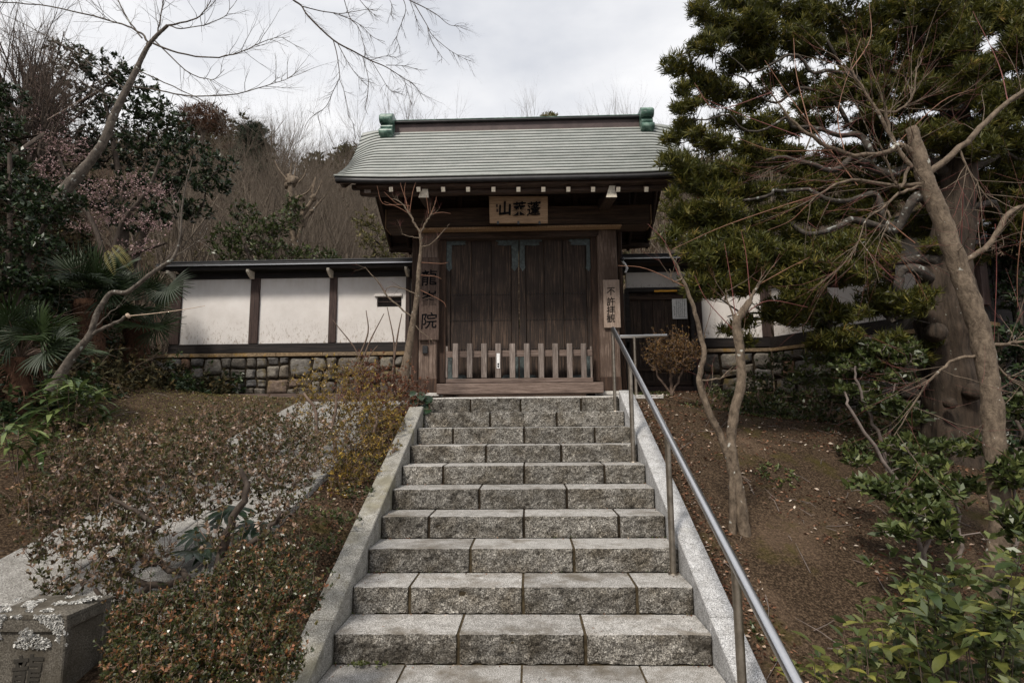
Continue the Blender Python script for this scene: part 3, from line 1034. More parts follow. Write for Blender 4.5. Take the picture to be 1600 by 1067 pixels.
def plaster_wall(label, cat_name, posts, panels, xa, xb, cover_y=.36, window=None, door=None):
    """posts, panels: photo x ranges at the wall face."""
    root = empty('plaster_wall', ((xa + xb) / 2, YW + .2, zw0), label, cat_name)
    ztop = ZT(450, 434.5); zs = ZT(450, 536.5); ze = ZT(450, 421)
    sill_parts = [(xa, xb)] if not door else [(xa, door[0]), (door[1], xb)]
    for a, b in sill_parts:
        if b - a > .05:
            box('sill_beam', a, b, YW - .03, YW + .2, zw0, zs - .045, M['black_wood'], root, .006)
            box('sill_rail', a, b, YW - .012, YW + .2, zs - .042, zs, M['black_wood'], root, .004)
    box('eave_beam', xa, xb, YW - .01, YW + .2, ztop, ztop + .1, M['black_wood'], root, .004)
    for a, b in posts:
        x0, x1 = xof(a, YW, 480), xof(b, YW, 480)
        box('post', x0, x1, YW - .02, YW + .14, zs + .001, ztop, M['wall_post'], root, .005)
        # carved bracket under the eave
        bx = x0 + .02
        pts = [(YW - .03, ztop + .05), (YW - .03, ztop - .02), (YW - .09, ztop - .03), (YW - .17, ztop + .005), (YW - .25, ztop + .055), (YW - .25, ztop + .1), (YW - .03, ztop + .1)]
        hexa('eave_bracket', [(bx, p, q) for p, q in pts], [(bx + .045, p, q) for p, q in pts], M['end_white'], root, .004)
    for n, (a, b) in enumerate(panels):
        x0, x1 = xof(a, YW, 480), xof(b, YW, 480)
        zlo = zs
        if window and n == window[0]:
            wx0, wx1, wz0, wz1 = window[1:]
            for q in ((x0, wx0, zlo, ztop), (wx1, x1, zlo, ztop), (wx0, wx1, zlo, wz0), (wx0, wx1, wz1, ztop)):
                box('plaster_panel', q[0], q[1], YW + .02, YW + .1, q[2], q[3], M['plaster'], root, 0)
        else:
            box('plaster_panel', x0, x1, YW + .02, YW + .1, zlo, ztop, M['plaster'], root, 0)
    # little pitched roof: dark boards, metal drip edge, ridge
    fr = YW - .3
    hexa('roof_board', [(xa - .12, fr, ze + .015), (xb, fr, ze + .015), (xb, fr, ze + .05), (xa - .12, fr, ze + .05)],
         [(xa - .12, YW + .08, ze + .10), (xb, YW + .08, ze + .10), (xb, YW + .08, ze + .155), (xa - .12, YW + .08, ze + .155)], M['fascia'], root, .003)
    hexa('roof_board', [(xa - .12, YW + .081, ze + .10), (xb, YW + .081, ze + .10), (xb, YW + .081, ze + .155), (xa - .12, YW + .081, ze + .155)],
         [(xa - .12, YW + .46, ze + .015), (xb, YW + .46, ze + .015), (xb, YW + .46, ze + .05), (xa - .12, YW + .46, ze + .05)], M['fascia'], root, .003)
    box('drip_edge', xa - .12, xb, fr - .014, fr - .002, ze - .002, ze + .014, M['steel'], root, .002)
    box('soffit_beam', xa - .1, xb, YW - .24, YW - .15, ze - .045, ze + .03, M['black_wood'], root, .004)
    box('ridge_board', xa - .12, xb, YW + .03, YW + .13, ze + .156, ze + .18, M['fascia'], root, .004)
    return root, ztop, zs


wz0, wz1 = ZT(608, 479), ZT(608, 463)
wx0, wx1 = xof(588.5, YW, 470), xof(627, YW, 470)
rt, ztop, zs = plaster_wall('white plaster garden wall with dark posts and a small slit window, left of the gate', 'wall',
                            [(268, 282.5), (391, 405), (514.5, 526), (634, 640)], [(283, 392), (404.5, 515), (525.5, 634)], xof(268, YW, 480), xof(650, YW, 480), window=(2, wx0, wx1, wz0, wz1))
box('window_frame', wx0 - .04, wx1 + .01, YW - .012, YW + .03, wz1, wz1 + .045, M['plaster'], rt, .004)
box('window_backing', wx0 - .01, wx1 + .01, YW + .085, YW + .11, wz0 - .01, wz1 + .01, M['black_wood'], rt, .0)
box('window_bar', wx0, wx1, YW + .03, YW + .05, (wz0 + wz1) / 2 - .006, (wz0 + wz1) / 2 + .006, M['wall_post'], rt, .002)

# ---- right wall: service door bay, one straight bay, then turning towards the viewer
xd0, xd1 = xof(984, YW, 500), xof(1084, YW, 500)
xr0, xr1 = xof(967, YW, 500), xof(1202, YW, 500)
rt2, _, _ = plaster_wall('white plaster garden wall with dark frame, holding the service door right of the gate', 'wall',
                         [(1085, 1096), (1189, 1202)], [(1096.5, 1189)], xr0, xr1, door=(xd0 - .02, xof(1085, YW, 540)))
zl0, zl1 = ZT(1030, 449.5), ZT(1030, 432)
box('plaster_panel', xof(979, YW, 440), xof(1085, YW, 440), YW + .01, YW + .1, zl0, ztop, M['plaster'], rt2, 0)
box('door_lintel', xd0 - .06, xof(1085, YW, 450), YW - .03, YW + .12, zl0 - .075, zl0 - .001, M['black_wood'], rt2, .004)
box('post', xd0 - .07, xd0, YW - .03, YW + .12, ZG - .02, zl0 - .076, M['black_wood'], rt2, .004)
box('post', xof(1078, YW, 500), xof(1085, YW, 500) - .002, YW - .035, YW + .12, ZG - .1, zl0 - .076, M['black_wood'], rt2, .004)
box('door_sill', xd0, xof(1078, YW, 500), YW - .04, YW + .12, ZT(1030, 611), ZT(1030, 604), M['wall_post'], rt2, .004)

r = empty('service_door', ((xd0 + xd1) / 2, YW + .06, ZG), 'small dark board door in the garden wall behind the rounded bush', 'door')
xa, xb = xd0 + .002, xof(1078, YW, 500) - .002
zd0, zd1 = ZT(1030, 603.8), zl0 - .078
npk = 5
for i in range(npk):
    a = xa + (xb - xa) * i / npk; b = xa + (xb - xa) * (i + 1) / npk
    box('plank', a + .002, b - .002, YW + .05 + .003 * (i % 2), YW + .085, zd0, zd1, M['door_wood'], r, .004)
box('rail', xa, xb, YW + .02, YW + .049, zd0 + .25, zd0 + .32, M['dark_wood_x'], r, .004)
box('rail', xa, xb, YW + .02, YW + .049, zd1 - .12, zd1 - .04, M['dark_wood_x'], r, .004)
box('rail', xa, xb, YW + .02, YW + .049, zd0 + .02, zd0 + .09, M['dark_wood_x'], r, .004)
b = pbox('yellow_strip', 1022, 453, 1058, 456, YW - .035, .02, M['yellow'], None, .003)
tag(b, 'thin yellow bar fixed above the service door', 'sign')

# paper notice
r = empty('paper_notice', P(1062, 483, YW + .015), 'white paper notice with columns of black writing on the service door', 'notice')
o = pbox('sheet', 1050.5, 467, 1073.5, 498, YW + .012, .003, M['white_paper'], r, 0)
bm = bmesh.new()
rg = random.Random(8)
for ci, cx in enumerate((1053.6, 1056.8, 1059.7, 1062.6, 1065.8, 1069.2)):
    y0_ = 479 if ci == 0 else 469
    yy = y0_
    while yy < 494 - (0 if ci else 0):
        h = rg.uniform(.5, .9); w = rg.uniform(.7, 1.5)
        for s in range(2):
            c = P(cx + rg.uniform(-.4, .4), yy + s * .7, YW + .0105)
            bmesh.ops.create_cube(bm, size=1, matrix=Matrix.Translation(c) @ Matrix.Diagonal((w * .0105, .001, .0035 if s else .006, 1)))
        yy += 1.9
o = obj_bm('writing', bm, M['ink'], r); o['kind'] = 'stuff'
pbox('bottom_rule', 1054, 495.6, 1072.5, 496, YW + .0105, .001, M['ink'], r, 0)

# stone base right
zbr0 = WBR - .06; zbr1 = ZT(1150, 550)
xq0 = xof(1097, YW, 570)
XT = xr1                      # where the right wall turns
r = empty('stone_base_wall', ((xq0 + XT) / 2, YW, zbr0), 'grey stone base under the white garden wall right of the service door', 'stone wall')
box('core', xq0, XT, YW + .02, YW + .5, zbr0 - .3, zbr1, M['mortar'], r, 0)
wall_stones(r, flatf(YW), xq0, XT, zbr0, zbr1 - .003, 3, .34, random.Random(3))
box('cap_stone', xq0, XT, YW - .03, YW + .48, zbr1, zbr1 + .055, M['cap_stone'], r, .006)

# turned wall
A = np.array([XT, YW]); B = np.array([xof(1532, 6.7, 480), 6.7])
dv = (B - A) / np.linalg.norm(B - A); LN = np.linalg.norm(B - A); nv = np.array([dv[1], -dv[0]])
if nv[1] > 0: nv = -nv


def tf(u, z, d): q = A + dv * u + nv * d; return (q[0], q[1], z)


def tbox(name, u0, u1, d0, d1, z0, z1, mat, parent, bev=.004):
    a = [tf(u0, z0, d1), tf(u1, z0, d1), tf(u1, z1, d1), tf(u0, z1, d1)]
    b = [tf(u0, z0, d0), tf(u1, z0, d0), tf(u1, z1, d0), tf(u0, z1, d0)]
    return hexa(name, a, b, mat, parent, bev)


r = empty('stone_base_wall', tf(LN / 2, zbr0, 0), 'rough stone base running towards the viewer behind the big trunk', 'stone wall')
tbox('core', 0, LN, -.4, -.02, zbr0 - .8, zbr1, M['mortar'], r, 0)
wall_stones(r, tf, 0.02, LN, zbr0 - .35, zbr1 - .003, 4, .34, random.Random(33))
tbox('cap_stone', 0.01, LN, -.4, .03, zbr1, zbr1 + .055, M['cap_stone'], r, .006)
r = empty('plaster_wall', tf(LN / 2, zbr1, 0), 'white plaster wall turning towards the viewer behind the large evergreen', 'wall')
tbox('sill_beam', 0, LN, -.2, .03, zbr1 + .056, zs, M['black_wood'], r)
npan = 3
for i in range(npan):
    a = LN * i / npan; b = LN * (i + 1) / npan
    tbox('plaster_panel', a + .06, b - .06, -.1, -.02, zs + .001, ztop, M['plaster'], r, 0)
    tbox('post', b - .06, b + .05, -.14, .02, zs + .001, ztop, M['wall_post'], r)
tbox('eave_beam', 0, LN, -.2, .01, ztop + .001, ztop + .1, M['black_wood'], r)
a_ = [tf(-.1, ztop + .09, .3), tf(LN + .1, ztop + .09, .3), tf(LN + .1, ztop + .13, .3), tf(-.1, ztop + .13, .3)]
b_ = [tf(-.1, ztop + .18, -.08), tf(LN + .1, ztop + .18, -.08), tf(LN + .1, ztop + .235, -.08), tf(-.1, ztop + .235, -.08)]
hexa('roof_board', a_, b_, M['fascia'], r, .003)
c_ = [tf(-.1, ztop + .18, -.081), tf(LN + .1, ztop + .18, -.081), tf(LN + .1, ztop + .235, -.081), tf(-.1, ztop + .235, -.081)]
d_ = [tf(-.1, ztop + .09, -.46), tf(LN + .1, ztop + .09, -.46), tf(LN + .1, ztop + .13, -.46), tf(-.1, ztop + .13, -.46)]
hexa('roof_board', c_, d_, M['fascia'], r, .003)
tbox('drip_edge', -.1, LN + .1, .301, .312, ztop + .075, ztop + .09, M['steel'], r, .002)

# dark timber outbuilding at the right edge
r = empty('outbuilding', (6.6, 7.6, 1.2), 'dark timber outbuilding with a pale roof edge at the right edge of the garden', 'building')
for i in range(14):
    box('wall_board', 5.55 + i * .2, 5.74 + i * .2, 7.0 + .006 * (i % 2), 7.06, .8, 3.25, M['black_wood'], r, .004)
box('core', 5.5, 8.4, 7.07, 9.6, .8, 3.25, M['black_wood'], r, 0)
hexa('roof', [(5.1, 6.5, 3.25), (8.8, 6.5, 3.25), (8.8, 6.5, 3.33), (5.1, 6.5, 3.33)], [(5.1, 8.4, 4.1), (8.8, 8.4, 4.1), (8.8, 8.4, 4.2), (5.1, 8.4, 4.2)], M['fascia'], r)
box('drip_edge', 5.1, 8.8, 6.485, 6.498, 3.26, 3.30, M['steel'], r, .002)


# ================================================================ the gate
YP = 8.0
gate = empty('temple_gate', (xof(808, YP, 500), YP + .1, ZG), 'dark wooden temple gate with a green copper roof above the stone steps', 'gate')
zbeam0, zbeam1 = zof(356, YP - .14, 810), zof(322, YP - .14, 810)
# pillars with a darker foot sleeve
for a, b in ((655, 683), (936, 967)):
    x0, x1 = xof(a, YP, 480), xof(b, YP, 480)
    p = box('pillar', x0, x1, YP, YP + .25, ZG + .03, zbeam0, M['pillar_wood'], gate, .012)
    box('pillar_shoe', x0 - .006, x1 + .006, YP - .006, YP + .256, ZG + .03, zof(590, YP), M['dark_wood_z'], p, .006)
    box('pillar_base', x0 - .05, x1 + .05, YP - .05, YP + .3, ZG - .02, ZG + .03, M['landing'], p, .008)
for a, b in ((643, 654), (968.5, 975)):
    box('side_post', xof(a, YP + .3, 480), xof(b, YP + .3, 480), YP + .3, YP + .5, ZG, zof(356, YP + .3), M['dark_wood_z'], gate, .006)
for a, b in ((683.5, 696.5), (925, 935.5)):
    box('jamb', xof(a, YP + .08, 480), xof(b, YP + .08, 480), YP + .08, YP + .26, zof(597, YP + .08), zof(357, YP + .08), M['dark_wood_z'], gate, .006)
# rear pillars and tie beams
for px in (-1.15, 1.2):
    xc = xof(808, YP, 500) + px
    box('rear_pillar', xc - .1, xc + .1, 9.35, 9.55, ZG, 3.95, M['dark_wood_z'], gate, .01)
    box('tie_beam', xc - .06, xc + .06, YP + .25, 9.6, zbeam0 - .1, zbeam0 + .08, M['dark_wood_y'], gate, .006)
# main beam
xb0, xb1 = xof(603, YP - .14, 340), xof(1017, YP - .14, 340)
mb = box('main_beam', xb0, xb1, YP - .14, YP + .2, zbeam0 + .02, zbeam1, M['beam_wood'], gate, .02, 2)
box('beam_highlight', xof(655, YP, 340), xof(968, YP, 340), YP - .165, YP - .02, zbeam0 - .012, zbeam0 + .018, M['tan_wood'], mb, .006)  # tan strip puts the highlight along the beam's lower edge into colour
for s, x0 in ((-1, xb0), (1, xb1)):      # paler sawn ends of the beam
    box('beam_end', x0 - .012 if s < 0 else x0 + .001, x0 - .001 if s < 0 else x0 + .012, YP - .13, YP + .19, zbeam0 + .03, zbeam1 - .01, M['tan_wood'], mb, .003)
box('lintel', xof(683, YP, 364), xof(936, YP, 364), YP + .0, YP + .2, zof(371, YP), zof(358, YP), M['dark_wood_x'], gate, .006)
# boarded strip above the main beam and struts
zfr0, zfr1 = zbeam1 + .002, zbeam1 + .42
for i in range(9):
    a = xb0 + .25 + (xb1 - xb0 - .5) * i / 9; b2 = xb0 + .25 + (xb1 - xb0 - .5) * (i + 1) / 9
    box('frieze_board', a + .003, b2 - .003, YP + .04, YP + .08, zfr0, zfr1, M['dark_wood_x'], gate, .003)
for i in range(6):
    xx = xb0 + .5 + (xb1 - xb0 - 1.0) * i / 5
    box('strut', xx - .035, xx + .035, YP - .02, YP + .039, zfr0, zfr1, M['dark_wood_z'], gate, .004)
# threshold
box('threshold', xof(682, YP - .2, 605), xof(943.5, YP - .2, 605), YP - .2, YP + .1, zof(615, YP - .2), zof(598.3, YP - .2), M['grey_wood_x'], gate, .008)

# door leaves
YD = YP + .15
zd0, zd1 = zof(593, YD), zof(370.5, YD)
xm = xof(811, YD, 480)
for side, (xa_, xb_, cuts) in enumerate(((696.5, 810.6, (704, 737, 768, 799)), (811.4, 925, (822, 851, 881, 917)))):
    leaf = box('door_leaf', xof(xa_, YD, 480) + .004, xof(xb_, YD, 480) - .002, YD + .03, YD + .07, zd0, zd1, M['door_wood'], gate, .003)
    edges = [xa_] + list(cuts) + [xb_]
    for i in range(5):
        a, b2 = xof(edges[i], YD, 480), xof(edges[i + 1], YD, 480)
        if i in (0, 4) and edges[i + 1] - edges[i] < 12: dy = -.018
        else: dy = .004 * (i % 2)
        box('plank', a + .0025, b2 - .0025, YD + dy, YD + .029, zd0 + .005, zd1 - .005, M['door_wood'], leaf, .004)
    # battens behind show as thin horizontal lines
    bm = bmesh.new()
    for py in (460, 500, 545):
        for k in range(26):
            xx = xof(700 + k * 4.2 + (0 if side == 0 else 116), YD, py)
            if not (xof(xa_ + 3, YD) < xx < xof(xb_ - 3, YD)): continue
            bmesh.ops.create_uvsphere(bm, u_segments=6, v_segments=4, radius=.009, matrix=Matrix.Translation((xx, YD - .002, zof(py, YD))))
    o = obj_bm('nail_heads', bm, M['black_metal'], leaf); o['kind'] = 'stuff'

# cut copper corner plates
def plate(pts, parent, name='hinge_plate', dy=0):
    a = [P(x, y, YD - .022 - dy) for x, y in pts]
    b = [p + np.array([0, .008, 0]) for p in a]
    return hexa(name, a, b, M['hinge'], parent, .0015)


leaves = [c for c in bpy.data.objects if c.name.startswith('door_leaf')]
leaves.sort(key=lambda o: o.name)
L0, L1 = leaves
plate([(697, 372), (725, 372), (730, 375), (726, 379), (728, 382), (720, 383), (706, 383), (705.5, 414), (707, 419), (702, 424), (698, 420), (697, 412)], L0)
plate([(810, 372), (778, 372), (774, 376), (779, 379), (777, 382.5), (786, 384), (799, 383), (800, 412), (799, 418), (804, 424), (808, 418), (810, 416)], L0)
plate([(812, 372), (842, 372), (847, 376), (841, 379), (843, 382.5), (835, 384), (820, 383), (820, 412), (821, 418), (816.5, 424), (813, 418), (812, 416)], L1)
plate([(924.5, 372), (893, 372), (888, 376), (893, 379), (891, 382), (900, 383), (916, 383), (916.5, 412), (915, 419), (920, 424), (923, 420), (924.5, 414)], L1)
plate([(697, 592), (730, 592), (726, 586), (706, 585), (706, 556), (701, 550), (697, 556)], L0)
plate([(810, 592), (783, 592), (787, 586), (801, 585), (801, 556), (805.5, 550), (810, 556)], L0)
plate([(812, 592), (840, 592), (836, 586), (820, 585), (820, 556), (816, 550), (812, 556)], L1)
plate([(924.5, 592), (893, 592), (897, 586), (916, 585), (916, 556), (920, 550), (924.5, 556)], L1)

# low picket barrier in front of the doors
YF = YP - .12
r = empty('picket_barrier', P(811, 597, YF), 'low grey wooden picket barrier standing across the gate doors', 'fence')
for c in (711.4, 733.7, 756.2, 778.4, 800.7, 823.2, 845.7, 867.8, 890.3, 912.3):
    pbox('picket', c - 4.3, 536.5, c + 4.3, 590.5, YF, .045, M['grey_wood_z'], r, .005)
pbox('top_rail', 697, 547.3, 925.5, 557.3, YF + .046, .035, M['grey_wood_x'], r, .004)
pbox('bottom_rail', 696.5, 590.8, 927, 597.8, YF - .015, .09, M['grey_wood_x'], r, .005)
for c in (698, 924): pbox('end_post', c - 1.5, 541, c + 1.5, 590.5, YF + .05, .035, M['grey_wood_z'], r, .003)
r = empty('name_strip', P(778.4, 563, YF - .003), 'narrow white strip with two small black characters on the fourth picket', 'sign')
pbox('strip', 776, 552, 781, 575.5, YF - .003, .003, M['white_plastic'], r, .001)
for py in (568.8, 572.6):
    pbox('stamp', 777.2, py - 1.5, 779.8, py + 1.4, YF - .0045, .0015, M['ink'], r, 0)


def character(ch, p, size, parent, mat=M['ink'], depth=.006, bold=.02, wx=1.0, tilt=0):
    c = bpy.data.curves.new('character', 'FONT'); c.body = ch; c.size = size; c.extrude = depth; c.offset = bold * size
    c.align_x = 'CENTER'; c.resolution_u = 3
    o = bpy.data.objects.new('character', c); COL.objects.link(o)
    dg = bpy.context.evaluated_depsgraph_get()
    me = bpy.data.meshes.new_from_object(o.evaluated_get(dg))
    bpy.data.objects.remove(o); bpy.data.curves.remove(c)
    co = np.zeros(len(me.vertices) * 3); me.vertices.foreach_get('co', co); co = co.reshape(-1, 3)
    cx, cy = (co[:, 0].min() + co[:, 0].max()) / 2, (co[:, 1].min() + co[:, 1].max()) / 2
    x, y = (co[:, 0] - cx) * wx, co[:, 1] - cy
    # brush-like swing of the strokes
    x2 = x + .02 * size * np.sin(y / size * 5); y2 = y + .03 * size * np.sin(x / size * 4 + .6)
    V = np.stack([p[0] + x2, p[1] - co[:, 2] + y2 * sin(tilt), p[2] + y2 * cos(tilt)], 1)
    me.vertices.foreach_set('co', V.astype(np.float32).ravel()); me.update()
    me.materials.clear(); me.materials.append(mat)
    return link('character', me, parent)


# name plaque under the eave, leaning forward
YQ = 7.45
r = empty('name_plaque', P(811, 349, YQ), 'wide wooden name plaque with three bold black characters under the gate roof', 'sign')
tl = radians(14)
pa = [P(765, 349, YQ), P(856, 349, YQ), P(856, 306.5, YQ - .09), P(764, 306.5, YQ - .09)]
hexa('board', pa, [p + np.array([0, .05, .012]) for p in pa], M['plaque'], r, .006)
hq = pa[3][2] - pa[0][2]
for ch, px, sz in (('山', 789, 21), ('莱', 811.5, 22), ('蓬', 834, 22)):
    p = P(px, 327, YQ - .045); p[1] = YQ - .045 - .020
    character(ch, p, sz * YQ / F_PX * 1.06, r, M['ink'], .006, .005 if ch != '山' else .03, 1, math.atan2(-.09, hq))
for px, py in ((776.5, 322), (777, 329), (843.5, 317)):
    p = P(px, py, YQ - .05)
    box('seal_mark', p[0] - .012, p[0] + .012, YQ - .056 - (328 - py) * .0015, YQ - .045 - (328 - py) * .0015, p[2] - .02, p[2] + .02, M['dark_wood_z'], r, 0)
for px in (778, 810, 843): pbox('peg', px - 1.6, 345.5, px + 1.6, 350.5, YQ - .012, .012, M['black_metal'], r, .002)

# boards on the pillars
r = empty('name_board', P(671, 530, YP - .045), 'tall dark name board with three faded characters on the left pillar', 'sign')
pbox('board', 655, 402, 686, 531.5, YP - .045, .04, M['old_board'], r, .006)
for ch, py in (('龍', 434), ('峯', 467), ('院', 501)):
    character(ch, P(670.5, py, YP - .046), 27 * YP / F_PX, r, M['ink'], .003, .006)
r = empty('notice_board', P(956, 512, YP - .04), 'pale wooden board with four black characters on the right pillar', 'sign')
pbox('board', 943, 437, 969, 512, YP - .04, .035, M['plank_sign'], r, .005)
for ch, py in (('不', 455.5), ('許', 471), ('拝', 484.5), ('観', 497.5)):
    character(ch, P(954.5, py, YP - .041), 14.5 * YP / F_PX, r, M['ink'], .002, .004, .95)
b = pbox('lock_box', 660, 540, 668, 552, YP - .03, .03, M['black_metal'], None, .004)
tag(b, 'small black iron box fixed low on the left pillar', 'box')

# cable and lamp on the right
r = empty('security_lamp', P(962, 410, YP + .2), 'small black security lamp on a white bracket beside the right pillar', 'lamp')
bm = bmesh.new()
bmesh.ops.create_uvsphere(bm, u_segments=14, v_segments=10, radius=.035, matrix=Matrix.Translation(P(972, 405, YP + .2)) @ Matrix.Diagonal((1, 1.1, .9, 1)))
obj_bm('head', bm, M['black_metal'], r, True)
T = Tubes(); T.add([P(972, 408, YP + .22), P(976, 412, YP + .22), P(980, 419, YP + .25), P(977, 426, YP + .25)], [.014, .017, .02, .016], 8)
T.build('bracket', M['white_plastic'], r)
T = Tubes(); T.add([P(971, 404, YP + .22), P(971, 392, YP + .22)], [.003, .003], 5)
T.build('aerial', M['black_metal'], r)

# ---------------------------------------------------------------- roof
YE, YR, YB = 7.0, 8.5, 9.95
XC = xof(806, YR, 210)
ZR = zof(198.0, YR, 806); ZE = zof(272.5, YE, 806)
HW = 2.34


def prof(s):
    """s 0 ridge .. 1 eave -> fraction of drop."""
    return s + .022 * sin(pi * s)


def roof_pt(xx, s, back=False):
    y = YR + (YE - YR) * s if not back else YR + (YB - YR) * s
    z = ZR + (ZE - ZR) * prof(s)
    ax = abs(xx) / HW
    t = max(0, (ax - .82) / .18)
    z -= (t * t) * (.055 + .16 * sin(pi * min(1, s * 1.02)) ** 1.0) * (1 - s * .55)
    z += .035 * s ** 3 * max(0, (ax - .6) / .4) ** 2
    hx = xx * (1 + .045 * (1 - s))
    return np.array([XC + hx, y, z])


roof = None
M['seam_shade'] = simple('seam_shade_copper', (.06, .058, .053), .8)  # undercut copper coloured darker: shade below each course lip plus dirt in the fold
xsamp = np.concatenate([np.linspace(-1, -.80, 9), np.linspace(-.72, .72, 13), np.linspace(.80, 1, 9)]) * HW
# underlay: boards below the copper (both slopes)
V, F = [], []
ns = 16
for back in (False, True):
    base = len(V)
    for j in range(ns + 1):
        for xx in xsamp * .992:
            V.append(roof_pt(xx, j / ns, back) - np.array([0, 0, .03]))
    n = len(xsamp)
    for j in range(ns):
        for i in range(n - 1):
            a = base + j * n + i
            F.append((a, a + 1, a + n + 1, a + n))
k = len(V)
Vb = [v - np.array([0, 0, .06]) for v in V]
Fb = [tuple(k + q for q in f[::-1]) for f in F]
roof = obj_np('roof', np.array(V + Vb), [np.array(F + Fb)], M['dark_wood_x'], gate, None, False)
NC = 17
rs = np.random.default_rng(6)
for back in (False, True):
    if back:
        V, F = [], []
        for j in range(NC + 1):
            for xx in xsamp: V.append(roof_pt(xx, j / NC, True) + np.array([0, 0, .004]))
        n = len(xsamp)
        for j in range(NC):
            for i in range(n - 1):
                a = j * n + i; F.append((a, a + 1, a + n + 1, a + n))
        obj_np('rear_copper_slope', V, [np.array(F)], M['copper'], roof)
        continue
    for j in range(NC):
        s0, s1 = j / NC, (j + 1) / NC
        rows = []
        jit = rs.normal(0, .0006, len(xsamp))
        for q, (s, dz, dy) in enumerate(((s0, .002, 0), (s1, .020, 0), (s1, .010, .001), (s1, -.004, .022))):
            row = [roof_pt(xx, s) + np.array([0, dy, dz + (jit[i] if q in (1, 2) else 0)]) for i, xx in enumerate(xsamp)]
            if q == 1: row = [p + np.array([0, -.004, 0]) for p in row]
            rows.append(row)
        n = len(xsamp)
        V = [p for row in rows for p in row]
        F = [(q * n + i, (q + 1) * n + i, (q + 1) * n + i + 1, q * n + i + 1) for q in range(3) for i in range(n - 1)]
        E = [(0, n, 2 * n, 3 * n), (n - 1, 4 * n - 1, 3 * n - 1, 2 * n - 1)]
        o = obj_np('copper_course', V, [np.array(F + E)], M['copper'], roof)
        o.data.materials.append(M['seam_shade'])
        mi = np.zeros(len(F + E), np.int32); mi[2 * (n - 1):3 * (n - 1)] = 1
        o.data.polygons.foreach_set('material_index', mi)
# eave edges (green strip, dark fascia, boards)
def eave_strip(name, y, z0, z1, dep, mat, w, parent=roof, bev=.003):
    n = 16; V = []
    for i in range(n + 1):
        xx = -w + 2 * w * i / n
        lift = .035 * max(0, (abs(xx) / HW - .6) / .4) ** 2
        for (yy, zz) in ((y, z0), (y, z1), (y + dep, z1), (y + dep, z0)): V.append((XC + xx, yy, zz + lift))
    F = []
    for i in range(n):
        a = 4 * i
        for q in range(4): F.append((a + q, a + (q + 1) % 4, a + 4 + (q + 1) % 4, a + 4 + q))
    F += [(3, 2, 1, 0), (4 * n, 4 * n + 1, 4 * n + 2, 4 * n + 3)]
    return obj_np(name, V, [np.array(F)], mat, parent)


eave_strip('eave_edge', YE - .02, ZE - .012, ZE + .008, .06, M['copper'], HW)
eave_strip('fascia', YE - .008, ZE - .078, ZE - .013, .06, M['fascia'], HW - .015)
eave_strip('eave_board', YE + .05, zof(289, YE + .05), ZE - .06, .08, M['dark_wood_x'], HW - .27)
eave_strip('eave_board', YE + .1, zof(292, YE + .1) , zof(286, YE + .1), .07, M['dark_wood_x'], HW - .2)
eave_strip('eave_purlin', YE + .14, zof(301, YE + .14), zof(293, YE + .14), .08, M['dark_wood_x'], HW - .3)
eave_strip('rear_eave_board', YB - .1, ZE - .16, ZE - .02, .1, M['dark_wood_x'], HW - .02)
# rafters with whitened ends
for i, px in enumerate((611, 654, 692.5, 731.3, 771, 810, 849, 888, 926.7, 966, 1010)):
    p = P(px, 296.2, YE + .02)
    d = np.array([0, 1.45, .82])
    o = beam('rafter', p, p + d, .052, .06, M['dark_wood_y'], roof)
    q = p - unit(d) * .004
    beam('rafter_end', q, q + unit(d) * .0035, .05, .058, M['end_white'], roof, 0.0)
    d2 = np.array([0, 1.35, -.9])
    st = np.array([p[0], YR, ZR - .25])
    beam('rear_rafter', st, st + d2, .052, .06, M['tan_wood'] if i in (0, 10) else M['dark_wood_y'], roof)
# forward brackets carried by the pillars
for px0, px1, py0, py1 in ((656, 669, 289.5, 309), (949, 963, 290.5, 308.5)):
    y0 = YE + .12
    a = [P(px0 - 2, py1, y0), P(px1 + 1, py1, y0), P(px1 - 1, py0, y0), P(px0 + 3, py0, y0)]
    cx = (a[0][0] + a[1][0]) / 2
    zc = a[0][2]
    b_ = [np.array([cx - .08, YP + .1, zbeam1 - .05]), np.array([cx + .08, YP + .1, zbeam1 - .05]), np.array([cx + .07, YP + .1, zbeam1 + .16]), np.array([cx - .07, YP + .1, zbeam1 + .16])]
    br = hexa('bracket_arm', a, b_, M['dark_wood_y'], gate, .004)
    hexa('bracket_end', [p - np.array([0, .006, 0]) for p in a], [p - np.array([0, .001, 0]) for p in a], M['end_white'], br, 0)
# verge: barge boards and soffit following the slopes on both sides
for sd in (-1, 1):
    for back in (False, True):
        for (off0, off1, zt, zb, nm, mt) in ((.03, .075, -.03, -.21, 'barge_board', M['dark_wood_y']), (.36, .41, -.06, -.26, 'inner_barge_board', M['dark_wood_y'])):
            V = []; n = 12
            for j in range(n + 1):
                s = j / n * (1.0 if not back else 1.0)
                p = roof_pt(sd * (HW - .01), s, back)
                if nm != 'barge_board': p = roof_pt(sd * (HW - off0), s, back)
                dro = (-zb) * (1.0 - .25 * (s > .9))
                if not back and s > .86: dro = .06 + (dro - .06) * (1 - s) / .14
                for (o_, z_) in ((off0, zt), (off0, -dro), (off1, -dro), (off1, zt)):
                    V.append((XC + sd * (HW - o_), p[1], p[2] + z_))
            F = []
            for j in range(n):
                a = 4 * j
                for q in range(4): F.append((a + q, a + (q + 1) % 4, a + 4 + (q + 1) % 4, a + 4 + q))
            F += [(3, 2, 1, 0), (4 * n, 4 * n + 1, 4 * n + 2, 4 * n + 3)]
            obj_np(nm, V, [np.array(F)], mt, roof)
    x = XC + sd * (HW - .2)
    q = P(574 if sd < 0 else 1051, 290, YE + .12)
    box('purlin_end', q[0] - .045, q[0] + .045, YE + .12, YE + .3, q[2] - .1, q[2] + .1, M['grey_wood_z'], roof, .006)
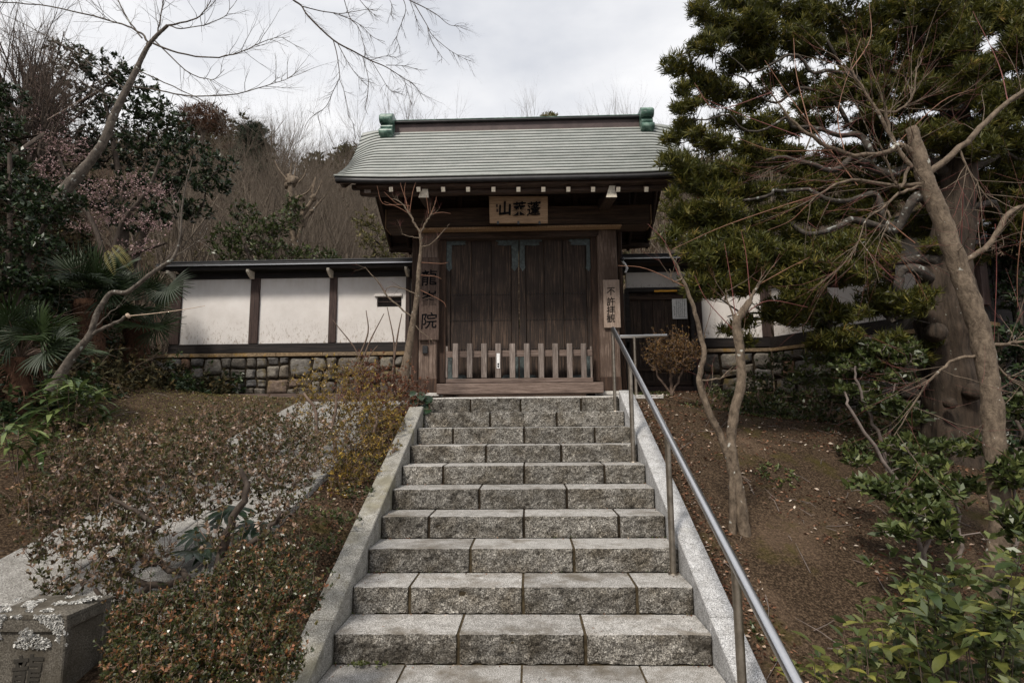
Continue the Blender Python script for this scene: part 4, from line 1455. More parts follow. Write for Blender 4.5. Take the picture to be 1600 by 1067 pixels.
# ridge box and end ornaments
x0, x1 = xof(614, YR - .12, 198), xof(1003, YR - .12, 198)
zr0, zr1 = zof(205, YR - .12), zof(190, YR - .12)
rd = box('ridge', x0, x1, YR - .12, YR + .12, zr0 - .08, zr1, M['ridge_brown'], roof, .006)
box('ridge_cap', x0 - .02, x1 + .02, YR - .17, YR + .17, zr1 + .001, zof(184.5, YR - .17), M['fascia'], rd, .008)
box('ridge_cap_sheet', x0 - .02, x1 + .02, YR - .175, YR + .175, zof(184.4, YR - .175), zof(183.6, YR - .17), M['verdigris'], rd, .001)
box('ridge_band', x0, x1, YR - .135, YR - .121, zof(204.6, YR - .13), zof(203.2, YR - .13), M['tan_wood'], rd, .003)
for sd, (pa_, pb_) in ((-1, (593, 614)), (1, (1001.5, 1022))):
    xa_, xb_ = xof(pa_, YR - .3, 195), xof(pb_, YR - .3, 195)
    k = (zof(169.5, YR - .3) - zof(213, YR - .3)) / 43.5
    z_ = lambda py: zof(py, YR - .3)
    # scrolled outline in the depth/height plane, extruded across
    def roll(cy, cz, r, a0, a1, n=9): return [(cy + r * cos(radians(a0 + (a1 - a0) * i / n)), cz + r * sin(radians(a0 + (a1 - a0) * i / n))) for i in range(n + 1)]
    yf = YR - .34
    out = []
    out += [(YR + .2, z_(212)), (YR - .12, z_(214)), (yf + .05, z_(209))]
    out += roll(yf + .04, z_(201.5), .05, 250, 120)
    out += roll(yf + .09, z_(192.5), .045, 230, 110)
    out += roll(yf + .055, z_(179.5), .062, 240, 110)
    out += [(yf + .10, z_(169.8)), (YR - .02, z_(169.5)), (YR + .2, z_(176))]
    a = [(xa_ + .012, y_, zz) for y_, zz in out]; b_ = [(xb_ - .012, y_, zz) for y_, zz in out]
    orn = hexa('ridge_end_ornament', a, b_, M['verdigris'], rd, 0)
    for f_ in orn.data.polygons: f_.use_smooth = False
    for (cy, cz, r_) in ((yf + .045, z_(202), .055), (yf + .06, z_(181), .068)):
        T = Tubes(); T.add([(xa_, cy, cz), (xb_, cy, cz)], [r_, r_], 20)
        o = T.build('scroll', M['verdigris'], rd)
        bm = bmesh.new(); bm.from_mesh(o.data)
        bmesh.ops.holes_fill(bm, edges=bm.edges[:], sides=30); bmesh.ops.recalc_face_normals(bm, faces=bm.faces[:])
        bm.to_mesh(o.data); bm.free()
        for f_ in o.data.polygons: f_.use_smooth = len(f_.vertices) == 4

# ================================================================ handrail
r = empty('handrail', (0.93, 4.2, 3 * RI), 'brushed steel handrail with round posts down the right side of the steps', 'handrail')
XR = P(1052, 895, D0 + 2 * TR - .04)[0]
posts = [(D0 - 2 * TR + .09, -2), (D0 + 2 * TR - .04, 2), (D0 + 6 * TR - .04, 6), (D0 + 9 * TR - .04, 9)]
zt = P(1044, 677, posts[1][0])[2]
hgt = zt - 2 * RI
for i, (y, k_) in enumerate(posts):
    T = Tubes(); T.add([(XR, y, k_ * RI - .02), (XR, y, nose(y) + hgt - (nose(posts[1][0]) - 2 * RI) - .012 if i < 3 else k_ * RI + hgt - .03)], [.0205, .0205] if i < 3 else [.018, .018], 16)
    pst = T.build('post', M['steel_old'], r)
    bm = bmesh.new(); bmesh.ops.create_cone(bm, cap_ends=True, segments=20, radius1=.034, radius2=.031, depth=.008, matrix=Matrix.Translation((XR, y, k_ * RI + .005)))
    obj_bm('base_plate', bm, M['steel_old'], pst)
HR = hgt - (nose(posts[1][0]) - 2 * RI)          # rail height over the nosing line
ztop_ = nose(posts[3][0]) + HR
T = Tubes()
pts, rad = smooth_path([(XR, 1.2, nose(1.2) + HR), (XR, 3.0, nose(3.0) + HR), (XR, 5.0, nose(5.0) + HR), (XR, posts[3][0] - .02, ztop_ - .01)], [.0235] * 4, 6)
T.add(pts, rad, 20)
T.build('rail', M['steel'], r)
ph = posts[3][0] + .9
zh = P(1000, 525.5, ph)[2]
r2 = empty('handrail', (1.3, ph, Z10), 'short level steel handrail beside the gate right pillar, half behind the rounded bush', 'handrail')
T = Tubes(); T.add([P(968, 525.5, ph), P(1042, 524.5, ph)], [.021, .021], 16); T.build('rail', M['steel'], r2)
T = Tubes(); q = P(991, 525, ph); T.add([(q[0], q[1], gz(1.3, 6.2)), (q[0], q[1], q[2])], [.019, .019], 14); T.build('post', M['steel_old'], r2)
T = Tubes(); q = P(1041, 525, ph); T.add([(q[0], q[1], q[2]), (q[0], q[1] + .9, q[2])], [.019, .019], 14); T.build('return_rail', M['steel'], r2)

# ================================================================ carved stone post, near left
y0 = 2.36
x1 = P(105, 960, y0)[0]; zt = P(105, 960, y0)[2]
r = empty('stone_post', (x1 - .17, y0 + .1, LOW), 'weathered square stone post with pale lichen and carved characters, bottom left corner', 'stone post')
M['post_stone'] = granite('weathered_post_stone', (.105, .094, .078), (.05, .044, .036), (.18, .165, .14), (.06, .051, .038), False, .46, (1, 1))
w_ = .34
body = None
# body with recessed panels: front and right faces
fx0, fx1 = x1 - w_, x1
st_ = .024
body = box('core', fx0 + .012, fx1 - .012, y0 + .012, y0 + .24, LOW, zt - .02, M['post_stone'], r, .004)
box('frame', fx0, fx0 + st_, y0, y0 + .252, LOW, zt - .019, M['post_stone'], r, .005)
box('frame', fx1 - st_, fx1, y0, y0 + .03, LOW, zt - .019, M['post_stone'], r, .005)
box('frame', fx1 - st_, fx1, y0 + .212, y0 + .252, LOW, zt - .019, M['post_stone'], r, .005)
box('frame', fx0 + st_ + .001, fx1 - st_ - .001, y0 + .001, y0 + .03, zt - .07, zt - .019, M['post_stone'], r, .005)
box('frame', fx1 - .012, fx1 - .001, y0 + .031, y0 + .211, zt - .06, zt - .019, M['post_stone'], r, .004)
bm = bmesh.new()
bmesh.ops.create_grid(bm, x_segments=24, y_segments=18, size=.5)
for v in bm.verts:
    x_, y_ = v.co.x, v.co.y
    e = max(abs(x_), abs(y_)) * 2
    v.co = Vector((fx0 + (x_ + .5) * w_, y0 + (y_ + .5) * .252, zt - .004 + .018 * (1 - e ** 4) + .004 * noise.noise(Vector((x_ * 9, y_ * 9, 0)))))
ex = bmesh.ops.extrude_face_region(bm, geom=bm.faces[:])
for v in [g for g in ex['geom'] if isinstance(g, bmesh.types.BMVert)]: v.co.z = zt - .0185
bmesh.ops.recalc_face_normals(bm, faces=bm.faces[:])
obj_bm('top', bm, M['post_stone'], r, False)
# incised characters: dark cut strokes standing in the panel
M['cut'] = simple('carved_cut', (.028, .024, .018), .95, 0, .3, 30, .3)
for ch, py in (('龍', 1052), ('峯', 1180)):
    c_ = P(42, py, y0 + .0105); character(ch, c_, .15, r, M['cut'], .0022, .012, .9)
rg = np.random.default_rng(3)
C, U = [], []
for i in range(3400):
    u, v = rg.uniform(), rg.uniform()
    x_ = fx0 + w_ * u
    if rg.uniform() < .55:
        yy = y0 + .02 + rg.uniform(0, 1) ** 1.5 * .17; n_ = noise.noise(Vector((x_ * 16, yy * 16, 5)))
        if n_ < -.05 + (yy - y0) * 1.6: continue
        C.append((x_, yy, zt + .004 + .01 * min(1, (yy - y0) * 20))); U.append((rg.normal(0, .5), rg.normal(-.3, .5), 1))
    else:
        zz = zt - .004 - rg.uniform(0, 1) ** 1.6 * .13; n_ = noise.noise(Vector((x_ * 14, zz * 14, 1)))
        if n_ < -.12 + (zt - zz) * 2.4: continue
        C.append((x_, y0 + (.0 if zt - zz < .075 else .008), zz)); U.append((rg.normal(0, .5), -1, rg.normal(-.4, .5)))
C, U = np.array(C), unit(np.array(U))
V, F, rn = rosettes(C, U, 4, .0085, .0085, rg, 3.2)
foliage('lichen', V, F, rn, M['lichen'], r)

# ================================================================ vegetation
def tree_root(name, base, label, cat='tree', group=None): return empty(name, base, label, cat, group)


def pads_targets(pads, n_per_area, rng, shell=.55, flat=.8):
    """pads: (px, py, y, rx_px, ry_px). Points through ellipsoids, denser at the outside and top."""
    out, idx = [], []
    for i, (px, py, y, rx, ry) in enumerate(pads):
        c = P(px, py, y); a, b = rx * y / F_PX, ry * y / F_PX
        n = max(6, int(n_per_area * rx * ry / 100))
        v = unit(rng.normal(0, 1, (n, 3)))
        rr = (shell + (1 - shell) * rng.uniform(0, 1, (n, 1)) ** .5)
        v = v * rr
        v[:, 2] = np.where(v[:, 2] < 0, v[:, 2] * .75, v[:, 2])
        out.append(c + v * np.array([a, a * flat, b])); idx += [i] * n
    return np.concatenate(out), np.array(idx)


# ---- the large podocarpus on the right
def podocarp():
    rng = np.random.default_rng(21)
    Y = 6.0
    base = P(1492, 700, Y)
    root = tree_root('evergreen_tree', base, 'large twisted evergreen tree with a thick fissured trunk filling the upper right')
    T = Tubes()
    tr = [(1494, 790), (1493, 715), (1490, 660), (1486, 600), (1480, 540), (1474, 480), (1474, 430), (1482, 380), (1492, 330), (1497, 280), (1496, 220, .1), (1492, 160, .2), (1498, 100, .2), (1505, 40, .2), (1500, -40, .2)]
    pts, rad = pix_path(tr, Y, [56, 43, 38, 36, 36, 40, 34, 28, 26, 23, 20, 17, 14, 12, 10], 14)
    T.add(pts, rad, 56)
    V, F = T.data()
    # fluted, lumpy bark
    for i in range(len(V)):
        k = i // 56
        c = pts[k]; d = V[i] - c; a = math.atan2(d[1], d[0])
        f = 1 + .09 * sin(a * 5 + c[2] * 1.5) + .22 * noise.noise(Vector(V[i] * 2.6)) + .06 * noise.noise(Vector(V[i] * 9)) + .10 * noise.noise(Vector((cos(a) * 5, sin(a) * 5, c[2] * 1.6))) + .09 * abs(noise.noise(Vector((cos(a) * 13, sin(a) * 13, c[2] * 2.6))))
        V[i] = c + d * f
    obj_np('trunk', V, F, M['bark_old'], root, None, True)
    for (px, py, rr) in ((1520, 612, 12), (1484, 630, 8), (1440, 600, 9), (1462, 520, 14)):
        c = P(px, py, Y - .30 if px > 1450 else Y - .1)
        bm = bmesh.new(); bmesh.ops.create_uvsphere(bm, u_segments=14, v_segments=10, radius=rr * Y / F_PX)
        for v in bm.verts:
            q = v.co.normalized()
            if q.y < -.75: v.co *= .82
            v.co *= 1 + .15 * noise.noise(v.co * 30)
            v.co.y *= 1.3
            v.co += Vector(c)
        obj_bm('knot', bm, M['bark_old'], root, True)
    limbs = [
        ([(1472, 440), (1440, 424), (1412, 436), (1396, 470), (1392, 500)], [20, 17, 15, 12, 8], -.25),
        ([(1478, 470), (1420, 500), (1360, 530), (1310, 540), (1298, 500), (1285, 470), (1262, 455)], [20, 15, 11, 10, 9, 8, 6], -.3),
        ([(1310, 545), (1280, 500), (1272, 490), (1230, 492), (1180, 490), (1140, 500)], [7, 6, 6, 5, 4, 2], -.4),
        ([(1285, 470), (1262, 492), (1210, 500), (1165, 480), (1130, 470)], [8, 6, 5, 4, 2], -.35),
        ([(1490, 340), (1440, 320), (1390, 350), (1330, 340), (1280, 370), (1220, 350), (1160, 365), (1105, 345)], [17, 14, 11, 9, 8, 6, 4, 2], -.3),
        ([(1496, 280), (1450, 260), (1400, 275), (1350, 250), (1290, 265), (1230, 240), (1170, 262), (1110, 245)], [17, 14, 11, 10, 8, 6, 4, 2], -.1),
        ([(1494, 240), (1440, 200), (1410, 215), (1370, 170), (1320, 180), (1270, 140), (1200, 150), (1130, 120)], [16, 13, 12, 9, 8, 6, 4, 2], .1),
        ([(1494, 180), (1450, 140), (1420, 150), (1380, 100), (1330, 110), (1280, 60), (1210, 70), (1150, 40)], [14, 12, 10, 8, 7, 5, 4, 2], .2),
        ([(1498, 120), (1460, 60), (1430, 70), (1380, 20), (1330, 25), (1260, -20)], [12, 10, 8, 6, 5, 3], .2),
        ([(1500, 90), (1530, 40), (1570, 20), (1610, -20)], [12, 9, 6, 4], .1),
        ([(1496, 200), (1540, 150), (1570, 160), (1620, 110)], [14, 10, 8, 5], 0),
        ([(1495, 300), (1540, 250), (1560, 240), (1610, 250)], [14, 10, 8, 5], .2),
        ([(1490, 350), (1540, 320), (1580, 330), (1630, 310)], [12, 9, 6, 4], .3),
        ([(1474, 420), (1430, 400), (1370, 410), (1310, 440), (1250, 430), (1190, 450), (1120, 430), (1085, 440)], [15, 12, 9, 8, 7, 5, 3, 2], -.5),
        ([(1350, 250), (1330, 210), (1290, 215), (1240, 190), (1190, 200), (1140, 185), (1080, 195)], [9, 8, 6, 5, 4, 3, 2], -.35),
        ([(1370, 170), (1350, 120), (1300, 115), (1250, 95), (1190, 110), (1120, 80)], [9, 7, 6, 5, 3, 2], -.1),
        ([(1390, 350), (1350, 300), (1300, 310), (1230, 295), (1170, 310), (1100, 285), (1060, 280)], [10, 8, 7, 5, 4, 3, 2], -.5),
    ]
    nodes = []
    Tl = Tubes()
    for li, (pl_, rp, dy) in enumerate(limbs):
        pl2 = [(pl_[0][0] + 6, pl_[0][1] + 2, .28)] + [(x, y_, dy * i / (len(pl_) - 1)) for i, (x, y_) in enumerate(pl_)]; rp = [rp[0]] + rp
        pts, rad = pix_path(pl2, Y, [v * .62 * (1 - .35 * q / len(rp)) for q, v in enumerate(rp)], 5)
        for i in range(1, len(pts)):   # twisty
            pts[i] += min(1, i / 6) * np.array([noise.noise(Vector(pts[i] * 3.1 + np.array([li * 5., 0, 0]))), noise.noise(Vector(pts[i] * 3.1 + np.array([9., li * 5., 0]))), noise.noise(Vector(pts[i] * 3.1 + np.array([0, 9., li * 5.])))]) * .16
            rad[i] *= 1 + .25 * noise.noise(Vector(pts[i] * 7))
        Tl.add(pts, rad, 9)
        nodes += list(pts[3:])
    # crown pads, left profile and top of the crown as in the photograph
    pads = []
    def pad(px, py, rx, ry, dy=0): pads.append((px + max(0, 1170 - px) * .11, py, Y + dy, rx * (.85 if px < 1110 else 1), ry))
    for q in ((1100, 30, 38, 22), (1090, 75, 42, 22, -.3), (1075, 120, 36, 20), (1062, 165, 34, 22, -.2), (1060, 200, 32, 18, .2), (1120, 150, 40, 22, .2), (1150, 100, 40, 24, .3), (1160, 40, 45, 24), (1200, 15, 45, 24, .3),
              (1110, 225, 40, 18, -.2), (1075, 265, 40, 20, -.5), (1055, 285, 28, 16, -.6), (1150, 270, 40, 20), (1120, 300, 38, 18, -.4), (1180, 200, 42, 22, .2), (1075, 335, 40, 20, -.5), (1130, 350, 45, 22, -.4), (1090, 375, 40, 22, -.6),
              (1140, 400, 45, 26, -.7), (1100, 440, 45, 30, -.8), (1160, 445, 45, 26, -.7), (1210, 400, 50, 28, -.5), (1240, 440, 45, 26, -.6), (1200, 340, 45, 22, -.2), (1260, 330, 45, 22), (1290, 390, 45, 25, -.3), (1330, 430, 48, 26, -.4),
              (1230, 60, 48, 26, .2), (1250, 130, 42, 22, .4), (1290, 25, 50, 26, .2), (1300, 80, 42, 22, .3), (1350, 50, 46, 26, .2), (1370, 100, 40, 22, .5), (1400, 20, 50, 26, .1), (1330, 150, 38, 20, .5), (1280, 190, 36, 18, .4), (1230, 240, 36, 18, .2),
              (1420, 90, 36, 22, .5), (1450, 30, 48, 26, .3), (1500, 15, 55, 28, .1), (1560, 30, 52, 28, 0), (1600, 80, 46, 28, 0), (1560, 100, 42, 24, .3), (1590, 150, 42, 24, .2), (1550, 190, 40, 24, .4), (1595, 220, 40, 26, .2), (1560, 270, 46, 28, .3), (1600, 310, 42, 28, .2),
              (1540, 330, 40, 24, .5), (1440, 200, 34, 18, .6), (1400, 250, 34, 18, .6), (1340, 240, 32, 16, .5), (1370, 330, 36, 20, .4), (1330, 370, 42, 22, .1), (1290, 290, 36, 16, .4), (1380, 390, 40, 22, 0), (1420, 360, 30, 18, .5), (1260, 500, 46, 16, -.3),
              (1320, 490, 46, 20, -.3), (1210, 480, 36, 15, -.5), (1370, 470, 40, 20, -.2), (1300, 530, 40, 16, -.3), (1345, 545, 40, 16, -.2), (1420, 480, 36, 26, -.35), (1160, 505, 26, 10, -.5), (1400, 540, 36, 16, -.2), (1430, 150, 36, 20, .5), (1480, 90, 36, 22, .6), (1450, 210, 40, 20, .8), (1420, 300, 40, 22, .7), (1360, 200, 36, 18, .7), (1530, 140, 36, 22, .7), (1570, 230, 40, 24, .6), (1300, 240, 34, 16, .6), (1340, 300, 36, 18, .6), (1250, 290, 36, 16, .3), (1180, 150, 36, 18, .5), (1520, 400, 34, 24, .7), (1390, 130, 36, 20, .6), (1310, 60, 36, 20, .5), (1460, 340, 30, 20, .9), (1490, 150, 44, 26, -.35), (1470, 210, 40, 24, -.3), (1530, 210, 40, 26, -.3), (1500, 60, 50, 30, -.3), (1560, 150, 44, 28, -.2), (1590, 30, 44, 30, -.2), (1440, 110, 44, 26, -.1), (1400, 170, 40, 22, -.1), (1350, 110, 44, 24, 0), (1290, 150, 40, 22, 0), (1500, 260, 34, 22, .7), (1440, 260, 40, 24, .8), (1380, 290, 40, 22, .8), (1310, 330, 44, 22, .6), (1540, 300, 40, 26, .5), (1590, 360, 40, 30, .3), (1240, 200, 40, 20, .2), (1190, 250, 40, 20, .1), (1250, 260, 40, 18, .3), (1160, 310, 44, 20, .1), (1230, 380, 44, 22, 0), (1350, 430, 44, 24, .1), (1120, 330, 44, 24, -.5), (1090, 400, 40, 26, -.7), (1150, 380, 46, 26, -.6), (1190, 430, 44, 24, -.7), (1130, 270, 40, 22, -.3), (1260, 410, 44, 24, -.5), (1180, 60, 40, 26, .3), (1250, 20, 46, 26, .4)):
        pad(*q)
    sub_ = []
    for a, b, c, d, e in pads:
        sub_.append((a, b, c, d * .85, e * .85))
        for _ in range(3):
            f_ = rng.uniform(.35, .8); sub_.append((a + rng.normal(0, .7) * d, b + rng.normal(0, .85) * e, c + rng.normal(0, .15), d * f_, e * f_ * 1.2))
    tg, idx = pads_targets(sub_, 15, rng, .0, .85)
    Tw = Tubes()
    dirs = colonize(nodes, tg, Tw, .0042, rng, .30, .12, 4, maxn=0)
    Tl.build('limbs', M['bark_twisty'], root)
    Tw.build('twigs', M['bark_twisty'], root)
    up = unit(dirs * .6 + np.array([0, 0, .55]) + rng.normal(0, .25, dirs.shape))
    V, F, rn = rosettes(tg, up, 13, .082, .0115, rng, .75, np.clip(rng.normal(.46, .26, len(tg)), 0, 1), .4, .05)
    foliage('foliage', V, F, rn, M['lf_pine'], root)


podocarp()


def twig_spray(T, pts, rng, n, L, r, lev=2, spread=.55, up=.1, curl=.1, f0=.2, tips=None, TT=None, kids=(2, 4), flatten=None):
    pts = np.asarray(pts)
    for _ in range(n):
        f = rng.uniform(f0, 1) * (len(pts) - 1.001); i = int(f); t = f - i
        q = pts[i] * (1 - t) + pts[i + 1] * t
        d = unit(unit(pts[i + 1] - pts[i]) + rng.normal(0, spread, 3) + np.array([0, 0, up]))
        if flatten is not None: d[1] *= flatten
        grow(T, q, d, L * rng.uniform(.5, 1.1), r, lev, rng, kids, spread * .8, curl, up * .4, 5, tips, 4, TT, 1)


def skel_tree(name, label, y, trunk, rtr, branches, barkm, twigm, seed, sprays, cap_top=False, sides=12, cat='tree', group=None, trunk_sub=4, wt=.8, wb=.62):
    """Tree whose main limbs follow the photograph; fine twigs are grown."""
    rng = np.random.default_rng(seed)
    root = tree_root(name, P(*trunk[0][:2], y), label, cat, group)
    pts, rad = pix_path(trunk, y, [v * wt for v in rtr], 10)
    if cap_top:
        pts = np.vstack([pts, pts[-1] + (pts[-1] - pts[-2]) * .02]); rad = np.append(rad, .001)
    rad = rad * np.interp(np.arange(len(rad)), [0, 14, 24], [1.7, 1.25, 1.0]); T = Tubes(); T.add(pts, rad, 24); V, F = T.data()
    for i in range(len(V)):
        c = pts[i // 24]; d = V[i] - c; q = Vector(V[i]); r_ = rad[i // 24]; f_ = .16 / max(r_, .008)
        V[i] = c + d * (1 + .16 * noise.noise(q * f_ * 3) + .09 * noise.noise(q * f_ * 9) + .05 * noise.noise(Vector((q.x * 6, q.y * 6, q.z * f_ * 26))))
    obj_np('trunk', V, F, barkm, root, None, True)
    TB, TW = Tubes(), Tubes()
    for br in branches:
        bp, rp = br[0], br[1]
        bpts, brad = pix_path(bp, y, [v * wb for v in rp], 4)
        bpts[1:] += rng.normal(0, .004, bpts[1:].shape)
        TB.add(bpts, brad, 7)
        n, L, r, lev, spr, up = br[2] if len(br) > 2 else sprays
        twig_spray(TB, bpts, rng, n, L, r, lev, spr, up, .1, .25, None, TW)
    n, L, r, lev, spr, up = sprays
    if n: twig_spray(TB, pts[len(pts) // 2:], rng, max(2, n // 2), L, r, lev, spr, up, .1, .1, None, TW)
    TB.build('branches', barkm, root); TW.build('twigs', twigm, root)
    return root


# ---- slender cut maple in front of it (right foreground)
rt_ = skel_tree('bare_tree', 'smooth pale bare tree sawn off at the top, nearest tree at the right', 3.9,
                [(1546, 1010), (1552, 960), (1558, 880), (1563, 800), (1556, 700), (1546, 600), (1531, 520), (1505, 440), (1478, 360), (1450, 290), (1438, 250), (1424, 200)], [20, 19, 20, 20, 22, 21, 22, 21, 20, 18, 17, 13],
                [([(1440, 288), (1400, 290, .05), (1330, 281), (1290, 298), (1262, 320)], [6, 5, 4, 2.5, 1]),
                 ([(1450, 272), (1500, 232), (1540, 190), (1575, 160), (1612, 130)], [9, 8, 7, 6, 5]),
                 ([(1432, 240), (1405, 226), (1380, 240), (1320, 240), (1270, 215), (1235, 185), (1205, 145)], [9, 7, 6, 5, 5, 3, 1.5]),
                 ([(1425, 262), (1392, 215), (1370, 172), (1340, 125), (1330, 110)], [6, 5, 4, 2.5, 1.5]),
                 ([(1392, 215), (1385, 180), (1383, 160)], [4, 4, 2]),
                 ([(1370, 172), (1400, 175), (1425, 150), (1432, 105)], [3, 3, 2.5, 1.5]),
                 ([(1442, 292), (1410, 300), (1385, 320), (1390, 345), (1378, 372)], [4, 4, 3, 2.5, 1.5]),
                 ([(1385, 320), (1350, 350), (1335, 400)], [3, 2, 1]),
                 ([(1495, 415), (1524, 398), (1550, 376), (1578, 331), (1604, 322)], [7, 7, 7, 7, 5]),
                 ([(1498, 232), (1512, 265), (1530, 290), (1550, 325)], [3, 2.5, 2, 1]),
                 ([(1525, 556), (1492, 562), (1472, 578), (1440, 610), (1400, 680)], [4, 4, 3.5, 2.5, 1]),
                 ([(1548, 540), (1580, 536), (1610, 533)], [5, 4, 3]),
                 ([(1548, 556), (1575, 590), (1610, 615)], [3, 2.5, 2]),
                 ([(1420, 262), (1405, 295), (1385, 250), (1375, 225)], [4, 4, 2, 1])],
                M['bark_tan'], M['twig_red'], 5, (11, .62, .0032, 1, .6, .08), True, 16, wt=.66)
for (a, b, c) in (((1330, 110), (1360, 60), (1358, 5)), ((1262, 320), (1235, 345), (1200, 360)), ((1340, 290), (1240, 160), (1195, 95)), ((1290, 300), (1140, 350), (1050, 390)), ((1205, 145), (1120, 170), (1085, 130)), ((1255, 215), (1160, 180), (1090, 150)),
                  ((1575, 160), (1560, 100), (1520, 18)), ((1440, 288), (1470, 350), (1500, 415)), ((1505, 300), (1502, 380), (1500, 420)), ((1555, 350), (1557, 430), (1552, 560)), ((1320, 240), (1310, 170), (1345, 60)), ((1300, 235), (1210, 235), (1150, 215)),
                  ((1430, 380), (1360, 330), (1290, 330)), ((1600, 330), (1590, 420), (1590, 480)), ((1380, 372), (1420, 420), (1450, 470)), ((1270, 215), (1245, 120), (1240, 60)), ((1400, 226), (1470, 160), (1520, 140))):
    T = Tubes()
    pts, rad = pix_path([(*a, 0), (*b, .1), (*c, .15)], 3.9, [.85, .65, .35], 5)
    T.add(pts, rad, 5); T.build('shoot', M['twig_red'] if a[0] % 2 else M['twig_orange'], rt_)

# ---- small forked tree right of the steps
rt_ = skel_tree('bare_tree', 'small pale bare tree with two stems joining low, right of the handrail', 4.3,
                [(1176, 960), (1172, 905), (1164, 840), (1156, 780), (1146, 725), (1142, 690), (1148, 640), (1158, 600), (1156, 550), (1151, 505), (1160, 488), (1172, 470)], [13, 12, 11, 11, 10, 9, 9, 8.5, 8.5, 8, 6],
                [([(1150, 950), (1146, 890), (1145, 800), (1144, 750), (1139, 715), (1120, 672), (1100, 622), (1092, 590), (1100, 552), (1090, 505), (1080, 470), (1066, 435), (1052, 405), (1040, 388)], [10, 10, 9.5, 9, 9, 8.5, 8, 7, 6, 5.5, 4, 3, 1.8], (5, .35, .004, 1, .6, .1)),
                 ([(1172, 470), (1180, 455), (1190, 440)], [5, 4, 3], (3, .3, .004, 1, .5, .2)),
                 ([(1151, 510), (1138, 470), (1134, 450)], [3, 2, 1], (3, .3, .004, 1, .5, .2)),
                 ([(1097, 594), (1125, 590), (1145, 572)], [2.5, 2, 1], (2, .2, .003, 1, .5, .1)),
                 ([(1066, 435), (1052, 440), (1046, 420)], [2.5, 2, 1], (2, .25, .003, 1, .5, .2))],
                M['bark_tan'], M['twig_red'], 8, (5, .4, .004, 1, .6, .25), False, 12)
for (a, b, c) in (((1185, 445), (1230, 420), (1265, 402)), ((1172, 465), (1166, 400), (1158, 360)), ((1150, 500), (1142, 440), (1132, 380)), ((1158, 495), (1200, 470), (1262, 480)), ((1075, 450), (1010, 420), (965, 415)), ((1060, 430), (1040, 380), (1012, 350)), ((1150, 520), (1105, 470), (1085, 430))):
    T = Tubes(); pts, rad = pix_path([a, b, c], 4.3, [.85, .6, .35], 5); T.add(pts, rad, 5); T.build('shoot', M['twig_orange'] if a[0] % 2 else M['twig_red'], rt_)

# ---- young tree before the gate, left pillar
rt_ = skel_tree('bare_tree', 'slim bare sapling with reddish twig tips in front of the left gate pillar', 7.0,
                [(628, 612), (636, 560), (645, 505), (652, 460), (655, 415), (658, 385), (656, 362)], [9, 8, 7, 6.5, 5.5, 4, 3.5],
                [([(657, 364), (648, 350), (640, 335), (628, 318), (612, 310)], [3, 3, 2.6, 1.8, 1], (6, .22, .0035, 1, .6, .5)),
                 ([(657, 364), (664, 350), (672, 338), (676, 332)], [3, 2.6, 2, 1.5], (6, .22, .0035, 1, .6, .4)),
                 ([(656, 388), (675, 380), (692, 362), (702, 350)], [2, 1.6, 1.2, .7], (2, .12, .003, 1, .6, .1)),
                 ([(655, 372), (640, 370), (628, 366)], [1.6, 1.2, .8], (3, .2, .003, 1, .6, .1)),
                 ([(652, 460), (632, 452), (610, 448), (600, 455)], [1.8, 1.5, 1.2, .8], (3, .25, .003, 1, .6, 0)),
                 ([(648, 500), (625, 480), (605, 462), (590, 440), (570, 418)], [2.4, 2.2, 2, 1.5, .8], (4, .3, .003, 1, .6, .1)),
                 ([(646, 505), (660, 520), (675, 530)], [1.6, 1.2, .7], (2, .2, .003, 1, .6, 0))],
                M['bark_tan'], M['twig_red'], 12, (10, .28, .0028, 1, .7, .1), False, 10, wt=.62)
for (a, b, c) in (((640, 335), (624, 325), (600, 315)), ((625, 320), (598, 318), (589, 290)), ((638, 330), (632, 300), (636, 275)), ((640, 332), (645, 300), (651, 281)), ((640, 322), (620, 318), (600, 300)), ((636, 318), (628, 295), (622, 272)), ((672, 335), (690, 332), (704, 334)), ((672, 336), (680, 318), (682, 308)), ((670, 334), (668, 320), (666, 305)), ((655, 430), (680, 432), (690, 436)), ((655, 410), (690, 412), (700, 410)), ((650, 450), (690, 470), (697, 480))):
    T = Tubes(); pts, rad = pix_path([a, b, c], 7.0, [.6, .45, .3], 4); T.add(pts, rad, 4); T.build('shoot', M['twig_orange'], rt_)
T = Tubes()
for (a, b, c) in (((556, 600), (560, 555), (520, 500)), ((560, 590), (575, 540), (600, 490)), ((562, 600), (575, 560), (590, 540)), ((612, 600), (616, 540), (605, 480)), ((616, 560), (622, 520), (628, 490)), ((560, 560), (575, 520), (572, 485))):
    pts, rad = pix_path([a, b, c], 7.6, [1.6, 1.2, .6], 4); T.add(pts, rad, 4)
rt_ = tree_root('sapling', P(560, 606, 7.6), 'thin brown leafless shoots standing before the slit window wall', 'shrub'); T.build('stems', M['twig_brown'], rt_)

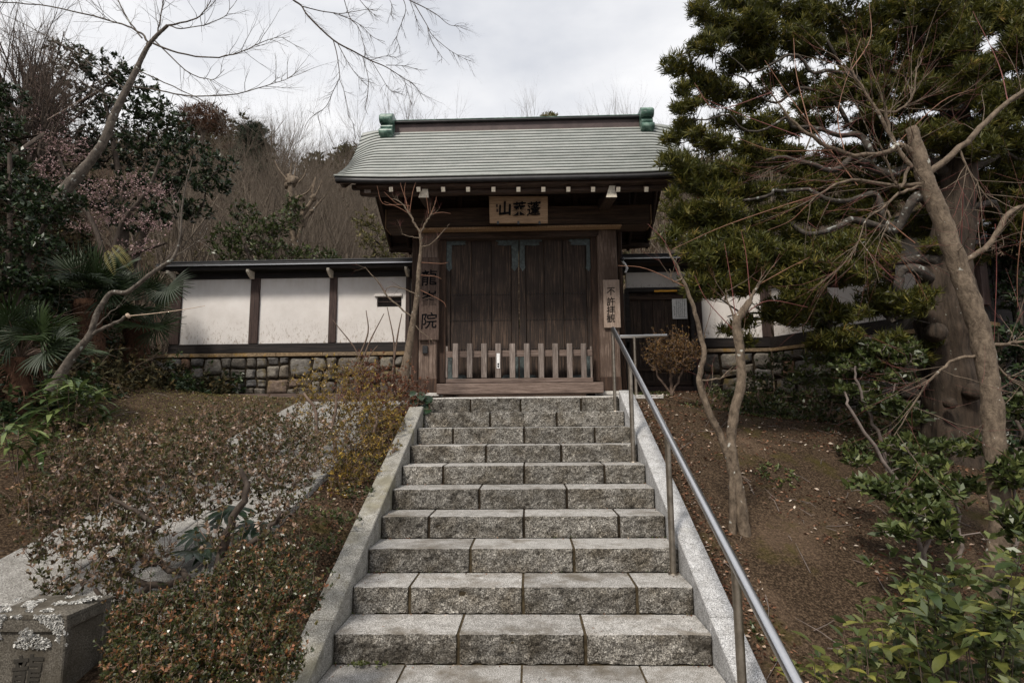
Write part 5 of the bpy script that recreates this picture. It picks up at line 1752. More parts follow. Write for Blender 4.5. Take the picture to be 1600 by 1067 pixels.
# ---- leaning cherry over the left bank
rt_ = skel_tree('bare_tree', 'tall leaning bare tree with wide spreading twigs against the sky, upper left', 6.6,
                [(92, 318), (100, 300), (128, 268), (150, 240), (165, 215), (176, 185), (190, 155), (203, 130), (215, 105), (228, 78), (243, 58), (262, 40)], [13, 12.5, 12, 11, 10.5, 10, 9, 8, 7, 5.5, 5, 4],
                [([(203, 135), (250, 142), (300, 150), (370, 147), (430, 130), (478, 112)], [3, 2.6, 2.4, 2, 1.3, .5], (16, .5, .004, 2, .45, .05)),
                 ([(235, 66), (280, 83), (330, 90), (375, 82), (420, 62), (452, 58)], [4, 3, 2.6, 2, 1.2, .6], (16, .5, .004, 2, .45, .05)),
                 ([(262, 40), (300, 32), (322, 15), (335, -10)], [3.5, 2.6, 1.8, 1], (10, .45, .004, 2, .5, .1)),
                 ([(230, 72), (228, 60), (215, 50), (190, 38), (130, 22), (60, 8), (-10, 3)], [4, 4, 3.6, 3, 2.6, 2.2, 2], (16, .5, .004, 2, .5, .0)),
                 ([(222, 60), (200, 30), (185, 0), (178, -30)], [3, 2.4, 2, 1.6], (10, .5, .004, 2, .5, .1)),
                 ([(245, 58), (250, 30), (258, -10)], [3, 2.4, 1.8], (8, .45, .004, 2, .5, .15)),
                 ([(240, 62), (290, 110), (330, 125), (350, 110)], [2.6, 2, 1.4, .8], (12, .45, .0035, 2, .5, 0)),
                 ([(262, 40), (290, 45), (345, 30), (370, 0)], [2.4, 2, 1.4, .8], (10, .45, .0035, 2, .5, 0)),
                 ([(215, 110), (270, 135), (320, 160), (350, 185), (380, 190)], [2.4, 2, 1.6, 1, .5], (12, .45, .0035, 2, .5, -.05)),
                 ([(203, 145), (170, 120), (120, 85), (60, 50), (0, 20)], [2.8, 2.2, 1.8, 1.5, 1], (14, .5, .0035, 2, .5, .05)),
                 ([(190, 160), (130, 130), (70, 85), (-10, 40)], [2.5, 2, 1.6, 1.2], (12, .5, .0035, 2, .5, .05))],
                M['bark_pale'], M['twig_grey'], 31, (8, .5, .0032, 2, .5, .1), False, 12, wt=.62, wb=.45)

# ---- kinked tree in front of the left wall
rt_ = skel_tree('bare_tree', 'low bare tree with kinked stem and one sawn branch before the fan palms', 5.0,
                [(82, 610), (92, 590), (115, 555), (140, 524), (150, 494), (160, 475), (174, 458), (197, 457), (215, 445), (233, 430), (252, 417), (270, 404), (278, 385), (282, 366), (284, 330), (290, 290), (300, 250)], [8, 7.5, 7, 6.5, 5.5, 5, 5, 4.5, 4, 4, 4, 3.5, 2.5, 2.2, 1.8, 1.4, .8],
                [([(140, 524), (165, 512), (182, 503), (199, 494)], [5, 4.5, 4.2, 4], (1, .2, .003, 1, .5, .1)),
                 ([(270, 404), (290, 390), (310, 378), (330, 372)], [2, 1.6, 1.2, .6], (5, .35, .003, 1, .5, .1)),
                 ([(150, 510), (170, 490), (185, 478)], [2, 1.6, 1], (2, .25, .003, 1, .5, .1)),
                 ([(282, 366), (275, 330), (265, 300)], [1.6, 1.2, .7], (4, .3, .003, 1, .5, .1))],
                M['bark_pale'], M['twig_grey'], 17, (6, .4, .003, 1, .5, .1), False, 12)
c0, c1 = P(199, 494, 5.0), P(201.5, 492.6, 5.0)
T = Tubes(); T.add([c0, c1, c1 + (c1 - c0) * .02], [.0235, .0235, .001], 12); T.build('sawn_end', M['twig_pale'], rt_)
T = Tubes(); pts, rad = pix_path([(199, 494), (240, 490), (285, 484), (320, 478)], 5.0, [.9, .8, .6, .4], 4); T.add(pts, rad, 5); T.build('shoot', M['twig_pale'], rt_)

# ---- overhanging twigs at the top
rng = np.random.default_rng(40)
root = tree_root('overhanging_branch', P(455, -20, 4.4), 'thin bare branch with drooping twigs hanging into the sky above the gate, left one', 'branch')
TB, TW = Tubes(), Tubes()
def over(pts_, rp, n, L, TBx, TWx, y=4.4, up=-.10, lev=2):
    pts, rad = pix_path(pts_, y, [v * .8 for v in rp], 4); TBx.add(pts, rad, 6)
    twig_spray(TBx, pts, rng, n, L * .75, .0018, lev, .45, up, .1, .15, None, TWx, (2, 4))
sc = lambda L: [(440 + x / 5.333, y_ / 5.333) for x, y_ in L]
over(sc([(60, -60), (95, 0), (165, 50), (225, 140), (430, 335), (600, 430), (740, 505), (870, 560), (1010, 650), (1110, 715), (1190, 850)]), [2.2, 2.0, 1.8, 1.8, 1.7, 1.5, 1.3, 1, .8, .6, .4], 22, .28, TB, TW)
over(sc([(430, 335), (460, 450), (480, 590), (480, 655), (430, 760), (370, 890), (260, 970), (220, 1010)]), [1.2, 1, .9, .8, .7, .6, .5, .4], 16, .2, TB, TW)
over(sc([(480, 655), (520, 760), (550, 900), (555, 960), (610, 1050)]), [.8, .6, .5, .5, .4], 10, .16, TB, TW)
over(sc([(460, 350), (540, 500), (620, 620), (720, 720)]), [.9, .7, .5, .4], 10, .18, TB, TW)
over(sc([(675, 475), (720, 640), (720, 760), (700, 900), (720, 960)]), [.9, .7, .6, .5, .4], 10, .16, TB, TW)
over(sc([(750, 510), (830, 640), (900, 750), (960, 770)]), [.8, .6, .5, .4], 9, .16, TB, TW)
over(sc([(170, 55), (330, 95), (470, 120), (640, 200), (760, 310), (860, 350)]), [1.1, 1, .9, .7, .5, .4], 16, .22, TB, TW)
over(sc([(470, 120), (600, 100), (720, 80), (800, 95)]), [.8, .6, .5, .4], 9, .18, TB, TW, up=-.05)
over(sc([(1020, 660), (1050, 760), (1080, 870)]), [.6, .5, .35], 6, .12, TB, TW)
over(sc([(740, 505), (860, 470), (960, 480)]), [.6, .5, .4], 8, .12, TB, TW, up=0)
over(sc([(870, 545), (1010, 550), (1130, 580)]), [.7, .5, .4], 9, .14, TB, TW, up=0)
over(sc([(510, -40), (570, 150), (640, 230), (690, 400), (700, 460)]), [1, .9, .7, .5, .4], 12, .2, TB, TW)
TB.build('branches', M['bark_dark'], root); TW.build('twigs', M['bark_dark'], root)
root = tree_root('overhanging_branch', P(640, -20, 4.6), 'thin bare branch with drooping twigs hanging into the sky above the gate, right one', 'branch')
TB, TW = Tubes(), Tubes()
over(sc([(980, -60), (1060, 0), (1200, 70), (1300, 130), (1400, 210), (1500, 215)]), [1.3, 1.1, .9, .7, .5, .3], 18, .2, TB, TW, 4.6)
over(sc([(1110, 40), (1210, 210), (1260, 300), (1400, 420), (1540, 500)]), [1, .8, .7, .5, .3], 16, .18, TB, TW, 4.6)
over(sc([(1215, 220), (1250, 350), (1330, 470), (1330, 530)]), [.7, .6, .4, .3], 9, .14, TB, TW, 4.6)
over(sc([(1000, -40), (1035, 80), (990, 220), (960, 320), (990, 400)]), [.9, .7, .6, .4, .3], 12, .16, TB, TW, 4.6)
over(sc([(1070, 10), (1120, 150), (1150, 260)]), [.7, .5, .35], 8, .14, TB, TW, 4.6)
over(sc([(620, -40), (700, 60), (800, 150)]), [.7, .6, .4], 10, .18, TB, TW, 4.6)
over(sc([(880, -40), (920, 50), (910, 130)]), [.7, .5, .4], 8, .14, TB, TW, 4.6)
TB.build('branches', M['bark_dark'], root); TW.build('twigs', M['bark_dark'], root)


# ---- leafy shrubs made by joining envelope points to stems
def shrub(name, label, base, pads, stems, leafm, seed, dens=5, k=6, L=.022, W=.011, barkm='bark_dark', r_end=.0016, cat='shrub', open_=.9, shell=.4, group=None, thick=.35, extra=None, wig=.12, lsp=.02, spikes=0):
    rng = np.random.default_rng(seed)
    root = tree_root(name, base, label, cat, group)
    tg, idx = pads_targets(pads, dens, rng, shell)
    TB = Tubes(); nodes = []
    for (pl_, y, rp) in stems:
        pts, rad = pix_path(pl_, y, rp, 4)
        pts[1:] += rng.normal(0, .008, pts[1:].shape)
        TB.add(pts, rad, 7); nodes += list(pts[2:])
    TW = Tubes()
    dirs = colonize(nodes, tg, TW, r_end, rng, thick, wig, 4)
    TB.build('stems', M[barkm], root); TW.build('branches', M['twig_brown'] if barkm == 'bark_dark' else M[barkm], root)
    U = unit(dirs * .5 + np.array([0, 0, .6]) + rng.normal(0, .3, dirs.shape))
    if spikes:
        ii = rng.choice(len(tg), int(len(tg) * spikes)); ex = []; eu = []
        TS = Tubes()
        for i in ii:
            a = tg[i]; d = unit(np.array([rng.normal(0, .45), rng.normal(0, .45), 1])); l = rng.uniform(2.5, 9) * L; b = a + d * l + rng.normal(0, .15 * l, 3) * .5
            TS.add([a, (a + b) / 2 + rng.normal(0, .06 * l, 3), b], [r_end, r_end * .85, r_end * .5], 3)
            for f in (.6, 1.0): ex.append(a + (b - a) * f); eu.append(d)
        TS.build('branches', M['twig_brown'], root)
        tg = np.vstack([tg, ex]); U = np.vstack([U, eu])
    V, F, rn = rosettes(tg, U, k, L, W, rng, open_, None, .3, lsp)
    foliage('leaves', V, F, rn, M[leafm], root)
    return root


def gp(px, py, y):
    """Photo pixel column at distance y dropped to the ground."""
    p = P(px, py, y); return np.array([p[0], p[1], gz(p[0], p[1])])


# big gnarled azalea, lower left
Y = 2.9
shrub('azalea_shrub', 'large gnarled azalea shrub with sparse reddish leaves and bare twisted stems, lower left', gp(310, 1000, Y),
      [(90, 800, 3.0, 60, 36), (160, 760, 3.1, 60, 34), (70, 860, 2.9, 40, 22), (140, 850, 2.8, 55, 26), (200, 800, 3.0, 60, 30), (260, 740, 3.2, 60, 32), (330, 710, 3.3, 60, 30), (400, 700, 3.4, 60, 34), (450, 740, 3.3, 50, 34), (300, 790, 3.0, 55, 24),
       (380, 760, 3.1, 60, 28), (440, 800, 3.1, 45, 24), (230, 870, 2.8, 50, 22), (170, 905, 2.7, 45, 22), (120, 720, 3.2, 50, 30), (200, 720, 3.3, 50, 26), (350, 850, 2.9, 40, 14), (90, 920, 2.7, 40, 16), (260, 800, 3.1, 50, 20), (330, 740, 3.2, 50, 20), (470, 690, 3.5, 50, 24), (40, 800, 3.0, 36, 16), (420, 860, 2.9, 34, 18), (210, 840, 2.9, 50, 16), (140, 790, 3.0, 50, 16)],
      [([(320, 1010), (310, 960), (290, 900), (245, 880), (230, 850), (250, 820), (235, 790)], Y, [7, 6, 5, 4.5, 4, 3, 2]),
       ([(330, 1005), (335, 940), (345, 880), (360, 820), (385, 770), (380, 730)], Y, [8, 8, 7, 6, 5, 3]),
       ([(290, 905), (230, 915), (180, 880), (150, 860)], Y, [6, 5, 4, 3]), ([(235, 915), (190, 950), (150, 920)], Y, [5, 4, 3]),
       ([(345, 880), (390, 850), (420, 830), (440, 800)], Y, [7, 5, 4, 3]), ([(250, 820), (200, 790), (170, 770)], Y, [4, 3, 2]), ([(245, 880), (190, 850), (130, 830)], Y, [5, 4, 2])],
      'lf_azalea', 50, 5.2, 6, .022, .0125, 'bark_dark', .0016, thick=.6, shell=.1, spikes=.5)
# low dense foot of it
shrub('azalea_shrub', 'low dense azalea with small green and orange leaves beside the left kerb, nearest the camera', gp(330, 1060, 2.35),
      [(250, 960, 2.4, 70, 36), (330, 930, 2.5, 70, 34), (390, 900, 2.6, 60, 40), (420, 960, 2.4, 55, 44), (330, 1010, 2.25, 80, 50), (230, 1030, 2.2, 60, 44), (400, 1040, 2.2, 70, 44), (450, 880, 2.7, 40, 36), (190, 985, 2.7, 34, 36), (200, 1040, 2.6, 34, 40), (180, 940, 2.8, 26, 18), (205, 990, 2.45, 36, 34), (195, 1050, 2.3, 32, 36), (240, 1000, 2.35, 40, 30), (470, 930, 2.55, 34, 40), (280, 1060, 2.1, 80, 40), (430, 1010, 2.3, 40, 40)],
      [([(330, 1090), (330, 1040), (300, 990)], 2.35, [6, 5, 3]), ([(340, 1090), (370, 1030), (400, 960)], 2.4, [6, 4, 3]), ([(320, 1090), (260, 1050), (240, 1000)], 2.3, [5, 4, 3]), ([(350, 1090), (420, 1020), (450, 930)], 2.5, [5, 4, 3])],
      'lf_fg', 51, 17, 6, .0155, .0100, 'bark_dark', .0012, shell=.25, spikes=.10)
# clipped azalea band up the slope
shrub('azalea_shrub', 'broad clipped azalea with pinkish brown leaves in front of the fan palms and stone base', gp(330, 760, 4.6),
      [(200, 700, 4.4, 50, 24), (260, 690, 4.6, 60, 24), (320, 668, 4.9, 60, 22), (380, 655, 5.1, 50, 20), (420, 662, 5.1, 40, 18), (290, 715, 4.4, 50, 20), (160, 725, 4.2, 45, 22), (225, 735, 4.2, 50, 20), (100, 745, 4.0, 40, 20), (140, 690, 4.5, 40, 20), (60, 760, 3.8, 36, 18)],
      [([(330, 775), (330, 740), (300, 710)], 4.6, [5, 4, 3]), ([(340, 775), (390, 730), (430, 690)], 4.7, [5, 4, 3]), ([(320, 775), (250, 740), (210, 715)], 4.4, [5, 4, 3]), ([(350, 775), (430, 740), (480, 700)], 4.7, [4, 3, 2])],
      'lf_azalea', 52, 15, 6, .026, .0140, 'twig_brown', .0017, shell=.2, spikes=.16)
shrub('azalea_shrub', 'thin see through azalea with pinkish leaves arching over the sloping stone path', gp(430, 800, 4.3),
      [(470, 690, 4.8, 50, 24), (410, 695, 4.6, 50, 22), (350, 705, 4.5, 40, 18), (500, 720, 4.6, 40, 22), (540, 690, 5.0, 34, 22), (450, 735, 4.4, 50, 22), (380, 735, 4.3, 46, 20), (310, 745, 4.2, 40, 18)],
      [([(430, 810), (425, 760), (400, 710)], 4.4, [4, 3, 2]), ([(435, 810), (460, 760), (480, 705)], 4.5, [4, 3, 2]), ([(425, 810), (380, 765), (340, 715)], 4.4, [4, 3, 2])],
      'lf_azalea', 57, 3.6, 6, .026, .0135, 'bark_dark', .0020, shell=.1, thick=.5, spikes=.3)
# twiggy azalea left of the upper steps
shrub('azalea_shrub', 'tall open azalea with yellowing leaf tips on fanned bare twigs, left of the upper steps', gp(540, 780, 5.0),
      [(520, 590, 5.6, 40, 20), (490, 620, 5.5, 40, 22), (540, 630, 5.4, 50, 30), (580, 660, 5.3, 50, 34), (500, 680, 5.2, 45, 28), (560, 700, 5.1, 45, 30), (600, 700, 5.1, 34, 28), (520, 730, 4.9, 45, 26), (560, 590, 5.7, 30, 18), (470, 600, 5.5, 26, 14), (600, 640, 5.6, 40, 24), (545, 665, 5.4, 40, 26), (610, 670, 5.5, 34, 24), (480, 650, 5.3, 34, 20), (570, 740, 4.8, 34, 22), (530, 770, 4.6, 34, 18)],
      [([(520, 800), (530, 740), (520, 680), (525, 620)], 5.2, [5, 4, 3, 2]), ([(530, 800), (560, 740), (580, 690), (590, 650)], 5.2, [5, 4, 3, 2]), ([(510, 800), (500, 730), (495, 660), (475, 615)], 5.2, [5, 4, 3, 2]), ([(540, 800), (590, 750), (620, 700)], 5.1, [4, 3, 2]), ([(500, 810), (560, 770), (600, 730)], 5.0, [4, 3, 2])],
      'lf_azalea_yel', 53, 7.5, 6, .027, .010, 'twig_brown', .0018, shell=.1, thick=.4, spikes=.3)
shrub('azalea_shrub', 'dense rusty red azalea hump touching the foot of the left gate pillar', gp(610, 650, 6.3),
      [(560, 595, 6.4, 36, 18), (600, 600, 6.3, 40, 20), (640, 615, 6.2, 30, 20), (610, 635, 6.1, 45, 26), (570, 630, 6.2, 36, 24), (640, 645, 6.05, 22, 20), (590, 665, 5.9, 34, 20), (625, 600, 6.3, 30, 16), (580, 580, 6.5, 34, 16), (550, 610, 6.3, 34, 20), (625, 670, 5.9, 26, 18)],
      [([(610, 690), (610, 650), (600, 620)], 6.2, [4, 3, 2]), ([(615, 690), (635, 650), (640, 625)], 6.1, [4, 3, 2]), ([(600, 690), (580, 650), (565, 610)], 6.2, [4, 3, 2])],
      'lf_azalea_red', 54, 13, 6, .026, .011, 'twig_brown', .0020, shell=.5, spikes=.15)
# small plants along the left kerb
shrub('ground_shrub', 'low mixed green seedlings along the dark bank beside the left kerb', gp(560, 800, 4.4),
      [(560, 770, 4.5, 30, 12), (600, 740, 4.9, 22, 10), (540, 810, 4.1, 34, 14), (575, 720, 5.0, 26, 10), (510, 850, 3.8, 34, 14), (500, 800, 4.1, 26, 12), (620, 700, 5.3, 16, 8)],
      [([(560, 815), (555, 790)], 4.4, [2, 1.5]), ([(520, 860), (520, 835)], 4.0, [2, 1.5]), ([(600, 770), (598, 745)], 4.8, [2, 1])], 'lf_mid', 55, 5, 5, .03, .016, 'twig_brown', .0014, shell=.1)
# rounded topiary beside the service door
shrub('round_azalea', 'small rounded rusty azalea on thin stems in front of the service door', gp(1050, 625, 7.4),
      [(1050, 548, 7.4, 40, 22), (1030, 558, 7.3, 26, 18), (1072, 555, 7.3, 26, 20), (1050, 572, 7.35, 38, 16)],
      [([(1050, 628), (1049, 600), (1046, 575)], 7.4, [3, 2.6, 2]), ([(1050, 620), (1062, 590), (1070, 565)], 7.4, [2, 1.8, 1.4]), ([(1050, 615), (1030, 590), (1025, 570)], 7.4, [2, 1.6, 1.2])],
      'lf_topiary', 56, 22, 6, .026, .011, 'twig_brown', .0026, shell=.35, spikes=.5)

M['lf_scrub'] = leafmat('leafless_scrub', [(0, (.03, .022, .015)), (.5, (.085, .064, .045)), (1, (.18, .145, .105))], .9, .1, .1)
M['lf_scrub2'] = leafmat('russet_twigs', [(0, (.05, .028, .018)), (.5, (.12, .066, .042)), (1, (.20, .12, .08))], .9, .1, .1)
M['lf_hillgreen'] = leafmat('hill_evergreen_leaf', [(0, (.018, .022, .009)), (.5, (.055, .058, .022)), (1, (.14, .12, .045))], .8, .15, .2)


# ---- camellias and background evergreens on the left
def leafy(name, label, base, pads, leafm, seed, dens, k, L, W, trunk, y, rp, barkm='bark_dark', shell=.4, group=None, cat='tree', r_end=.006, up=.5, open_=.9, lsp=.05):
    rng = np.random.default_rng(seed)
    root = tree_root(name, base, label, cat, group)
    tg, idx = pads_targets(pads, dens, rng, shell, .9)
    T = Tubes(); nodes = []
    for tr in trunk:
        pts, rad = pix_path(tr, y, rp, 3); T.add(pts, rad, 8); nodes += list(pts[1:])
    T.build('trunk', M[barkm], root)
    cents = np.array([P(a, b, c) for a, b, c, _, _ in pads])
    TW = Tubes(); colonize(nodes, cents, TW, r_end * 2.2, rng, .1, .12, 5)
    allc = nodes + list(cents)
    dirs = colonize(allc, tg, TW, r_end, rng, .12, .1, 3)
    TW.build('branches', M[barkm], root)
    U = unit(dirs * .7 + np.array([0, 0, up]) + rng.normal(0, .35, dirs.shape))
    V, F, rn = rosettes(tg, U, k, L, W, rng, open_, np.clip(rng.normal(.4, .2, len(tg)), 0, 1), .3, lsp)
    foliage('foliage', V, F, rn, M[leafm], root)
    return root


leafy('camellia_tree', 'tall dark glossy evergreen behind the leaning bare tree, upper left', gp(190, 420, 11),
      [(110, 90, 11, 40, 26), (160, 110, 11, 46, 30), (210, 130, 11, 44, 26), (80, 130, 11.5, 40, 30), (130, 160, 11.3, 50, 34), (190, 180, 11, 50, 34), (240, 170, 10.8, 40, 26), (270, 200, 10.7, 40, 26), (230, 230, 10.8, 50, 30), (300, 235, 10.6, 42, 24), (340, 255, 10.5, 34, 16), (280, 275, 10.7, 48, 26),
       (330, 290, 10.7, 36, 20), (230, 290, 10.9, 50, 30), (170, 240, 11.2, 50, 34), (120, 220, 11.5, 46, 34), (270, 330, 10.8, 46, 24), (210, 345, 11, 50, 26), (60, 180, 11.8, 40, 36), (310, 330, 10.8, 30, 18), (160, 310, 11.3, 46, 34), (90, 280, 11.6, 46, 34)],
      'lf_dark', 60, 6.5, 7, .10, .045, [[(190, 430), (195, 340), (180, 240), (160, 140)], [(200, 430), (240, 330), (290, 260)]], 11, [7, 6, 4, 3], shell=.35)
leafy('evergreen_shrub', 'glossy green shrub rising over the left garden wall beside the pollarded tree', gp(420, 440, 10.6),
      [(400, 365, 10.6, 44, 26), (440, 350, 10.6, 36, 22), (370, 395, 10.6, 40, 20), (430, 395, 10.5, 46, 20), (490, 400, 10.4, 40, 14), (460, 320, 10.8, 20, 16), (380, 330, 10.9, 24, 22), (350, 370, 10.8, 30, 20), (520, 405, 10.4, 26, 8)],
      'lf_mid', 61, 8, 6, .095, .036, [[(420, 440), (420, 390), (430, 350)], [(415, 440), (385, 390), (375, 340)]], 10.6, [4, 3, 2], shell=.35, cat='shrub')
leafy('evergreen_shrub', 'olive yellow bush seen over the left wall against the gate roof side', gp(585, 440, 12),
      [(585, 375, 12, 30, 26), (600, 400, 12, 34, 14), (570, 345, 12.5, 20, 20)], 'lf_bamboo', 62, 9, 6, .09, .03, [[(585, 440), (585, 380)]], 12, [3, 2], cat='shrub', shell=.2)
leafy('autumn_shrub', 'yellow and rust coloured bush over the right wall next to the gate roof', gp(1050, 440, 12),
      [(1050, 370, 12, 32, 26), (1045, 330, 12.5, 26, 26), (1070, 400, 11.5, 36, 14), (1080, 340, 12.5, 30, 26)], 'lf_bamboo', 63, 7, 6, .09, .03, [[(1050, 440), (1050, 350)]], 12, [3, 2], cat='shrub', shell=.1)
leafy('autumn_shrub', 'rust orange bush behind the right wall half hidden by the large evergreen', gp(1110, 420, 13),
      [(1095, 315, 13, 22, 14), (1120, 330, 13, 26, 16)], 'lf_autumn', 64, 10, 6, .08, .035, [[(1110, 420), (1105, 330)]], 13, [3, 2], cat='shrub', shell=.1)
leafy('camellia_tree', 'dense dark broadleaf thicket hiding the foot of the leaning bare tree', gp(20, 640, 6.3),
      [(100, 312, 6.2, 36, 20), (60, 335, 6.2, 44, 26), (20, 300, 6.3, 40, 30), (10, 250, 6.5, 36, 30), (20, 370, 6.1, 44, 30), (70, 385, 6.2, 36, 20), (10, 200, 6.8, 34, 28), (5, 430, 6.0, 36, 30), (50, 440, 6.2, 30, 20), (15, 150, 7, 34, 26)],
      'lf_dark', 68, 6.5, 6, .072, .032, [[(10, 660), (8, 520), (15, 380), (15, 240)], [(15, 560), (40, 420), (80, 330)]], 6.3, [7, 6, 4, 3], shell=.2)
# pink plum blossom
rng = np.random.default_rng(65)
root = tree_root('plum_tree', gp(150, 430, 8.9), 'plum tree in pale pink blossom among dark branches on the left bank', 'tree')
T = Tubes(); tips = []
nodes = []
for tr in ([(170, 440), (150, 360), (110, 290), (90, 240)], [(170, 440), (190, 350), (230, 300), (250, 250)], [(160, 430), (200, 400), (260, 380)]):
    pts, rad = pix_path(tr, 8.9, [5, 4, 3, 2], 3); T.add(pts, rad, 6); nodes += list(pts)
tg, _ = pads_targets([(100, 230, 8.9, 50, 30), (80, 270, 8.9, 36, 26), (150, 300, 8.9, 46, 26), (210, 290, 8.8, 40, 28), (190, 340, 8.8, 46, 24), (240, 350, 8.7, 36, 20), (250, 300, 8.7, 26, 26), (130, 350, 8.9, 30, 20), (220, 385, 8.7, 40, 14), (60, 150, 10, 40, 26), (80, 190, 9.8, 40, 20)], 6.0, rng, 0)
TW = Tubes(); dd = colonize(nodes, tg, TW, .003, rng, .2, .15, 3)
T.build('trunk', M['bark_dark'], root); TW.build('twigs', M['twig_brown'], root)
V, F, rn = rosettes(tg, rng.normal(0, 1, tg.shape), 7, .023, .021, rng, 1.0, None, .3, .16)
foliage('blossom', V, F, rn, M['petal'], root)

# ---- conifer on the skyline
rng = np.random.default_rng(66)
yc = 34
root = tree_root('conifer', gp(396, 330, yc), 'dark conifer standing alone on the skyline left of the gate', 'tree')
T = Tubes(); pts, rad = pix_path([(396, 330), (395, 260), (394, 196)], yc, [3, 2.4, 1], 4); T.add(pts, rad, 6)
C, U = [], []
for k in range(44):
    f = k / 43; p0 = P(395, 200 + 92 * f, yc); L = (10 + 34 * min(1, f * 1.5) * (1 - .35 * max(0, f - .7))) * yc / F_PX
    a = rng.uniform(0, 2 * pi); d = np.array([cos(a), sin(a) * .8, rng.uniform(-.15, .35)])
    L *= rng.uniform(.5, 1.05)
    T.add([p0, p0 + d * L * .5, p0 + d * L + np.array([0, 0, -.1])], [.06, .04, .02], 3)
    for q in range(26): C.append(p0 + d * L * rng.uniform(.25, 1) + rng.normal(0, .22, 3) * np.array([1, 1, .5])); U.append(d)
T.build('trunk', M['bark_dark'], root)
V, F, rn = rosettes(np.array(C), np.array(U), 9, .36, .07, rng, .9)
foliage('foliage', V, F, rn, M['conifer'], root)

# ---- pollarded tree behind the left wall
rng = np.random.default_rng(67)
yq = 10.9
root = tree_root('pollarded_tree', gp(460, 430, yq), 'pale pollarded tree with knobbly heads and short cut shoots behind the left wall', 'tree')
sp = lambda L: [(300 + x / 3.953, 150 + y_ / 3.953) for x, y_ in L]
T = Tubes()
for pl_, rp in (([(640, 1060), (625, 850), (610, 650), (610, 560), (612, 510)], [6, 5.4, 5, 4.6, 5]), ([(640, 1000), (665, 850), (680, 720), (672, 640)], [5, 4, 3.4, 3.2]), ([(680, 740), (720, 680), (755, 630)], [3.6, 3.4, 3.2]), ([(690, 810), (710, 750), (745, 710)], [3, 2.8, 2.6])):
    pts, rad = pix_path(sp(pl_), yq, rp, 4); T.add(pts, rad, 10)
T.build('trunk', M['bark_tan'], root)
for (x, y_, rr) in ((612, 530, 9), (590, 555, 5), (640, 520, 5), (600, 500, 5), (672, 632, 6), (752, 632, 6), (742, 715, 4)):
    c = P(*sp([(x, y_)])[0], yq); bm = bmesh.new(); bmesh.ops.create_icosphere(bm, subdivisions=3, radius=rr * yq / F_PX)
    for v in bm.verts:
        v.co *= 1 + .5 * noise.noise(v.co * 16 + Vector((x, 0, 0))); v.co += Vector(c)
    obj_bm('burl', bm, M['bark_tan'], root, True)
T = Tubes()
for pl_ in ([(590, 520), (540, 460), (510, 400)], [(605, 500), (612, 450), (614, 415)], [(630, 500), (640, 450), (642, 410)], [(655, 540), (690, 500), (708, 450)], [(672, 620), (720, 590), (745, 545)], [(745, 620), (755, 550), (765, 500)], [(760, 620), (785, 570), (805, 518)], [(750, 700), (780, 665), (805, 635)], [(635, 700), (642, 640), (644, 590)], [(740, 600), (750, 540), (758, 510)], [(590, 720), (584, 690), (583, 680)]):
    pts, rad = pix_path(sp(pl_), yq, [1.6, 1.3, .9], 3); T.add(pts, rad, 6)
T.build('cut_shoots', M['bark_tan'], root)

# ---- bare woodland: a few tree forms, copied
def bare_form(seed, h, lev, kids, r, spread, up, nst=1):
    rng = np.random.default_rng(seed)
    T, TW = Tubes(), Tubes()
    for s in range(nst):
        d = np.array([rng.normal(0, .18), rng.normal(0, .18), 1])
        grow(T, np.array([rng.normal(0, .05), rng.normal(0, .05), -.3]), d, h, r, lev, rng, kids, spread, .07, up, 6, None, 4, TW, 1, (.42, .68))
    V, F = T.data(); V2, F2 = TW.data()
    a = mesh_np('trunk', V, F, M['bark_far'], None, True); b = mesh_np('twigs', V2, F2, M['bark_far'], None, True)
    return a, b


forms = [bare_form(s, 3.6 + .3 * (s % 3), 4, (4, 6), .09, .42, .14, 1) for s in (101, 102, 103, 104)] + [bare_form(s, 1.6, 3, (5, 7), .035, .5, .10, 4) for s in (105, 106, 107)]
dark_forms = []
for a_, b_ in forms[4:]:
    a2, b2 = a_.copy(), b_.copy(); a2.materials[0] = M['bark_dark']; b2.materials[0] = M['twig_brown']; dark_forms.append((a2, b2))
forms += dark_forms
pale_forms = []
for a_, b_ in forms[:4]:
    a2 = a_.copy(); a2.materials[0] = M['bark_tan']; b2 = b_.copy(); b2.materials[0] = M['twig_grey']; pale_forms.append((a2, b2))
rng = np.random.default_rng(70)


def put_bare(fi, x, y, s, rz, name, label, group, z=None, sx=1):
    root = empty(name, (x, y, (gz(x, y) if z is None else z) - .1), label, 'tree' if fi < 4 else 'bush', group)
    root.rotation_euler = (0, 0, rz); root.scale = (s * sx, s * sx, s)
    for nm, me in zip(('trunk', 'twigs'), forms[fi]):
        o = bpy.data.objects.new(nm, me); COL.objects.link(o); o.parent = root
    return root


GL = 'bare trees on the wooded hill'
for (px, y) in [(int(v), 34 + 26 * rng.uniform()) for v in np.linspace(412, 600, 26)]:
    x = xof(px, y, 250)
    put_bare(int(rng.integers(0, 4)), x, y, rng.uniform(.75, 1.15), rng.uniform(0, 6.28), 'woodland_tree', 'bare tree on the hill crest %s' % ('beside the dark conifer' if px < 450 else ('midway between conifer and gate roof' if px < 525 else 'close to the left end of the gate roof')), GL + ' left of the gate')
for i in range(110):
    y = rng.uniform(15, 34); px = rng.uniform(395, 610)
    x = xof(px, y, 300)
    put_bare(int(rng.integers(0, 7)), x, y, rng.uniform(.8, 1.3) * (1 if y < 24 else 1.2), rng.uniform(0, 6.28), 'woodland_bush', 'leafless thicket bush %s behind the %s of the left wall' % ('low on the slope' if y < 21 else ('halfway up the hill' if y < 28 else 'high on the hill'), 'left panel' if px < 400 else ('middle panel' if px < 515 else 'slit window panel')), 'leafless thicket behind the left wall')
forms += pale_forms
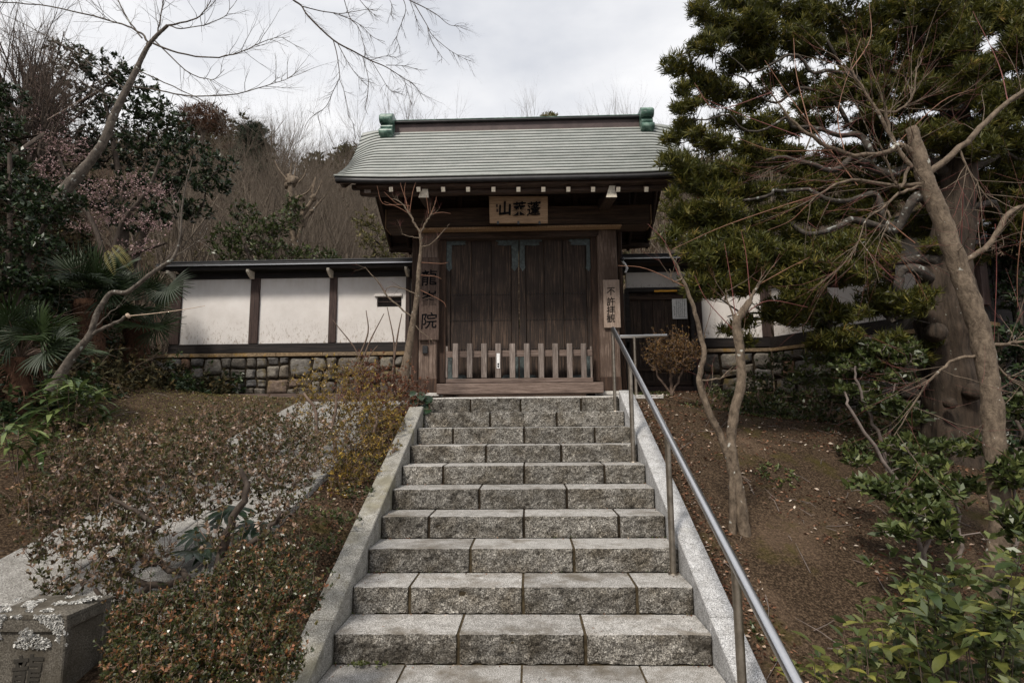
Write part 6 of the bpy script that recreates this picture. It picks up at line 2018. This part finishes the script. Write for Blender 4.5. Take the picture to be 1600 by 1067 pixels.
for i in range(15):
    y = rng.uniform(13.5, 24); px = [425, 440, 470, 490, 505, 520, 535, 550, 565, 580, 400, 480, 512, 545, 572][i]
    put_bare(len(forms) - 4 + i % 4, xof(px, y, 300), y, rng.uniform(.5, .8), rng.uniform(0, 6.28), 'woodland_tree', 'slender pale barked tree %s, over the left wall' % ('beside the pollarded tree' if px < 500 else 'between pollarded tree and gate roof'), 'pale slender trees over the left wall')
for i in range(16):
    y = rng.uniform(16, 30); px = rng.uniform(250, 400)
    put_bare(int(rng.integers(0, 4)), xof(px, y, 300), y, rng.uniform(1.0, 1.5), rng.uniform(0, 6.28), 'woodland_tree', 'bare tree rising behind the dark camellia', 'bare trees behind the dark camellia')
for i in range(44):
    y = rng.uniform(14, 40); px = rng.uniform(1015, 1300)
    put_bare(int(rng.integers(0, 7)), xof(px, y, 300), y, rng.uniform(.8, 1.4), rng.uniform(0, 6.28), 'woodland_tree', 'bare tree %s on the slope behind the %s of the large evergreen' % ('low' if y < 22 else 'high', 'left edge' if px < 1110 else ('middle limbs' if px < 1210 else 'inner limbs')), 'bare trees behind the large evergreen')
for px in (955, 975, 1040):
    y = 44; x = xof(px, y, 250); put_bare(px % 4, x, y, 2.3, px, 'skyline_tree', 'bare tree showing over the ridge at the right end of the gate roof', 'skyline trees over the roof ridge', P(px, 225, y)[2] - 10.5)
for px in (640, 665, 690, 800):
    y = 46; x = xof(px, y, 250); put_bare(px % 4, x, y, 2.0, px, 'skyline_tree', 'bare treetop just showing over the left part of the roof ridge', 'treetops over the left part of the ridge', P(px, 195, y)[2] - 9.6)
for i, (px, y, s) in enumerate([(rng.uniform(-30, 130), rng.uniform(9.6, 15), rng.uniform(1.1, 1.9)) for _ in range(18)] + [(300, 14, 1.5), (330, 16, 1.6), (345, 18, 1.7), (280, 17, 2)]):
    x = xof(px, y, 200); put_bare((7 if i < 18 else 4) + i % 3, x, y, s, i * 1.7, 'bank_tree', 'bare %s on the left bank %s' % ('dark bush' if i < 18 else 'grey bush', 'at the picture edge' if px < 40 else ('left of the leaning tree' if px < 130 else 'behind the dark camellia')), 'bare trees on the left bank')
root = tree_root('round_crown_tree', (xof(858, 50, 180), 50, 25), 'round olive treetop peeking over the roof ridge', 'tree')
tg, _ = pads_targets([(858, 186, 50, 14, 9)], 60, rng, .2)
V, F, rn = rosettes(tg, np.tile([0, 0, 1.], (len(tg), 1)), 8, .3, .14, rng, 1.1); foliage('foliage', V, F, rn, M['lf_bamboo'], root)
T = Tubes(); T.add([P(858, 190, 50), P(858, 260, 50)], [.2, .3], 6); T.build('trunk', M['bark_dark'], root)

# ---- scrub and undergrowth that clothe the hill
rng = np.random.default_rng(77)
C = []
while len(C) < 22000:
    y = 22 + 44 * rng.uniform() ** .8; x = rng.uniform(-.95, .75) * y
    C.append((x, y, gz(x, y) + abs(rng.normal(0, .9)) * (y / 40)))
C = np.array(C)
g_ = np.array([noise.noise(Vector((c[0] * .16, c[1] * .16, 0))) + .6 * noise.noise(Vector((c[0] * .5, c[1] * .5, 5))) for c in C])
U = np.tile([0, 0, 1.], (len(C), 1)) + rng.normal(0, .35, C.shape)
tw = g_ < .22
V, F, rn = rosettes(C[tw], U[tw], 7, .75, .045, rng, .55)
tag(obj_np('hill_scrub', V, [F], M['lf_scrub'], None, rn), kind='stuff')
V, F, rn = rosettes(C[~tw], U[~tw], 9, .36, .16, rng, 1.1)
tag(obj_np('hill_evergreens', V, [F], M['lf_hillgreen'], None, rn), kind='stuff')
for i, (px, py, y, rx, ry, mt, lb) in enumerate(((318, 186, 40, 38, 24, 'lf_scrub2', 'rounded russet tree crown on the skyline above the dark camellia'), (505, 256, 52, 34, 12, 'lf_hillgreen', 'dark evergreen crown on the hill crest left of the roof'), (552, 240, 50, 26, 12, 'lf_hillgreen', 'olive evergreen crown on the hill crest touching the roof end'),
        (1070, 268, 40, 30, 20, 'lf_hillgreen', 'olive tree crown on the skyline between roof and large evergreen'), (1290, 275, 36, 50, 22, 'lf_scrub2', 'russet tree crown seen through the limbs of the large evergreen'), (1180, 290, 36, 50, 22, 'lf_hillgreen', 'green tree crown seen under the limbs of the large evergreen'))):
    r_ = tree_root('hillside_tree', (xof(px, y, py), y, gz(xof(px, y, py), y)), lb, 'tree')
    tg, _ = pads_targets([(px, py, y, rx, ry), (px - rx * .5, py + ry * .7, y, rx * .6, ry * .7), (px + rx * .5, py + ry * .6, y, rx * .6, ry * .7)], 22, rng, .4)
    V, F, rn = rosettes(tg, np.tile([0, 0, 1.], (len(tg), 1)) + rng.normal(0, .4, tg.shape), 8, .42 if mt != 'lf_scrub2' else .6, .17 if mt != 'lf_scrub2' else .06, rng, 1.1)
    foliage('foliage', V, F, rn, M[mt], r_)
    T = Tubes(); c_ = P(px, py, y); T.add([c_, (c_[0], c_[1], gz(c_[0], c_[1]) - .2)], [.14, .22], 6); T.build('trunk', M['bark_dark'], r_)

# ---- fan palms
def fan_mesh(seed, R=.5, n=30, half=2.0, mat=None):
    rg = np.random.default_rng(seed)
    V, F = [], []
    for i in range(n):
        a = -half + 2 * half * i / (n - 1); a += rg.normal(0, .02)
        L = R * (1 - .12 * abs(a / half)) * rg.uniform(.9, 1.05); da = half / n * .92
        dr = rg.uniform(.02, .12)
        b = len(V)
        for t in (0.02, .35, .7, 1.0):
            w = da * (1 if t < .5 else (.75 if t < .9 else .08))
            z = .05 * t - dr * max(0, t - .45) ** 1.5 * 1.6 * R
            for s, zz in ((-1, 0.0), (0, .022 * R * 2 * t if t < .9 else 0), (1, 0.0)):
                aa = a + s * w * (.98 if t < .5 else .9 * .5 / t if t > .6 else .9)
                V.append((L * t * sin(aa), L * t * cos(aa), z * R * 2 - .05 + zz))
        for k in range(3):
            q = b + 3 * k
            F += [(q, q + 1, q + 4, q + 3), (q + 1, q + 2, q + 5, q + 4)]
    return mesh_np('frond', V, [np.array(F)], mat, None, False)


fans = [fan_mesh(s, 1.0, 30, 1.9 + .25 * (s % 2), M['fan_leaf']) for s in (1, 2, 3)]


def palm(label, px, py_crown, py_foot, y, R, n, seed, trunk_r, special=()):
    rg = np.random.default_rng(seed)
    cr = P(px, py_crown, y); ft = P(px, py_foot, y)
    ft[2] = min(ft[2], gz(ft[0], ft[1]) + .02)
    root = tree_root('fan_palm', ft, label, 'palm')
    T = Tubes(); pts = [ft + (cr - ft) * t for t in np.linspace(0, 1, 9)]
    T.add(pts, [trunk_r * (1 + .18 * rg.normal()) for _ in pts], 12)
    T.build('trunk', M['fibre'], root)
    V = []
    TF = Tubes()
    for i in range(150):
        t = rg.uniform(.05, 1); c = ft + (cr - ft) * t; a = rg.uniform(0, 6.28); d = np.array([cos(a), sin(a), 0])
        s_ = rg.uniform(.05, .16)
        TF.add([c + d * trunk_r * .8, c + d * (trunk_r * 1.2 + s_ * .3) + np.array([0, 0, -.3 * s_]), c + d * (trunk_r * 1.3 + s_ * .4) + np.array([0, 0, -s_])], [.006, .005, .002], 3)
    for i in range(10):
        a = rg.uniform(0, 6.28); d = np.array([cos(a), sin(a), 0]); c = ft + (cr - ft) * rg.uniform(.1, .8)
        TF.add([c + d * trunk_r * .8, c + d * rg.uniform(.15, .35) + np.array([0, 0, rg.uniform(-.2, .1)])], [.008, .005], 4)
    o = TF.build('fibres', M['fibre'], root); o['kind'] = 'stuff'
    TP = Tubes()
    for i in range(n):
        if i < len(special):
            (fx, fy, dx, dz, sc_) = special[i]
            hub = P(fx, fy, y - .15); d = unit(np.array([dx, -.35, dz])); s = sc_
            up = unit(np.array([0, -1, .5]))
        else:
            a = rg.uniform(0, 6.28); el = rg.uniform(-.35, 1.1)
            d = np.array([cos(a) * cos(el), sin(a) * cos(el), sin(el)])
            hub = cr + d * rg.uniform(.3, .55) * (R / .5); s = R * rg.uniform(.75, 1.1); up = np.array([0, 0, 1.0]) + rg.normal(0, .3, 3)
            d = unit(d + np.array([0, 0, -.25]))
        TP.add([cr, (cr + hub) / 2 + np.array([0, 0, .04]), hub], [.009, .007, .005], 5)
        place(fans[i % 3], 'frond', hub, d, up, s * .86, root)
    TP.build('leaf_stalks', M['lf_mid'] if False else M['twig_brown'], root)


palm('fan palm with a shaggy brown trunk close to the left end of the stone base', 214, 505, 624, 8.6, .55, 17, 1, .17,
     ((262, 445, .35, -.75, .55), (240, 480, 1, .15, .62), (200, 470, -.6, .7, .5), (225, 455, .25, 1, .5), (245, 510, .9, -.4, .55)))
palm('tall fan palm with broad spread fans behind the kinked bare tree', 138, 470, 640, 7.6, .55, 18, 2, .16,
     ((125, 436, -.15, 1, .62), (150, 440, .35, 1, .66), (112, 425, -.9, .25, .45), (165, 430, .9, .5, .6), (170, 455, 1, -.1, .6)))
palm('small fan palm with drooping dark fans at the left edge of the garden', 30, 560, 680, 5.4, .42, 15, 3, .12,
     ((38, 520, -.5, 1, .42), (60, 520, .6, .8, .4), (15, 530, -1, .4, .4), (70, 545, 1, -.2, .4)))

# ---- drooping broad leaves (left) : every leaf is an object
dl = [big_leaf_mesh('leaf', .20, .040, d, .2, M['droop_leaf'], 5) for d in (.35, .55, .8)]


def leafy_objects(root, centers, meshes, nleaf, rng, s=(.75, 1.15), el=(.1, .7), limit=290, stems=None, barkm='twig_brown', rs=.004):
    T = Tubes(); cnt = 0
    for c, base in centers:
        c = np.array(c); m_ = base * .45 + c * .55 - np.array([0, 0, .12 * abs(c[2] - base[2])]) + rng.normal(0, .015, 3); T.add([base, m_, c * .75 + m_ * .25 + rng.normal(0, .01, 3), c], [rs * 1.4, rs, rs * .8, rs * .6], 5)
        a0 = rng.uniform(0, 6.28)
        for i in range(nleaf):
            if cnt >= limit: break
            a = a0 + i * 2.4 + rng.normal(0, .15); e = rng.uniform(*el)
            d = np.array([cos(a) * cos(e), sin(a) * cos(e), sin(e)])
            q = c + (base - c) * rng.uniform(0, .14)
            place(meshes[int(rng.integers(len(meshes)))], 'leaf', q, d, (0, 0, 1), rng.uniform(*s), root); cnt += 1
    T.build('stems', M[barkm], root)


rng = np.random.default_rng(80)
for label, px, py, y, pads_ in (('bush of long drooping glossy leaves below the kinked bare tree', 110, 740, 4.6, [(100, 620), (125, 600), (75, 640), (150, 625), (60, 665), (110, 650), (140, 655), (90, 600), (165, 650), (85, 665), (130, 625), (105, 590), (140, 610), (70, 620), (120, 670)]),
                                ('second bush of long drooping leaves with reddish tips at the left edge', 40, 790, 3.9, [(30, 665), (15, 690), (60, 690), (35, 710), (80, 680), (5, 660), (95, 700)])):
    base = gp(px, py, y); root = tree_root('drooping_shrub', base, label, 'shrub')
    leafy_objects(root, [(P(a, b, y + rng.uniform(-.2, .2)), base) for a, b in pads_], dl, 15, rng, (.75, 1.15) if y > 4.2 else (.6, .9), (-.1, .9), 285)

# ---- broad-leaved evergreen, bottom right foreground
fg = [big_leaf_mesh('leaf', .098, .043, d, .22, M['big_leaf'], 5, .015) for d in (.1, .3, .5)]
rng = np.random.default_rng(81)
yf = 2.35
base = gp(1500, 1060, 2.6)
root = tree_root('broadleaf_shrub', base, 'broad-leaved green shrub with yellowish lower leaves in the bottom right corner', 'shrub')
cents = []
for (px, py, n, sx, sy) in ((1440, 930, 9, 60, 30), (1520, 960, 14, 60, 40), (1590, 920, 8, 26, 40), (1450, 900, 4, 40, 20), (1560, 1020, 12, 50, 36), (1470, 1020, 10, 50, 30), (1400, 1000, 7, 40, 24), (1590, 860, 4, 16, 24)):
    for i in range(n):
        x, y_ = px + rng.normal(0, sx * .5), py + rng.normal(0, sy * .5); yy = yf + rng.uniform(-.15, .6)
        c = P(x, y_, yy); c[2] = max(c[2], gz(c[0], c[1]) + .05); cents.append((c, base + rng.normal(0, .04, 3) * np.array([1, 1, 0])))
rng.shuffle(cents)
leafy_objects(root, cents, fg, 4, rng, (.7, 1.15), (-.15, .8), 290, barkm='bark_dark', rs=.0026)
V, F = [], 0
c2 = np.array([c for c, _ in cents]) + rng.normal(0, .04, (len(cents), 3))
V, F, rn = rosettes(np.repeat(c2, 5, 0) + rng.normal(0, .07, (len(c2) * 5, 3)), np.tile([0, 0, 1.], (len(c2) * 5, 1)), 4, .055, .024, rng, 1.3)
foliage('small_leaves', V, F, rn, M['lf_mid'], root)
base = gp(1300, 1075, 2.35)
root = tree_root('broadleaf_shrub', base, 'low spreading green seedlings with pointed leaves beside the lowest handrail end', 'shrub')
cents = []
for (px, py, n) in ((1290, 1020, 6), (1340, 980, 6), (1330, 1045, 7), (1400, 1045, 8), (1380, 960, 4), (1270, 1050, 4), (1440, 1060, 6)):
    for i in range(n):
        c = P(px + rng.normal(0, 22), py + rng.normal(0, 16), 2.4 + rng.uniform(-.1, .3)); c[2] = max(c[2], gz(c[0], c[1]) + .04)
        cents.append((c, np.array([c[0] + .05, c[1] + .05, gz(c[0], c[1])])))
leafy_objects(root, cents, fg, 5, rng, (.5, .85), (-.1, .8), 240, rs=.002)

# ---- middle shrubs on the right slope
shrub('evergreen_shrub', 'leafy green undershrub around the foot of the smooth sawn-off tree', gp(1500, 900, 3.9),
      [(1400, 770, 3.9, 40, 20), (1450, 740, 4.0, 44, 26), (1440, 800, 3.7, 44, 22), (1500, 760, 4.6, 34, 20), (1580, 740, 3.8, 30, 30), (1470, 830, 3.6, 26, 16), (1590, 820, 3.5, 26, 30), (1360, 760, 4.0, 34, 14), (1480, 700, 4.3, 40, 14), (1590, 640, 4.2, 24, 24), (1400, 830, 3.6, 30, 12), (1420, 700, 4.3, 36, 18), (1470, 770, 3.8, 30, 20), (1530, 700, 4.5, 34, 20), (1340, 720, 4.4, 24, 12)],
      [([(1440, 880), (1430, 800), (1380, 720), (1330, 640), (1320, 610)], 4.0, [3.4, 3, 2.6, 2.2, 1.5]), ([(1445, 880), (1460, 800), (1470, 740)], 3.9, [3, 2.4, 2]), ([(1500, 880), (1500, 820), (1495, 760)], 3.9, [3, 2.4, 2]), ([(1590, 880), (1590, 800), (1585, 700)], 3.8, [3, 2.4, 2])],
      'lf_mid', 82, 9, 5, .066, .029, 'twig_grey', .0022, shell=.1)
shrub('evergreen_shrub', 'dark leafy seedlings on the bare slope below the right wall', gp(1250, 700, 6.3),
      [(1200, 640, 6.8, 40, 22), (1240, 620, 7.0, 40, 22), (1270, 650, 6.6, 40, 24), (1230, 680, 6.4, 36, 16), (1180, 600, 7.4, 30, 20), (1310, 620, 6.8, 40, 20), (1300, 680, 6.2, 30, 12), (1190, 680, 6.3, 26, 12), (1220, 740, 5.6, 20, 8), (1170, 720, 5.8, 12, 14), (1350, 650, 6.2, 34, 18), (1140, 620, 7.4, 26, 18), (1260, 590, 7.6, 36, 20), (1210, 570, 8, 30, 18), (1380, 690, 5.8, 34, 16), (1330, 700, 5.6, 30, 12), (1420, 720, 5.2, 36, 18), (1160, 660, 6.6, 26, 12), (1280, 710, 5.8, 26, 10)],
      [([(1213, 765), (1215, 720), (1230, 670)], 6.2, [2.4, 2, 1.5]), ([(1252, 765), (1255, 720), (1252, 690), (1270, 670)], 6.2, [2.2, 2, 1.8, 1.2]), ([(1190, 700), (1190, 650), (1185, 610)], 6.8, [2, 1.6, 1.2]), ([(1290, 710), (1290, 670), (1300, 630)], 6.6, [2, 1.6, 1.2])],
      'lf_mid', 83, 12.0, 5, .058, .025, 'twig_brown', .003, shell=.1)
shrub('evergreen_shrub', 'taller leafy shrub before the bend of the right wall, left of the big trunk', gp(1380, 700, 5.4),
      [(1330, 570, 5.6, 40, 20), (1370, 550, 5.6, 40, 18), (1400, 590, 5.5, 30, 18), (1290, 560, 6.0, 36, 18), (1340, 610, 5.5, 40, 12), (1400, 540, 5.6, 30, 12), (1310, 600, 5.8, 30, 14), (1360, 580, 5.7, 40, 20), (1420, 560, 5.4, 26, 18), (1270, 590, 6.4, 34, 18), (1420, 650, 5.2, 30, 20), (1380, 630, 5.3, 34, 16)],
      [([(1390, 760), (1380, 700), (1360, 650), (1340, 600), (1335, 570)], 5.4, [3, 2.8, 2.4, 2, 1.4]), ([(1395, 760), (1390, 680), (1400, 600)], 5.4, [2, 1.8, 1.2])],
      'lf_mid', 84, 12, 5, .064, .028, 'twig_grey', .0026, shell=.1)
leafy('camellia_tree', 'dark evergreen mass behind the big trunk at the right edge', gp(1590, 640, 6.6),
      [(1560, 540, 6.5, 40, 40), (1600, 460, 6.6, 40, 50), (1580, 600, 6.3, 44, 34), (1610, 540, 6.3, 40, 44), (1570, 420, 6.9, 36, 40), (1610, 380, 6.8, 40, 40), (1560, 660, 6.1, 40, 26), (1590, 700, 5.7, 30, 20)],
      'lf_dark', 85, 4.0, 6, .075, .03, [[(1600, 700), (1595, 560), (1590, 420)]], 6.6, [6, 5, 4], shell=.2)
shrub('ground_shrub', 'straggling green seedlings at the head of the slope beside the landing', gp(1110, 660, 6.6),
      [(1090, 640, 6.9, 30, 12), (1130, 650, 6.6, 24, 12), (1060, 660, 6.4, 20, 10), (1150, 620, 7.2, 26, 14), (1110, 610, 7.6, 24, 12)],
      [([(1100, 680), (1100, 650)], 6.7, [1.5, 1]), ([(1140, 680), (1140, 640)], 6.7, [1.5, 1])], 'lf_mid', 86, 9, 5, .05, .02, 'twig_brown', .002, shell=.1)

# ---- dark lobed leaves (left), ivy by the landing
def lobed_mesh(L, mat):
    V, F = [(0, 0, 0)], []
    for i in range(7):
        a = (-1.5 + i * .5) * 1.15; l = L * (1 - .12 * abs(i - 3) / 3)
        b = len(V)
        for t, w in ((.35, .10), (.65, .13), (1.0, 0)):
            c = np.array([sin(a), cos(a)]) * l * t; n_ = np.array([cos(a), -sin(a)]) * w * L
            z = -.25 * L * t * t
            if w: V += [(c[0] - n_[0], c[1] - n_[1], z - .02 * L), (c[0], c[1], z + .01 * L), (c[0] + n_[0], c[1] + n_[1], z - .02 * L)]
            else: V += [(c[0], c[1], z)]
        F += [(0, b, b + 1), (0, b + 1, b + 2), (b, b + 3, b + 4), (b, b + 4, b + 1), (b + 1, b + 4, b + 5), (b + 1, b + 5, b + 2), (b + 3, b + 6, b + 4), (b + 4, b + 6, b + 5)]
    return mesh_np('leaf', V, [np.array(F)], mat, None, False)


lob = lobed_mesh(.15, M['fatsia'])
rng = np.random.default_rng(90)
base = gp(390, 900, 3.2); root = tree_root('fatsia_shrub', base, 'dark glossy shrub with large lobed leaves under the twisted azalea stems', 'shrub')
T = Tubes()
for (px, py) in ((398, 815), (370, 830), (350, 800), (330, 850), (400, 850), (420, 830), (380, 860), (340, 820), (310, 830), (365, 790), (300, 860), (425, 860)):
    c = P(px, py, 3.3 + rng.uniform(-.1, .25)); T.add([base, (base + c) / 2 + rng.normal(0, .03, 3), c], [.005, .004, .003], 5)
    d = unit(np.array([rng.normal(0, .6), -.8, rng.uniform(-.5, .3)])); place(lob, 'leaf', c, d, (0, -.5, 1), rng.uniform(.75, 1.15), root)
T.build('stalks', M['twig_brown'], root)
ivy = big_leaf_mesh('leaf', .12, .10, .3, .1, M['fatsia'], 4)
base = gp(655, 660, 6.25); root = tree_root('ivy_plant', base, 'glossy dark green ivy leaves spilling over the top of the left kerb', 'plant')
T = Tubes()
for (px, py) in ((657, 612), (664, 618), (668, 630), (660, 640), (672, 640), (650, 622), (666, 648), (655, 632), (648, 610), (671, 622)):
    c = P(px, py, 6.15 + rng.uniform(-.1, .1)); T.add([base, (base + c) / 2, c], [.004, .003, .002], 4)
    place(ivy, 'leaf', c, unit(np.array([rng.normal(.2, .5), -.8, rng.uniform(-.9, .1)])), (0, -.5, 1), rng.uniform(.8, 1.2), root)
T.build('stalks', M['twig_brown'], root)

# ---- tangled growth on the left bank
rng = np.random.default_rng(91)
C, U = [], []
while len(C) < 17000:
    x = rng.uniform(-11.5, -4.6); y = rng.uniform(4.0, 12.0)
    z = gz(x, y)
    if z < 1.15 + .0: continue
    C.append((x, y, z + abs(rng.normal(0, .18)))); U.append((rng.normal(.6, .5), rng.normal(-.5, .5), rng.normal(.2, .5)))
C, U = np.array(C), unit(np.array(U))
cr_ = np.array([.5 + .9 * noise.noise(Vector((c[0] * 1.1, c[1] * 1.1, c[2] * 1.1))) for c in C])
sel = cr_ > .48
root = tag(obj_np('bank_undergrowth', *(lambda r_: (r_[0], [r_[1]]))(rosettes(C[~sel], U[~sel], 5, .085, .03, rng, 1.0)), M['lf_dead'], None,
                  np.repeat(np.clip(rng.normal(.4, .25, (~sel).sum() * 5), 0, 1), 4)), kind='stuff')
V, F, rn = rosettes(C[sel], U[sel], 6, .075, .034, rng, 1.0)
tag(obj_np('bank_ground_cover', V, [F], M['lf_dark'], None, rn), kind='stuff')
T = Tubes()
for i in range(420):
    x = rng.uniform(-11, -5.0); y = rng.uniform(4.5, 11); z = gz(x, y)
    if z < 1.2: continue
    grow(T, (x, y, z), (rng.normal(.4, .5), rng.normal(-.4, .4), rng.uniform(0, 1)), rng.uniform(.3, .9), .006, 1, rng, (2, 3), .6, .18, -.05, 4, None, 3)
tag(T.build('bank_brambles', M['twig_brown'], None), kind='stuff')

# fern fronds on the bank
fern_root = tree_root('fern', P(112, 330, 7.4), 'yellow green fern fronds hanging from the left bank above the fan palms', 'fern')
rng = np.random.default_rng(92)
for (px, py, dx, dz) in ((175, 385, .9, -.5), (165, 392, .7, -.9), (185, 395, 1, -.7)):
    c = P(px, py, 7.3); L = .36; d = unit(np.array([dx, -.25, dz])); V, F = [], []
    s = unit(np.cross(d, [0, -1, .1])); n_ = 15
    pts = [c + d * L * t / n_ + np.array([0, 0, -.10 * (t / n_) ** 2]) for t in range(n_ + 1)]
    for i in range(1, n_):
        w = .075 * sin(pi * (i / n_) ** .7) + .01
        for sg in (-1, 1):
            b = len(V); q = pts[i]; tip = q + s * sg * w + d * w * .35
            V += [q, q + d * .012 + s * sg * w * .5, tip, q - d * .006 + s * sg * w * .5]; F.append((b, b + 1, b + 2, b + 3))
    obj_np('frond', V, [np.array(F)], M['lf_bamboo'], fern_root, np.full(len(V), .6))

# ---- litter: fallen leaves, chips, tiny seedlings, grass in joints
rng = np.random.default_rng(93)
def scatter(name, n, xr, yr, mat, L, W, fn=None, k=1, up=False):
    C = []
    while len(C) < n:
        x, y = rng.uniform(*xr), rng.uniform(*yr)
        if fn and not fn(x, y): continue
        C.append((x, y, gz(x, y) + .016))
    C = np.array(C)
    if up: V, F, rn = rosettes(C, np.tile([0, 0, 1.], (n, 1)) + rng.normal(0, .2, (n, 3)), k, L, W, rng, .8)
    else:
        D = unit(rng.normal(0, 1, (n, 3)) * np.array([1, 1, .25])); l = L * rng.uniform(.5, 1.3, n)
        V, F = leaf_quads(C, D, l, W * rng.uniform(.5, 1.2, n), rng); rn = np.repeat(rng.uniform(0, 1, n), 4)
    tag(obj_np(name, V, [F], mat, None, rn), kind='stuff')


T = Tubes()
for _ in range(420):
    x, y = (rng.uniform(1.3, 6), rng.uniform(2, 8.5)) if rng.uniform() < .7 else (rng.uniform(-6, -3.1), rng.uniform(2.5, 8.8))
    d = unit(np.array([rng.normal(), rng.normal(), 0])); L = rng.uniform(.04, .28); a = np.array([x, y, gz(x, y) + .014]); b = a + d * L; b[2] = gz(b[0], b[1]) + .02
    T.add([a, (a + b) / 2 + rng.normal(0, .01, 3) + np.array([0, 0, .008]), b], [.003, .0026, .0012], 4)
tag(T.build('fallen_twigs', M['twig_grey'], None), kind='stuff')
nn = lambda x, y, s=.9, o=0: noise.noise(Vector((x * s, y * s, o)))
scatter('fallen_leaves', 14000, (1.22, 6.5), (1.5, 9.2), M['lf_litter'], .035, .018, lambda x, y: nn(x, y) > -.25)
scatter('fallen_leaves', 3200, (-1.66, -1.21), (1.6, 7.6), M['lf_litter'], .03, .016)
scatter('fallen_leaves', 3500, (-7, -3.06), (1.6, 9.2), M['lf_litter'], .035, .018)
scatter('fallen_leaves', 500, (-3.0, -1.7), (2.0, 7.6), M['lf_litter'], .03, .016)
scatter('fallen_leaves', 1500, (1.2, 1.5), (1.6, 6.6), M['lf_litter'], .03, .016)
scatter('fallen_leaves', 1600, (3.2, 6.0), (4.5, 7.5), M['lf_litter'], .035, .018)
scatter('seedlings', 3000, (1.3, 6.0), (2, 9.0), M['lf_mid'], .034, .016, lambda x, y: nn(x, y, .8, 4) > .12, 5, True)
scatter('seedlings', 260, (-1.6, -1.22), (2, 6.5), M['lf_mid'], .022, .012, None, 5, True)
scatter('moss_tufts', 6000, (-6, -3.06), (4, 9.0), M['lf_bamboo'], .014, .008, lambda x, y: nn(x, y, .8, 7) > -.1, 4, True)
# weeds in the step joints, leaves on the treads
C = []
for _ in range(60):
    k = int(rng.integers(0, 6)); x = rng.uniform(-W2, W2) if rng.uniform() < .5 else rng.choice([-1, 1]) * (W2 - abs(rng.normal(0, .05)))
    y = D0 + k * TR - .012 + rng.normal(0, .004)
    C.append((x, y, k * RI + .006))
C = np.array(C)
V, F, rn = rosettes(C, np.tile([0, 0, 1.], (len(C), 1)), 3, .012, .006, rng, .8); tag(obj_np('joint_weeds', V, [F], M['lf_mid'], None, rn), kind='stuff')
c0 = np.array([-0.86, D0 - .05, .008])
V, F, rn = rosettes(c0 + rng.normal(0, 1, (26, 3)) * np.array([.045, .012, .004]) + np.array([0, 0, .012]), np.tile([0, 0, 1.], (26, 1)), 4, .018, .012, rng, .9, np.full(26, .9))
tag(obj_np('weed_tuft', V, [F], M['lf_mid'], None, rn), 'tiny green weed growing on the lowest step at its left end', 'weed')
C = []
for _ in range(260):
    k = int(rng.integers(0, 8)); back = rng.uniform() < .75
    x_ = rng.uniform(-W2, W2) if rng.uniform() < .55 else rng.choice([-1, 1]) * (W2 - abs(rng.normal(0, .06)) - .01)
    C.append((x_, D0 + k * TR - (abs(rng.normal(0, .018)) + .012 if back else rng.uniform(.02, .3)), k * RI + .005))
C = np.array(C); D = unit(rng.normal(0, 1, (len(C), 3)) * np.array([1, 1, .1])); V, F = leaf_quads(C, D, rng.uniform(.006, .02, len(C)), .008, rng)
tag(obj_np('fallen_leaves', V, [F], M['lf_litter'], None, np.repeat(rng.uniform(0, 1, len(C)), 4)), kind='stuff')
